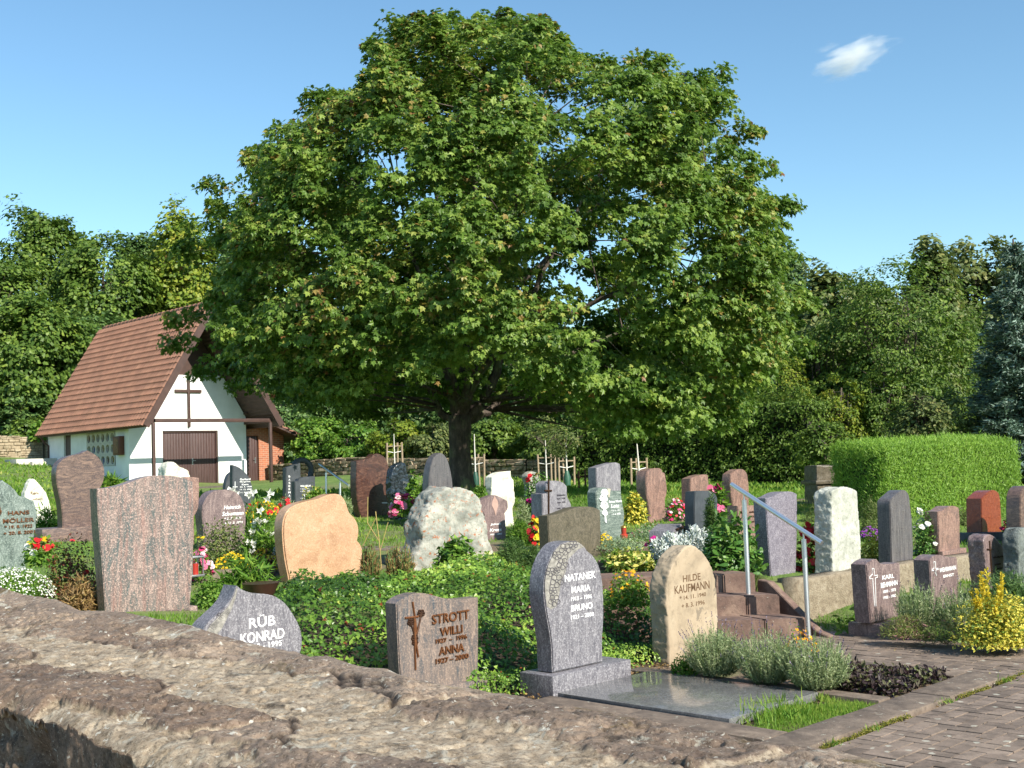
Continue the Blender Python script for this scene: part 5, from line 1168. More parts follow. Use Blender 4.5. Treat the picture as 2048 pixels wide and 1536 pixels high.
outd = unit(np.stack([ctr[:, 0], ctr[:, 1], (ctr[:, 2]-4.5)*.8], 1))
dd = unit(rdirs(m_, rr)+outd[k]*.5+np.array([0, 0, .3])); CC = ctr[k]+dd*(LRad[k]*rr.uniform(.5, 1.0, m_))[:, None]
CCx = CC[:, 0]; bz = np.interp(CCx, [at(x_, 900, MY).x-MX for x_ in (360, 500, 700, 850, 960, 1100, 1180, 1400, 1540)], [at(1000, y_, MY).z-MZ for y_ in (730, 790, 835, 795, 785, 820, 885, 890, 840)]); CC = CC[CC[:, 2] > bz+.12]; k = k[:0]
kd = np.array([np.argmin(((ctr-c_)**2).sum(1)) for c_ in CC]); k = kd; m_ = len(CC)
# leading shoots that stand out of the crown
sh = [i for i in range(nL) if ctr[i][2] > 3.0 and not (i < len(inn) and inn[i])]; sh = rr.choice(sh, 190, replace=False); SP, SCL, SK = [], [], []
for i in sh:
    d0 = unit(outd[i]*.75+np.array([0, 0, .8])+rr.normal(size=3)*.25); st0 = ctr[i]+outd[i]*LRad[i]*.75; ln = rr.uniform(.45, .95)
    for t in np.linspace(0, 1, 5): q_ = st0+d0*ln*t+rr.normal(size=3)*.03; q_[2] = min(q_[2], zz_[-1]-.25); SP.append(q_); SCL.append(.26-.15*t); SK.append(i)
CC = np.vstack([CC, SP]); k = np.concatenate([k, SK]).astype(int); clv = np.concatenate([np.full(m_, .36), SCL]); 
RI = np.array(ROT.transposed()); Wc = CC+np.array([MX, MY, MZ-CAMZ]); cc_ = Wc @ RI.T; qx = 1024+F*cc_[:, 0]/-cc_[:, 2]; qy = 768-F*cc_[:, 1]/-cc_[:, 2]
sy = [y for y, _, _ in PROF]; lo_, hi_ = np.interp(qy, sy, [a_ for _, a_, _ in PROF]), np.interp(qy, sy, [b_ for _, _, b_ in PROF]); tol = np.where(clv > .3, -20, 9)+rr.normal(size=len(CC))*7
ne = k >= len(inn); okc = ((qx > lo_-tol) & (qx < hi_+tol) & (qy > np.where(clv > .3, 36, 20))) | (ne & (np.linalg.norm(CC-ctr[k], axis=1) < LRad[k]*1.1) & (qy > 26)); CC = CC[okc]; k = k[okc]; clv = clv[okc]; m_ = len(CC)
cnt = np.where(clv > .3, 56, (66*(clv/.26)).astype(int)+10)
kk = np.repeat(np.arange(m_), cnt); n = len(kk); cl = clv[kk][:, None]
off = rdirs(n, rr)*(rr.random((n, 1))**.45)*cl*np.array([1, 1, .36]); off[:, 2] -= .6*(off[:, 0]**2+off[:, 1]**2)/cl[:, 0]
P = CC[kk]+off; o2 = outd[k][kk]
N = unit(np.array([0, 0, .7])+o2*.5+off/cl*.4+rr.normal(size=(n, 3))*.45); ax = unit(o2*.5+off/cl*.6+np.array([0, 0, -.55])+rr.normal(size=(n, 3))*.45)
ct = rr.random(m_); tint = ct[kk]*.5+rr.random(n)*.38
rad_ = np.hypot(P[:, 0], P[:, 1])/7+P[:, 2]/10; hot = (fbm(CC*.55, 3, 5)*1.4+.42*(CC[:, 2]/10)**2-.15)[kk]
y_ = rr.random(n) < np.clip(.02+hot*.5, .015, .6); tint = np.where(y_, rr.uniform(.80, .95, n), tint); tint = np.where((rr.random(n) < .006+np.clip(hot-.2, 0, 1)*.12), rr.uniform(.95, 1, n), tint)
leaves('crown', P, N, .102*rr.uniform(.65, 1.2, n), 'maple', LM['maple'], tr, tint, ax, rr)
# trunk and limbs
T0 = [(0, 0, -.3, .36), (0, 0, .0, .31), (.0, .02, .35, .255), (.0, 0, .9, .235), (.03, 0, 1.35, .25), (.03, 0, 1.62, .26)]
V, Fc = [], []; tube([t[:3] for t in T0], [t[3] for t in T0], 18, V, Fc)
V = np.array(V); V[:, :2] += fbm(V*np.array([5, 5, 1.2]), 3, 3)[:, None]*.035
me = bpy.data.meshes.new('trunk'); me.from_pydata(V.tolist(), [], Fc); me.polygons.foreach_set('use_smooth', np.ones(len(me.polygons), bool)); link('trunk', me, bark, tr)
def mp(px, py, dy=0): p = at(px, py, MY+dy)-Vector((MX, MY, MZ)); return np.array(p)
main = [([(915, 860), (912, 820), (900, 760), (880, 690), (860, 620), (830, 520), (800, 400)], .15, -.4), ([(925, 855), (960, 810), (985, 760), (1010, 700), (1060, 600), (1110, 500), (1180, 380)], .16, .1),
        ([(930, 862), (975, 825), (1010, 790), (1080, 740), (1180, 690), (1300, 640)], .12, .9), ([(905, 858), (880, 825), (865, 790), (835, 720), (805, 640), (740, 560), (640, 470)], .10, .2),
        ([(915, 850), (925, 780), (930, 680), (935, 560), (945, 430), (960, 280), (985, 120)], .14, .3), ([(920, 850), (900, 740), (850, 640), (700, 600), (560, 560)], .09, -1.6),
        ([(925, 850), (980, 720), (1120, 640), (1280, 560), (1400, 480)], .09, -1.8), ([(920, 850), (960, 700), (1050, 560), (1200, 400), (1290, 250)], .10, 1.6), ([(918, 850), (880, 700), (800, 520), (720, 380), (640, 280)], .10, 1.8),
        ([(918, 850), (930, 700), (900, 500), (860, 330), (820, 160)], .10, 2.4), ([(918, 850), (960, 650), (1020, 450), (1080, 250)], .10, -2.2)]
L = []
allp = []
for pts, r_, dy in main:
    q = [mp(x, y, dy*i/(len(pts)-1)*1.6) for i, (x, y) in enumerate(pts)]; q[0] = np.array([q[0][0]*.6, 0, 1.45])
    f = []
    for i in range(len(q)-1):
        p0, p1, p2, p3 = q[max(i-1, 0)], q[i], q[i+1], q[min(i+2, len(q)-1)]
        for j in range(4):
            t = j/4; f.append(.5*(2*p1+(p2-p0)*t+(2*p0-5*p1+4*p2-p3)*t*t+(3*p1-p0-3*p2+p3)*t**3)+rr.normal(size=3)*.02)
    f.append(q[-1]); rd = np.linspace(r_, .02, len(f)); L.append(([tuple(a) for a in f], list(rd))); allp += [(a, b) for a, b in zip(f, rd)][5:]
AP = np.array([a for a, _ in allp]); AR = np.array([b for _, b in allp])
for i in rr.choice(nL, 260, replace=False):
    e = ctr[i]; d_ = np.linalg.norm(AP-e, axis=1)+np.maximum(0, AP[:, 2]-e[2]+.3)*1.2; j = np.argmin(d_); s_ = AP[j]; mdl = (s_+e)/2+np.array([0, 0, .1])+rr.normal(size=3)*.12
    L.append(([tuple(s_), tuple(mdl), tuple(e)], [max(.014, AR[j]*.42), .013, .006]))
tubes_obj('limb', L, bark, tr, 7)

# ---------------- woodland and shrubs behind
def tree(name, label, px, ytop, w_px, Y, mat, ls=.22, nlobe=70, ncl=9, nleaf=9, leaf='quad', seed=1, h_frac=.9, group=None, trunk_r=.14, tz=None, depth=.8, z0=None, lobe=(.2, .34), cl=None, ngap=0):
    P = at(px, ytop, Y); x = P.x; g = gz(x, Y) if z0 is None else z0; H = P.z-g; Rx_ = w_px/2*Y/F
    root = empty(name, label, 'tree' if 'tree' in name or name in ('alder', 'willow') else 'shrub', (x, Y, g), 0, group)
    cz = H*(1-h_frac/2); Rr = (Rx_*.97, Rx_*depth, H*h_frac/2)
    pr = lambda d: 1-.22*np.clip(-d[:, 2], 0, 1)+.16*vnoise(d*2.3+seed, seed)+.12*vnoise(d*5+seed, seed+1)
    o, CCs = crown(root, (0, 0, cz), Rr, mat, nlobe, ncl, nleaf, ls, leaf, seed, pr, cl=cl or ls*2.1, lobe=lobe)
    tubes_obj('trunk', [([(0, 0, -.3), (.05, .02, H*.3), (-.06, 0, H*.62), (.03, .02, H*.9)], [trunk_r, trunk_r*.8, trunk_r*.5, .03])], bark, root, 8)
    limbs((0, 0, cz), (0, 0, 0), H*.25, Rr, 5, 8, seed, trunk_r*.6, bark, root, CC=CCs, twig=.02)
    return root
GB = 'trees of the wood behind the graveyard'
W = [('dense leafy tree at the edge of the wood, farther out beyond the rubble wall', -20, 520, 260, 66, 'beech', 5), ('tall rounded tree of the wood beyond the rubble wall', 85, 428, 190, 72, 'beech', 6),
     ('bright leafy tree of the wood, its crown showing just over the chapel roof', 205, 475, 200, 68, 'beech', 7), ('dark tree of the wood standing directly over the chapel ridge', 290, 490, 150, 74, 'dark', 8),
     ('tall pale green tree of the wood between the chapel ridge and the maple', 365, 450, 150, 70, 'beech_y', 9), ('tree of the wood largely hidden by the outer twigs of the maple', 470, 470, 190, 72, 'dark', 10),
     ('lower bushy tree of the wood standing right behind the rubble wall', 60, 600, 230, 62, 'beech', 12), ('bushy tree pressed against the far end of the chapel roof', 190, 640, 200, 64, 'dark', 13)]
W += [('tree of the wood outside the view, first beyond the rubble wall end', -190, 440, 260, 68, 'beech', 14), ('tree of the wood outside the view, second beyond the rubble wall end', -400, 420, 280, 68, 'dark', 15), ('tree of the wood outside the view, third beyond the rubble wall end', -620, 430, 300, 66, 'beech', 16)]
for i, (lb, px, yt, wp, Y, mt, sd) in enumerate(W):
    tree('deciduous_tree', lb, px, yt, wp, Y, LM[mt], .21, 130, 12, 15, 'quad', sd, .96, GB, .22, cl=.6)
W2 = [('shaded tree between the maple trunk and the chapel annex', 600, 640, 260, 60, 'dark', 21), ('shaded tree directly behind the maple trunk', 800, 600, 280, 62, 'dark', 22), ('dark tree behind the maple on the side of the young staked trees', 1010, 620, 280, 60, 'dark', 23),
      ('dark tree behind the maple over the hornbeam hedge', 1230, 620, 280, 58, 'dark', 24), ('dark tree behind the outer boughs of the maple', 1440, 560, 240, 56, 'dark', 25),
      ('slender dark tree whose top shows just outside the maple crown', 1560, 495, 100, 52, 'dark', 26), ('loose tree with thin upright shoots beside the maple crown', 1650, 560, 150, 44, 'brownish', 27),
      ('loose narrow tree with sky gaps next to the tall brown green one', 1740, 575, 130, 46, 'brownish', 28), ('tall brown green tree before the blue spruce', 1945, 487, 210, 50, 'brownish', 29),
      ('small topped tree leaning at the tall brown green one', 1860, 515, 90, 48, 'brownish', 30), ('tree beyond the blue spruce at the edge of the wood', 2090, 560, 190, 52, 'dark', 31)]
for (lb, px, yt, wp, Y, mt, sd) in W2:
    tree('deciduous_tree', lb, px, yt, wp, Y, LM[mt], .19, 110, 10, 14, 'quad', sd, .96, GB, .2, cl=.5)
GS = 'shrubs on the bank behind the field stone wall'
S_ = [('hazel_bush', 'very large rounded light green hazel above the clipped hedge', 1790, 545, 330, 39, 'beech', 41, 230, .13), ('hazel_bush', 'broad green hazel beneath the loose narrow trees', 1650, 660, 200, 40, 'beech', 42, 120, .13),
      ('round_shrub', 'yellow green globe shrub beside the drooping maple boughs', 1570, 728, 95, 39, 'beech_y', 43, 60, .10), ('round_shrub', 'smaller yellow green globe shrub above the pillar', 1680, 755, 85, 37.5, 'beech_y', 44, 50, .10),
      ('round_shrub', 'green round shrub between the globe shrub and the hazel', 1765, 742, 95, 37.5, 'beech', 45, 60, .11), ('leafy_shrub', 'sprawling shrub behind the clipped hedge, before the hazel', 1860, 790, 180, 31, 'brownish', 46, 80, .11),
      ('leafy_shrub', 'low green shrub right behind the dark stone pillar', 1650, 850, 110, 29.5, 'beech', 47, 60, .09), ('leafy_shrub', 'bright shrub filling the corner beneath the globe shrub', 1560, 800, 150, 38.5, 'beech', 48, 90, .10),
      ('leafy_shrub', 'light green shrub on the bank beside the brick annex', 640, 838, 110, 51, 'fresh', 49, 60, .13), ('leafy_shrub', 'light green shrub on the bank, second from the brick annex wall', 715, 850, 120, 50, 'fresh', 50, 60, .13),
      ('leafy_shrub', 'autumn tinted shrub behind the humped brown headstone', 800, 845, 110, 48.5, 'beech_y', 51, 60, .12), ('leafy_shrub', 'rusty leaved shrub close behind the maple trunk', 865, 850, 90, 47.5, 'brownish', 52, 50, .12),
      ('leafy_shrub', 'dense green shrub behind the white tree guard by the trunk', 985, 838, 120, 46, 'beech', 53, 80, .12), ('leafy_shrub', 'dense green shrub behind the paired staked trees', 1090, 850, 120, 44.5, 'beech', 54, 80, .12),
      ('leafy_shrub', 'shrub behind the annex roof at the wood edge', 560, 810, 120, 56, 'dark', 55, 60, .15), ('leafy_shrub', 'dark shrub at the foot of the wood over the rubble wall', 20, 800, 200, 60, 'dark', 56, 70, .16), ('leafy_shrub', 'pale shrub at the foot of the wood near the chapel gutter', 60, 840, 90, 59, 'beech', 57, 50, .14)]
for (nm, lb, px, yt, wp, Y, mt, sd, nlb, ls) in S_:
    tree(nm, lb, px, yt, wp, Y, LM[mt], ls, nlb, 10, 10, 'oval' if Y < 40 else 'quad', sd, .98, GS, .06, lobe=(.18, .32))

# hornbeam hedge: irregular leafy mass from px 1180 to 1620
def hedge(name, label, line, h, t, mat, ls, dens, leaf='oval', core=None, seed=1, rag=.12, up=(0, 0, .3), lumpy=.1):
    r = np.random.default_rng(seed); P, N = [], []; A0 = np.array(line[0]); root = empty(name, label, 'hedge', (A0[0], A0[1], gz(*A0)))
    cb_ = bmesh.new()
    for p, q in zip(line[:-1], line[1:]):
        p, q = np.array(p, float), np.array(q, float); L = np.linalg.norm(q-p); d = (q-p)/L; nn = np.array([d[1], -d[0]])
        n = int(L*h*dens*2.2+L*t*dens); s = r.random(n)*L; f = r.random(n); z = r.random(n)
        topm = f < t/(t+2.2*h); side = np.where(r.random(n) < .72, 1, -1)
        lat = np.where(topm, r.uniform(-.5, .5, n)*t, side*t/2); zz2 = np.where(topm, 1.0, z)*h
        xy = p+d*s[:, None]+nn*lat[:, None]; g = gz(xy[:, 0], xy[:, 1])
        nrm = np.where(topm[:, None], np.array([0, 0, 1.]), np.concatenate([nn*1.0, [0]])*side[:, None])
        W_ = np.stack([xy[:, 0], xy[:, 1], g+zz2], 1); W_ += nrm*(fbm(W_*1.6, 3, seed)*lumpy*2+r.normal(size=n)*rag*.4)[:, None]; P.append(W_); N.append(nrm)
        k_ = max(1, int(L/.8))
        for i in range(k_):
            a, b = p+d*L*i/k_, p+d*L*(i+1)/k_; za = gz(*a)
            Mx = Matrix.Translation((a[0]-A0[0], a[1]-A0[1], za-gz(*A0))) @ Matrix.Rotation(math.atan2(d[1], d[0]), 4, 'Z')
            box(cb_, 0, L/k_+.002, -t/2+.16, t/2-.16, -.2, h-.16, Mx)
    # ends
    for e, sg in ((line[0], -1), (line[-1], 1)):
        e = np.array(e); d = np.array(line[1])-np.array(line[0]) if sg < 0 else np.array(line[-1])-np.array(line[-2]); d = d/np.linalg.norm(d); nn = np.array([d[1], -d[0]]); n = int(t*h*dens*1.6)
        xy = e+nn*(r.uniform(-.5, .5, n)*t)[:, None]; W_ = np.stack([xy[:, 0], xy[:, 1], gz(xy[:, 0], xy[:, 1])+r.random(n)*h], 1); nrm = np.tile(np.concatenate([d*sg, [0]]), (n, 1))
        W_ += nrm*(fbm(W_*1.6, 3, seed)*lumpy+r.normal(size=n)*rag*.4)[:, None]; P.append(W_); N.append(nrm)
    P = np.vstack(P); N = np.vstack(N); n = len(P)
    Nn = unit(N*.7+np.array(up)+r.normal(size=(n, 3))*.5); ax = unit(N*.35+np.array([0, 0, .8 if leaf in ('needle', 'blade', 'quad') else -.3])+r.normal(size=(n, 3))*.5)
    P = P-np.array([A0[0], A0[1], gz(*A0)])
    leaves('foliage', P, Nn, ls*r.uniform(.6, 1.25, n), leaf, mat, root, np.clip(.55*r.random(n)+.45*(fbm(P*1.2, 3, seed)*.5+.5)+.0, 0, 1), ax, r)
    link('branch_core', bm_mesh('branch_core', cb_), core, root); return root
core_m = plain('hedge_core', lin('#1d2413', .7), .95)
hedge('hornbeam_hedge', 'high shaggy hornbeam hedge behind the lawn beyond the rosy headstones', [wl(1175, 41.5), wl(1330, 40), wl(1480, 38.6), wl(1640, 37)], 2.5, 2.0, LM['beech'], .11, 420, 'oval', core_m, 5, .35, (0, 0, .45), .3)
A_ = np.array([colx(1775, 16.9, 950), 16.9]); hd_ = np.array([math.cos(R(35)), math.sin(R(35))]); hn_ = np.array([-hd_[1], hd_[0]])
hedge('clipped_hedge', 'tall clipped bright green hedge on the terrace behind the red headstone', [tuple(A_+hn_*.5), tuple(A_+hd_*3.2+hn_*.5)], 1.0, .9, LM['thuja'], .055, 6200, 'blade', core_m, 6, .10, (.2, -.3, .2), .03)

# blue spruce at the edge
def spruce(px, ytop, Y, w_px, seed=3):
    P = at(px, ytop, Y); x = P.x; g = gz(x, Y); H = P.z-g; Rm = w_px/2*Y/F; r = np.random.default_rng(seed)
    root = empty('blue_spruce', 'tall blue grey spruce beyond the end of the clipped hedge', 'tree', (x, Y, g)); tubes_obj('trunk', [([(0, 0, -.3), (0, 0, H*.5), (0, 0, H)], [.16, .1, .02])], bark, root, 8)
    L, PP, NN, AX = [], [], [], []
    for z in np.arange(.3, H-.1, .17):
        f = 1-z/H; Rr = Rm*(f**.8)*1.0+.08; nb = int(7+6*f)
        for j in range(nb):
            a = r.uniform(0, 2*math.pi); l = Rr*r.uniform(.72, 1.08); dr = np.array([math.cos(a), math.sin(a), 0]); s0_ = np.array([0, 0, z]); e = s0_+dr*l+np.array([0, 0, -.12*l+.05]); md_ = (s0_+e)/2+np.array([0, 0, -.12*l])
            L.append(([tuple(s0_), tuple(md_), tuple(e)], [.022, .014, .006])); k_ = int(30+l*110); t = r.random(k_)**.6
            c_ = ((1-t)**2)[:, None]*s0_+(2*t*(1-t))[:, None]*md_+(t*t)[:, None]*e; wd = .30*(1-t*.6)*min(1, l)
            sd = np.array([-dr[1], dr[0], 0]); c_ = c_+sd*(r.uniform(-1, 1, k_)*wd)[:, None]+r.normal(size=(k_, 3))*np.array([.03, .03, .06])
            PP.append(c_); NN.append(np.tile([0, 0, 1.], (k_, 1))+r.normal(size=(k_, 3))*.6); AX.append(dr+sd*r.uniform(-1, 1, k_)[:, None]*.9+r.normal(size=(k_, 3))*.25)
    tubes_obj('branch', L, bark, root, 4); PP = np.vstack(PP); leaves('crown', PP, np.vstack(NN), .16*r.uniform(.6, 1.2, len(PP)), 'tri', LM['grey'], root, r.random(len(PP)), np.vstack(AX), r, .55)
spruce(2026, 478, 30, 275)

# young staked trees
wood_p = plain('stake_wood', lin('#a8957c', .85), .8, 0, .12, 12); whitebark = plain('limewashed_bark', lin('#dedad0', .9), .7, 0, .05)
def staked(label, px, ytop, ystake, Y, guard=False, crownn=True, bag=None, seed=0, lean=0, wpx=60):
    x = colx(px, Y, 950); g = gz(x, Y); r = np.random.default_rng(seed); root = empty('staked_tree', label, 'young tree', (x, Y, g), r.uniform(-.4, .4), 'young staked trees along the far lawn')
    H = at(px, ytop, Y).z-g; hs = at(px, ystake, Y).z-g; o_ = .26
    tubes_obj('trunk', [([(0, 0, -.2), (lean*.3, 0, H*.4), (lean, 0, H)], [.03, .026, .012])], whitebark, root, 8)
    sp = [(-o_, 0), (o_, .08), (.05, .35)]
    for a, b in sp: tubes_obj('stake', [([(a, b, -.2), (a+r.uniform(-.03, .03), b, hs)], .033)], wood_p, root, 7)
    for (a, b), (c_, d_) in ((sp[0], sp[1]), (sp[1], sp[2]), (sp[2], sp[0])): tubes_obj('crossbar', [([(a, b, hs-.12), (c_, d_, hs-.12)], .02)], wood_p, root, 6)
    tubes_obj('tie', [([(-o_, 0, hs-.28), (0, .02, hs-.33), (o_, .08, hs-.28)], .012)], whitel, root, 5)
    if bag: tubes_obj('watering_bag', [([(0, 0, .02), (0, 0, .3), (0, 0, .5)], [.10, .11, .05])], plain('bag_plastic', bag, .45), root, 10)
    if crownn:
        Rr = wpx/2*Y/F; crown(root, (lean, 0, H+Rr*.2), (Rr, Rr, Rr*.9), LM['brownish'], 16, 6, 7, .09, 'oval', seed+3, None, cl=.2, lobe=(.2, .35), inner=.5)
        tubes_obj('branch', [([(lean, 0, H*.85), (lean+math.cos(a)*Rr*.5, math.sin(a)*Rr*.5, H+Rr*.2), (lean+math.cos(a)*Rr*.9, math.sin(a)*Rr*.9, H+Rr*.5*r.random())], [.012, .008, .003]) for a in r.uniform(0, 6.28, 14)], bark, root, 4)
staked('bare young staked tree behind the humped brown headstone', 790, 868, 885, 39, False, False, seed=1)
staked('young staked tree with white guard and green watering bag beside the maple trunk', 951, 868, 908, 38, True, False, lin('#2e5a4a', .8), 2)
staked('young staked tree with twiggy crown standing in the close pair, without a bag', 1093, 880, 908, 38.5, seed=3, wpx=90)
staked('young staked tree with green bag and leaning twiggy crown, of the close pair', 1134, 885, 914, 36.5, True, True, lin('#3c6b58', .8), 4, wpx=80)
staked('young staked tree with bare curved white stem before the hornbeam hedge', 1279, 868, 916, 34.5, True, False, lin('#9fb8b8', .8), 5, -.05)
# ================================================================= FLOWER BEDS AND GROUND PLANTS
# ivy over the bank behind the front row
def ivy(label, name, region, n, ls, seed, mat, leaf='ivy', hfun=None, kind=None, cat='ground cover'):
    r = np.random.default_rng(seed); a0, a1, b0, b1 = region
    a = r.uniform(a0, a1, n); b = r.uniform(b0, b1, n); X = (a-b)/math.sqrt(2); Y = (a+b)/math.sqrt(2); h = hfun(a, b) if hfun else 0
    ok = h > .012; a, b, X, Y, h = a[ok], b[ok], X[ok], Y[ok], h[ok]; n = len(X); g = gz(X, Y)
    z = g+h*(1-.45*r.random(n)**2)+r.normal(size=n)*.012
    e = .08; 
    gxn = -((hfun(a+e, b)-hfun(a-e, b))/(2*e)); gyn = -((hfun(a, b+e)-hfun(a, b-e))/(2*e)); slope = np.stack([(gxn-gyn)/math.sqrt(2), (gxn+gyn)/math.sqrt(2), np.ones(n)], 1); slope = unit(slope)
    N = unit(slope*.8+np.array([.15, -.35, .2])+r.normal(size=(n, 3))*.5); P = np.stack([X, Y, z], 1)
    tint = np.clip(.4*r.random(n)+.8*(fbm(P*1.5, 3, seed)*1.2+.42), 0, .96); tint = np.where(r.random(n) < .012, 1, tint)
    ax = unit(np.array([.1, -.5, -.3])+r.normal(size=(n, 3))*.7)
    o = leaves(name, P, N, ls*r.uniform(.55, 1.3, n), leaf, mat, None, tint, ax, r)
    return tag(o, label, cat if not kind else None, None, kind)
def hmix(a, b):
    base = .22*ss(b, 6.02+.35*ss(5.75-a, 0, .2), 6.4+.3*ss(5.75-a, 0, .2))*ss(a-.66*b, -.1, .3)*ss(9.9-b-.30*(a-6), 0, 1.0)*ss(a, 3.4, 4.6)*ss(9.1-a-.0*b, 0, .5)
    lump = .24*fbm(np.stack([a*1.6, b*1.6, 0*a], 1), 3, 6)+.05*fbm(np.stack([a*5, b*5, 0*a], 1), 2, 8)
    mound = .24*np.exp(-(((a-8.3)/.65)**2+((b-8.95)/.7)**2)); base = base*(1-np.exp(-(((a-7.5)/.45)**2+((b-9.5)/.55)**2)))*(1-np.exp(-(((a-8.55)/.42)**2+((b-8.3)/.42)**2)))
    low = 1-.55*ss(a, 7.4, 8.6)*ss(8.4-b, 0, 1)
    return np.clip((base*low+lump*ss(base, 0, .15)+mound*ss(base, .0, .1)), 0, 1)
ivy('dense glossy ivy', 'ivy', (3.3, 9.2, 5.9, 10.6), 62000, .033, 3, LM['ivy'], 'ivy', hmix, 'stuff')
def hsmall(a, b): return np.clip(.12*ss(b, 5.86, 5.98)*ss(6.5-b, 0, .3)*ss(a, 5.68, 5.8)*ss(8.6-a, 0, .3)+.03*fbm(np.stack([a*4, b*4, 0*a], 1), 2, 18), 0, 1)*(b > 5.9)
ivy('small leaved trailing edge of the ivy bed', 'ivy', (5.2, 8.5, 5.85, 6.6), 8000, .024, 13, LM['ivy'], 'oval', hsmall, 'stuff')

# grass as real blades
def grass(name, pred, X0, X1, Y0, Y1, n, hgt, seed, mat=None, wid=1.0):
    r = np.random.default_rng(seed); X = r.uniform(X0, X1, n); Y = r.uniform(Y0, Y1, n); a, b = (X+Y)/math.sqrt(2), (Y-X)/math.sqrt(2); ok = pred(X, Y, a, b); X, Y = X[ok], Y[ok]; n = len(X)
    g = gz(X, Y); P = np.stack([X, Y, g-.005], 1); ax = unit(np.array([0, 0, 1.])+r.normal(size=(n, 3))*.38); N = unit(r.normal(size=(n, 3))+np.array([0, -.8, .2]))
    tint = np.clip(.5*r.random(n)+.5*(fbm(P*1.1, 3, seed)*.8+.45), 0, 1)
    hh = hgt*r.uniform(.4, 1.3, n)*(1+.5*fbm(P*1.7, 2, seed+3)+.7*fbm(P*7, 2, seed+4))*np.clip(Y/12, .8, 1.8)
    return tag(leaves(name, P, N, hh, 'blade', mat or LM['grass'], None, tint, ax, r, wid), kind='stuff')
def side_(X, Y): return (X-W1[0])*(-WD[1])+(Y-W1[1])*WD[0]
up_ok = lambda X, Y, a, b: (np.where(X < 2.4, b > 8.2, side_(X, Y) > .35)) & ~((a > 6.2) & (a < 12.6) & (b > 10.1) & (b < 11.0)) & (np.abs(X) < Y*.5+.5)
grass('lawn_grass', up_ok, -11, 8, 9, 25, 170000, .034, 5, wid=1.5)
grass('lawn_grass', lambda X, Y, a, b: (np.abs(X) < Y*.5) & ~((X < -3.5) & (Y > 40) & (Y < 53) & (X > -16)), -26, 16, 25, 52, 60000, .06, 6, wid=3)
grass('lawn_grass', lambda X, Y, a, b: (b > 6.6) & (b < 8.4) & (a < .64*b), -5, 0, 6, 10, 26000, .05, 17, wid=1.1)
grass('lawn_grass', lambda X, Y, a, b: (side_(X, Y) < -.02) & (a > 9.72) & (X > 2.45), 2.4, 8.5, 8.5, 15, 60000, .05, 7, wid=1.0)
grass('grave_grass', lambda X, Y, a, b: (a > 6.0+.0*b) & (a < 7.0) & (b > 3.84) & (b < 4.28+.16*np.sin(a*9)), 1, 3, 6.5, 8.5, 60000, .045, 8, wid=.7)
grass('grave_grass', lambda X, Y, a, b: (a > 6.05) & (a < 6.75) & (b > 4.0) & (b < 4.4+.12*np.sin(a*8)), 1, 3, 6.5, 8.5, 9000, .085, 18, wid=.45)
# moss and weeds in the long joint and between kerbs
r = np.random.default_rng(4); n = 5000; a = r.uniform(4.3, 9.6, n); b = 3.53+r.normal(size=n)*.008+.01*np.sin(a*7); okm = fbm(np.stack([a*3, 0*a, 0*a], 1), 3, 2) > -.12; a, b = a[okm], b[okm]; n = len(a)
X, Y = AB(a, b); tag(leaves('moss', np.stack([X, Y, r.uniform(-.004, .016, n)], 1), np.tile([0, -.2, 1.], (n, 1))+r.normal(size=(n, 3))*.4, .014, 'oval', leafmat('moss_leaf', [(0, '#5f6a22'), (.6, '#8f8f34'), (1, '#b0a04c')], .8), None, r.random(n), None, r), kind='stuff')
# fallen dry bits around the front graves
n = 900; a = r.uniform(4.8, 8.2, n); b = r.uniform(5.7, 6.1, n); X, Y = AB(a, b); tag(leaves('fallen_leaves', np.stack([X, Y, gz(X, Y)+.01], 1), np.tile([0, 0, 1.], (n, 1))+r.normal(size=(n, 3))*.4, .03, 'oval', LM['dry'], None, None, None, r), kind='stuff')

n = 110; a = r.uniform(5, 9.6, n); b = r.uniform(1.2, 5.5, n); okp = (b < 3.5) | (a > 8.35); a, b = a[okp], b[okp]; n = len(a); X, Y = AB(a, b); tag(leaves('fallen_leaves', np.stack([X, Y, 0*X+.012], 1), np.tile([0, 0, 1.], (n, 1))+r.normal(size=(n, 3))*.3, .022, 'oval', LM['dry'], None, None, None, r), kind='stuff')
n = 380; cx = r.choice([5.25, 5.9, 6.35, 7.3, 8.15, 8.6], n)+r.normal(size=n)*.035; cb2 = 3.53+r.normal(size=n)*.025; X, Y = AB(cx, cb2); tag(leaves('joint_weeds', np.stack([X, Y, 0*X+.003], 1), rdirs(n, r), .035*r.uniform(.4, 1.3, n), 'blade', LM['grass'], None, None, np.tile([0, 0, 1.], (n, 1))+r.normal(size=(n, 3))*.6, r), kind='stuff')

GL = 'lavender clumps on the grave beside the polished slab'
def by_ab(a, b): X, Y = AB(a, b); return X, Y
for i, (lb, x0, x1, yt, Y) in enumerate([('lavender clump next to the tan sandstone headstone', 1378, 1482, 1272, 8.75), ('middle lavender clump of the three', 1478, 1585, 1278, 8.4), ('lavender clump next to the dark purple foliage', 1568, 1688, 1290, 8.15)]):
    sprigs('lavender_plant', lb, 'lavender', x0-14, x1+14, yt-18, Y, LM['lav'], 640, 28, .026, (LM['spike'], 45, .04, .009), i, GL, z0=.02)
bush('marigold', 'golden yellow marigold flowering behind the lavender clumps', 'flower', 1556, 1642, 1262, 8.55, LM['fresh'], 'oval', .03, 500, [(LM['orange'], 60, .04, 'star', 'blossom', .45)], z0=.02, depth=.25)
bush('groundcover_plant', 'bright green low plant at the foot of the tan sandstone headstone', 'plant', 1338, 1400, 1312, 8.9, LM['fresh'], 'oval', .022, 1300, z0=.0, stems=0, depth=.3)
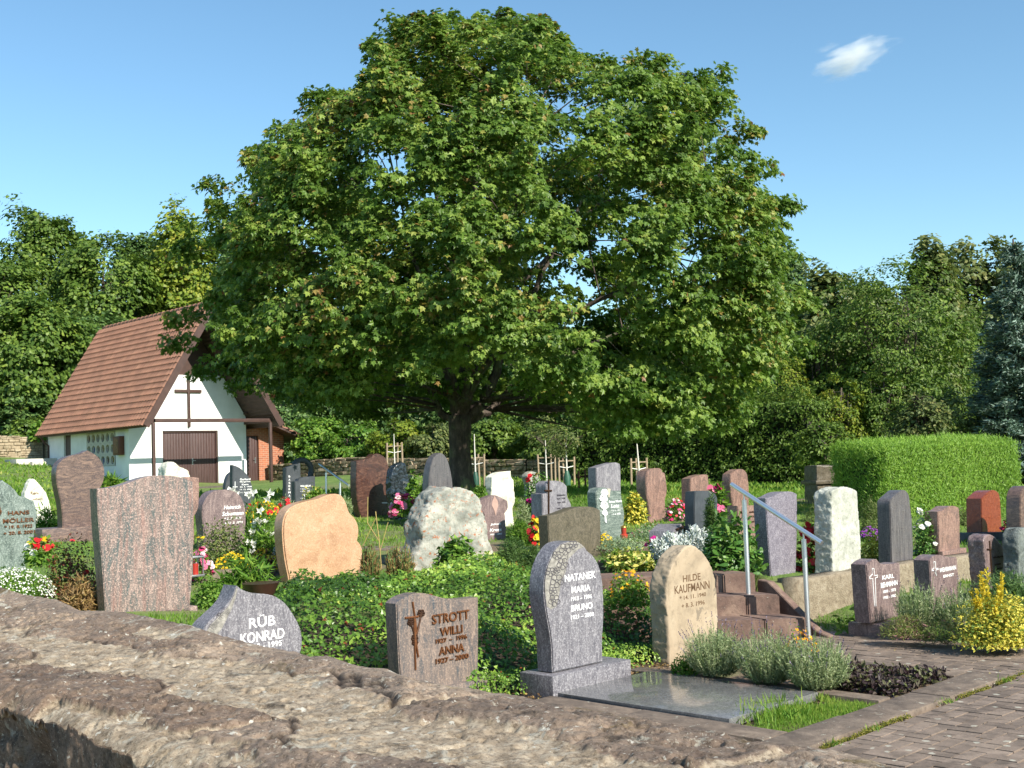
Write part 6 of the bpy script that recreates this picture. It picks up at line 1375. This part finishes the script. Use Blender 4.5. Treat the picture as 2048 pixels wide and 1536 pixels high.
def purple():
    r = np.random.default_rng(9); n = 5200; a = r.uniform(7.22, 8.06, n); b = r.uniform(3.87, 4.75, n); h = .075+.05*fbm(np.stack([a*6, b*6, 0*a], 1), 2, 4); ok = (b < 4.5) | (a > 7.6); a, b, h = a[ok], b[ok], h[ok]; n = len(a)
    X, Y = AB(a, b); P = np.stack([X, Y, h*r.uniform(.2, 1, n)], 1)
    tag(leaves('purple_foliage', P, np.array([0, -.2, .7])+r.normal(size=(n, 3))*.6, .042*r.uniform(.6, 1.2, n), 'oval', LM['purple'], None, r.random(n), None, r), 'bed of dark purple bugle leaves at the corner of the paving', 'ground cover', kind='stuff')
purple()
bush('marigold', 'orange yellow flowers in the green bed between the two front headstones', 'flower', 1212, 1300, 1142, 10.2, LM['fresh'], 'oval', .03, 1800, [(LM['orange'], 42, .04, 'star', 'blossom', .3)], depth=.5, foot=1215)
# --- right terrace plants
bush('geranium', 'red geraniums between the speckled grey and the pale rough headstone', 'flower', 1592, 1645, 1052, 12.3, LM['fresh'], 'oval', .04, 900, [(LM['redf'], 60, .075, 'disc', 'blossom', -.1)], foot=1150)
bush('petunia', 'vivid violet flowers beside the dark ribbed headstone', 'flower', 1716, 1762, 1055, 13.8, LM['fresh'], 'oval', .03, 500, [(LM['violet'], 110, .04, 'star', 'blossom', .2)], foot=1085)
bush('euonymus', 'small golden green shrub in the shade of the dark ribbed headstone', 'shrub', 1718, 1765, 1066, 13.1, LM['yvar'], 'oval', .03, 900, foot=1120)
bush('rose_bush', 'white rose bush between the ribbed and the brushed headstone', 'rose bush', 1822, 1870, 1022, 13.4, LM['rhodo'], 'oval', .035, 1500, [(LM['white'], 16, .065, 'disc', 'blossom', -.2)], foot=1128)
bush('juniper', 'brownish juniper shrub under the clipped hedge', 'shrub', 1712, 1772, 995, 16, LM['brownish'], 'blade', .05, 1600, foot=1060)
bush('juniper', 'green brown low shrub under the hedge beside the dark stone pillar', 'shrub', 1600, 1650, 1000, 17, LM['brownish'], 'blade', .05, 1200, foot=1065)
bush('spindle_shrub', 'low brown green shrub under the hedge near the red headstone', 'shrub', 1905, 1945, 1012, 16.5, LM['brownish'], 'blade', .05, 1000, foot=1060)
bush('phlox', 'small green plant with pink white bloom by the red headstone', 'flower', 2004, 2025, 1040, 15, LM['fresh'], 'oval', .04, 400, [(LM['pink'], 3, .08, 'disc', 'blossom', .5)], foot=1085)
bush('dwarf_pine', 'dark green dwarf pine mat below the small cross headstone', 'shrub', 1945, 2090, 1150, 10.6, LM['dark'], 'needle', .05, 9000, foot=1225, noise=.06, lumps=14)
sprigs('lavender_plant', 'grey lavender before the low rosy headstone at the paving', 'lavender', 1782, 1885, 1165, 10.15, LM['lav'], 300, 24, .03, (LM['spike'], 25, .04, .009), 7, None, foot=1258)
sprigs('lavender_plant', 'grey lavender reaching to the golden euonymus', 'lavender', 1868, 1948, 1172, 10.0, LM['lav'], 220, 24, .03, (LM['spike'], 20, .04, .009), 9, None, foot=1262)
bush('heather', 'low green heather with pinkish tips at the edge of the paving', 'shrub', 1762, 1852, 1232, 9.85, LM['heather'], 'blade', .03, 2600, foot=1275, lumps=12)
bush('heather', 'dark green heather mat between the lavender and the golden euonymus', 'shrub', 1835, 1942, 1238, 9.7, LM['heather'], 'blade', .03, 2600, foot=1283, lumps=12, seed=4)
bush('golden_euonymus', 'bushy yellow and cream variegated euonymus at the edge of the paving', 'shrub', 1925, 2085, 1196, 9.35, LM['yvar'], 'oval', .027, 8500, None, foot=1292, lumps=16, noise=.55)
sprigs('golden_shoots', 'upright golden yellow shoots above the variegated euonymus', 'shrub', 1925, 2015, 1128, 9.4, leafmat('gold_leaf', [(0, '#e0c83a'), (1, '#f0dc50')], .9), 14, 80, .032, None, 2, None, foot=1250, tip='oval')
bush('wild_plant', 'broad leaved weed growing in the grass at the cheek of the steps', 'plant', 1670, 1700, 1228, 10.6, LM['fresh'], 'spoon', .06, 50, None, foot=1262, stems=0)
# --- middle terrace plants
bush('rhododendron', 'glossy green rhododendron beside the handrail', 'shrub', 1405, 1515, 1040, 11.7, LM['rhodo'], 'spoon', .085, 1500, foot=1152, lumps=10)
sprigs('dusty_miller', 'large silver white dusty miller behind the tan sandstone headstone', 'plant', 1296, 1385, 1068, 12.1, LM['silver'], 150, 26, .05, None, 3, None, foot=1140, tip='spoon')
sprigs('dusty_miller', 'taller silver white dusty miller beside the rhododendron', 'plant', 1345, 1432, 1055, 12.4, LM['silver'], 130, 26, .05, None, 5, None, foot=1130, tip='spoon')
bush('carnation', 'small magenta flowers at the silver foliage', 'flower', 1290, 1330, 1078, 12.6, LM['fresh'], 'oval', .03, 260, [(LM['magenta'], 5, .06, 'disc', 'blossom', .3)], foot=1100)
bush('hosta', 'low pale variegated hosta beside the silver foliage', 'plant', 1212, 1305, 1100, 12, LM['varieg'], 'oval', .06, 1100, foot=1138)
bush('coreopsis', 'bright yellow flowers at the foot of the green veined headstone', 'flower', 1198, 1226, 1066, 13.6, LM['sedum'], 'blade', .03, 400, [(LM['yellow'], 60, .03, 'star', 'blossom', 0)], foot=1092)
bush('sedum_mat', 'grey green sedum mat before the green veined headstone', 'plant', 1200, 1300, 1075, 13.3, LM['sedum'], 'oval', .02, 2600, foot=1098, depth=.8, stems=0, noise=.05)
bush('laurel', 'yellow green shrub between the veined and the notched rosy headstone', 'shrub', 1248, 1290, 990, 16, LM['yvar'], 'oval', .06, 1100, foot=1045)
bush('begonia', 'pink and red begonias between the notched and the plain rosy headstone', 'flower', 1332, 1372, 998, 17.2, LM['fresh'], 'oval', .04, 600, [(LM['pink'], 60, .05, 'disc', 'blossom', -.2), (LM['redf'], 14, .05, 'disc', 'dark_blossom', -.2)], foot=1040)
bush('hydrangea', 'pale pink hydrangea with lime leaves before the diamond waisted headstone', 'shrub', 1418, 1452, 970, 17, LM['fresh'], 'oval', .09, 420, [(LM['pink'], 8, .10, 'disc', 'blossom', .1)], foot=1035)
bush('dwarf_cypress', 'slim dark green conical cypress at the face of the green grey headstone', 'shrub', 1408, 1432, 995, 13.35, LM['dark'], 'needle', .06, 2200, foot=1078)
bush('thyme_mat', 'low green herb bed with tiny pink flowers before the rosy headstones', 'plant', 1262, 1350, 1048, 15.2, LM['sedum'], 'oval', .025, 2200, [(LM['pink'], 60, .02, 'star', 'blossom', .2)], foot=1078, stems=0, depth=1.2)
bush('rose_bush', 'red rose bush beside the white broken edged headstone', 'rose bush', 1040, 1098, 948, 17.2, LM['rhodo'], 'oval', .045, 1500, [(LM['redf'], 10, .085, 'disc', 'blossom', .1)], foot=1040)
bush('rose_bush', 'bright pink roses lower down near the lilac grey headstone', 'rose bush', 1052, 1082, 992, 16.4, LM['rhodo'], 'oval', .045, 500, [(LM['magenta'], 8, .085, 'disc', 'blossom', .1)], foot=1048)
bush('snapdragon', 'red and yellow bedding flowers at the olive brown headstone', 'flower', 1054, 1088, 1038, 14.2, LM['fresh'], 'oval', .035, 500, [(LM['yellow'], 26, .06, 'disc', 'yellow_blossom', -.1, (-.1, 1)), (LM['redf'], 14, .06, 'disc', 'red_blossom', -.1, (-1, .1))], foot=1088)
bush('santolina', 'soft grey green herb beneath the roses', 'plant', 1028, 1058, 1002, 16, LM['lav'], 'blade', .06, 900, foot=1065)
bush('weed_shrub', 'loose light green weeds beside the shirt shaped headstone', 'plant', 1015, 1060, 1045, 14.6, LM['fresh'], 'blade', .07, 1500, foot=1095)
bush('dwarf_spruce', 'round dark green dwarf conifer in the ivy beside the lichen boulder', 'shrub', 990, 1056, 1082, 12.0, LM['dark'], 'needle', .045, 7000, foot=1165, noise=.04, lumps=5)
bush('dwarf_spruce', 'smaller dark green conifer between the round one and the olive headstone', 'shrub', 1048, 1085, 1095, 12.0, LM['dark'], 'needle', .045, 3000, foot=1165, noise=.04, lumps=4)
bush('begonia', 'pink and white begonias at the glossy black headstone', 'flower', 780, 832, 990, 18.6, LM['fresh'], 'oval', .045, 700, [(LM['pink'], 50, .085, 'disc', 'blossom', -.2)], foot=1032)
bush('climbing_ivy', 'ivy climbing over the shoulder of the glossy black headstone', 'plant', 812, 846, 950, 19.2, LM['ivy'], 'ivy', .07, 700, foot=1028, depth=.4)
bush('climbing_ivy', 'bright ivy climbing up the face of the lichen boulder', 'plant', 872, 955, 1078, 12.25, LM['ivy'], 'ivy', .06, 1400, foot=1165, depth=.5)
bush('climbing_ivy', 'ivy shoots climbing at the foot of the orange headstone', 'plant', 660, 730, 1148, 11.3, LM['ivy'], 'ivy', .06, 900, foot=1200, depth=.4)
bush('boxwood', 'little green shrub behind the lichen boulder near the white headstone', 'shrub', 945, 975, 975, 18, LM['fresh'], 'oval', .05, 600, foot=1000)
def stalks(label, px0, px1, ytop, Y, n, foot, seed, mat, nl=14):
    sprigs('dry_plant', label, 'plant', px0, px1, ytop, Y, mat, n, nl, .05, None, seed, None, foot=foot, stem_r=.003, tip='blade')
stalks('dry brown weeds between the orange headstone and the lichen boulder', 718, 760, 1085, 12.0, 130, 1175, 1, LM['dry'], 20)
stalks('dry brown shrub growing against the lichen boulder', 768, 828, 1085, 12.1, 160, 1180, 2, LM['dry'], 24)
r_ = empty('dead_flower_stalk', 'tall bare straw coloured flower stalk on the lawn', 'plant', tuple(Vector((colx(762, 13, 1080), 13, gz(colx(762, 13, 1080), 13)))))
tubes_obj('stalk', [([(.0, 0, -.05), (-.02, 0, .3), (-.05, 0, .62)], .006), ([(-.02, 0, .3), (-.14, 0, .5), (-.13, 0, .78)], .005), ([(-.05, 0, .55), (-.2, 0, .25)], .004), ([(-.01, 0, .2), (.08, .02, .5)], .004)], plain('straw', lin('#b09a5c', .9), .8), r_, 5)
# --- left part
bush('lily', 'white lilies flowering between the script headstone and the orange one', 'flower', 492, 552, 1036, 12.8, LM['fresh'], 'blade', .12, 620, [(LM['white'], 26, .085, 'trumpet', 'blossom', -.1)], foot=1130)
sprigs('lily', 'tall white lilies with buds before the split dark headstone', 'flower', 470, 545, 985, 14.6, LM['fresh'], 14, 26, .12, None, 4, None, foot=1075, tip='blade', stem_r=.006)
leaves_p = [at(x, y, 14.4) for x, y in ((463, 980), (506, 985), (540, 986), (535, 998), (520, 1022), (498, 990), (470, 985))]
o = leaves('lily_blossom', np.array([tuple(p) for p in leaves_p]), np.tile([.3, -1, .3], (7, 1)), .11, 'trumpet', LM['white'], None, None, None, np.random.default_rng(2)); tag(o, 'open white trumpets on the tallest lily stems', 'flower')
bush('coreopsis', 'yellow flower carpet before the white lilies', 'flower', 425, 500, 1108, 12.3, LM['fresh'], 'oval', .03, 1100, [(LM['yellow'], 230, .035, 'star', 'blossom', -.1)], foot=1160, depth=.5)
bush('coreopsis', 'yellow and rusty bedding flowers beside the orange headstone', 'flower', 495, 555, 1100, 12.6, LM['red'], 'oval', .03, 900, [(LM['yellow'], 160, .035, 'star', 'blossom', -.1)], foot=1150, depth=.5)
bush('coreopsis', 'yellow flowers in the bed before the split dark headstone', 'flower', 488, 562, 1003, 16.5, LM['fresh'], 'oval', .04, 1100, [(LM['yellow'], 180, .045, 'star', 'blossom', -.1), (LM['redf'], 8, .08, 'disc', 'red_blossom', .3)], foot=1045, depth=.9)
bush('juniper', 'small blue green mat plant at the black slate headstone', 'shrub', 552, 585, 996, 18, LM['sedum'], 'blade', .05, 700, [(LM['redf'], 6, .07, 'disc', 'red_blossom', -.1)], foot=1018)
bush('ornamental_shrub', 'yellow tipped shrub before the low black slate headstone', 'shrub', 606, 648, 972, 18.5, LM['yvar'], 'oval', .04, 260, None, foot=1005)
bush('box_shrub', 'green shrub under the yellow tips beside the low black headstone', 'shrub', 612, 655, 978, 18.3, LM['fresh'], 'oval', .045, 800, None, foot=1010)
sprigs('grey_herb', 'grey herb tuft between the distant handrail and the humped brown headstone', 'plant', 672, 704, 985, 17.5, LM['lav'], 90, 20, .05, None, 3, None, foot=1040)
bush('rose_shrub', 'loose leafy shrub with pale buds in front of the script headstone', 'shrub', 384, 492, 1040, 13.0, LM['brownish'], 'oval', .035, 1900, [(LM['yellow'], 6, .05, 'disc', 'bud', .1)], foot=1120, noise=.45, depth=.6)
bush('petunia', 'pink and magenta flowers close beside the large pink headstone', 'flower', 382, 420, 1100, 11.6, LM['fresh'], 'oval', .03, 600, [(LM['pink'], 40, .055, 'disc', 'blossom', -.1)], foot=1158, depth=.4)
bush('potted_foliage', 'leafy green daisy plant before the yellow flower carpet', 'plant', 436, 540, 1122, 11.0, LM['fresh'], 'blade', .12, 1100, None, foot=1195, stems=10)
p = at(522, 1178, 10.6); r_ = empty('plant_bowl', 'round brown plastic plant bowl at the leafy daisy plant', 'bowl', (p.x, p.y, at(522, 1192, 10.6).z)); 
tubes_obj('bowl', [([(0, 0, -.02), (0, 0, .0), (0, 0, .10), (0, 0, .115)], [.10, .11, .155, .165])], plain('brown_plastic', lin('#4a3228', .8), .4), r_, 18)
# lantern and candles
def lantern(px, yb, Y):
    p = at(px, yb, Y); r = empty('grave_lantern', 'small silver grave lantern with red candle beside the large pink headstone', 'lantern', p, R(40))
    silver = plain('lantern_metal', lin('#a9a9a6', .9), .35, .8); w_ = .055; h = .17
    for a, b in ((-1, -1), (1, -1), (1, 1), (-1, 1)): box_obj('corner_post', (a*w_-.006, a*w_+.006, b*w_-.006, b*w_+.006, .02, h), silver, r)
    box_obj('foot_plate', (-w_-.012, w_+.012, -w_-.012, w_+.012, 0, .0195), silver, r, .003); box_obj('roof', (-w_-.014, w_+.014, -w_-.014, w_+.014, h+.0005, h+.022), silver, r, .008)
    tubes_obj('candle', [([(0, 0, .02), (0, 0, .12)], .032)], plain('red_candle', lin('#b03428', .9), .4), r, 14)
lantern(390, 1153, 11.3)
p = at(1248, 1076, 14.2); r_ = empty('grave_candle', 'small red and white grave candle beside the green veined headstone', 'candle', p)
tubes_obj('holder', [([(0, 0, 0), (0, 0, .04), (0, 0, .05), (0, 0, .12)], [.045, .045, .03, .032])], plain('candle_red', lin('#b5402c', .9), .4), r_, 12); tubes_obj('lid', [([(0, 0, .121), (0, 0, .135), (0, 0, .15)], [.036, .034, .01])], plain('candle_lid', lin('#c9a24a', .9), .3, .8), r_, 12)
# nandina, alyssum, arrangement
bush('barberry', 'loose reddish green shrub before the large pink headstone', 'shrub', 78, 190, 1082, 9.6, LM['red'], 'oval', .03, 3600, [(LM['redf'], 7, .045, 'disc', 'blossom', .1)], foot=1225, noise=.4, lumps=9)
bush('astilbe', 'dark rusty dried plume plant at the foot of the large pink headstone', 'plant', 120, 192, 1158, 9.2, LM['dry'], 'needle', .05, 2600, foot=1225, depth=.3)
bush('alyssum', 'carpet of tiny white alyssum flowers behind the sandstone wall', 'flower', -60, 95, 1140, 9.2, LM['fresh'], 'oval', .022, 4200, [(LM['white'], 1100, .016, 'star', 'blossom', -.1)], foot=1200, depth=.9, noise=.5, lumps=14)
bush('leafy_plant', 'green plant before the small white marble headstone', 'plant', 72, 116, 1018, 15.5, LM['fresh'], 'blade', .09, 800, foot=1065)
bush('grave_bouquet', 'bouquet of coloured balls, red roses and yellow blooms by the slate headstone', 'flower', 50, 108, 1075, 10.2, LM['fresh'], 'oval', .045, 420, [(LM['redf'], 6, .055, 'disc', 'rose', .1), (LM['yellow'], 5, .05, 'disc', 'yellow_blossom', .3), (LM['white'], 4, .055, 'disc', 'white_blossom', .3)], foot=1130)
bush('meadow_flower', 'grassy tuft with yellow blooms beside the curled brown headstone', 'flower', 198, 245, 955, 15.5, LM['fresh'], 'blade', .12, 700, [(LM['orange'], 6, .04, 'star', 'blossom', .3)], foot=1000)
bush('fern_plant', 'low green plant at the foot of the large pink headstone', 'plant', 385, 450, 1162, 10.0, LM['fresh'], 'oval', .035, 1500, foot=1215, depth=.6)
bush('evergreen_shrub', 'small shrub beside the chapel wall behind the curled brown headstone', 'shrub', 60, 95, 845, 57, LM['fresh'], 'quad', .16, 400, foot=880)
# grave kerbs on the upper terrace
def kerb_px(label, pts, zoff=.0, w=.10, h=.10, mat=None, grp='low stone grave edgings on the upper terrace'):
    bm = bmesh.new()
    for (x0, y0, x1, y1) in pts:
        A, B = ground_at(x0, y0), ground_at(x1, y1); d = (B-A); L = math.hypot(d.x, d.y); ang = math.atan2(d.y, d.x)
        n = max(1, int(L/.9))
        for i in range(n):
            q = A.lerp(B, i/n); zq = gz(q.x, q.y); q2 = A.lerp(B, (i+1)/n); pitch = math.atan2(gz(q2.x, q2.y)-zq, L/n)
            box(bm, .003, L/n-.003, -w/2, w/2, -.12, h, Matrix.Translation((q.x, q.y, zq)) @ Matrix.Rotation(ang, 4, 'Z') @ Matrix.Rotation(-pitch, 4, 'Y'), bev=.008)
    tag(link('grave_kerb', bm_mesh('grave_kerb', bm, 30), mat or kerb_mat), label, 'kerb', grp)
kerb_px('pale pinkish edging before the sedum mat', [(1200, 1102, 1312, 1102)], mat=sand_red)
kerb_px('reddish edging before the pale hosta', [(1195, 1142, 1320, 1146)], mat=sand_red)
kerb_px('brown edging below the leafy plants beside the large pink headstone', [(385, 1165, 545, 1152)], mat=kerb_mat)
kerb_px('reddish capstones beside the top step', [(1430, 1152, 1500, 1152)], w=.2, h=.04, mat=sand_red)
kerb_px('dark grey edging before the glossy red headstone', [(1915, 1082, 2100, 1078)], mat=G['slate'])
kerb_px('brownish edging behind the dry weeds on the lawn', [(722, 1098, 830, 1100)], w=.5, h=.02, mat=kerb_mat)

# a thing that is one mesh needs no empty above it
bpy.context.view_layer.update()
kids = {}
for o in SC.objects:
    if o.parent: kids.setdefault(o.parent.name, []).append(o)
for o in list(SC.objects):
    if o.type == 'EMPTY' and o.parent is None and len(kids.get(o.name, [])) == 1 and kids[o.name][0].name not in kids:
        c = kids[o.name][0]; mw = c.matrix_world.copy(); nm = o.name
        for k_ in ('label', 'category', 'group'):
            if k_ in o: c[k_] = o[k_]
        c.parent = None; c.matrix_world = mw; bpy.data.objects.remove(o); c.name = nm
for o in SC.objects:
    if 'label' in o and len(o['label'].replace(',', ' ').split()) > 16: print('LONG', o['label'])
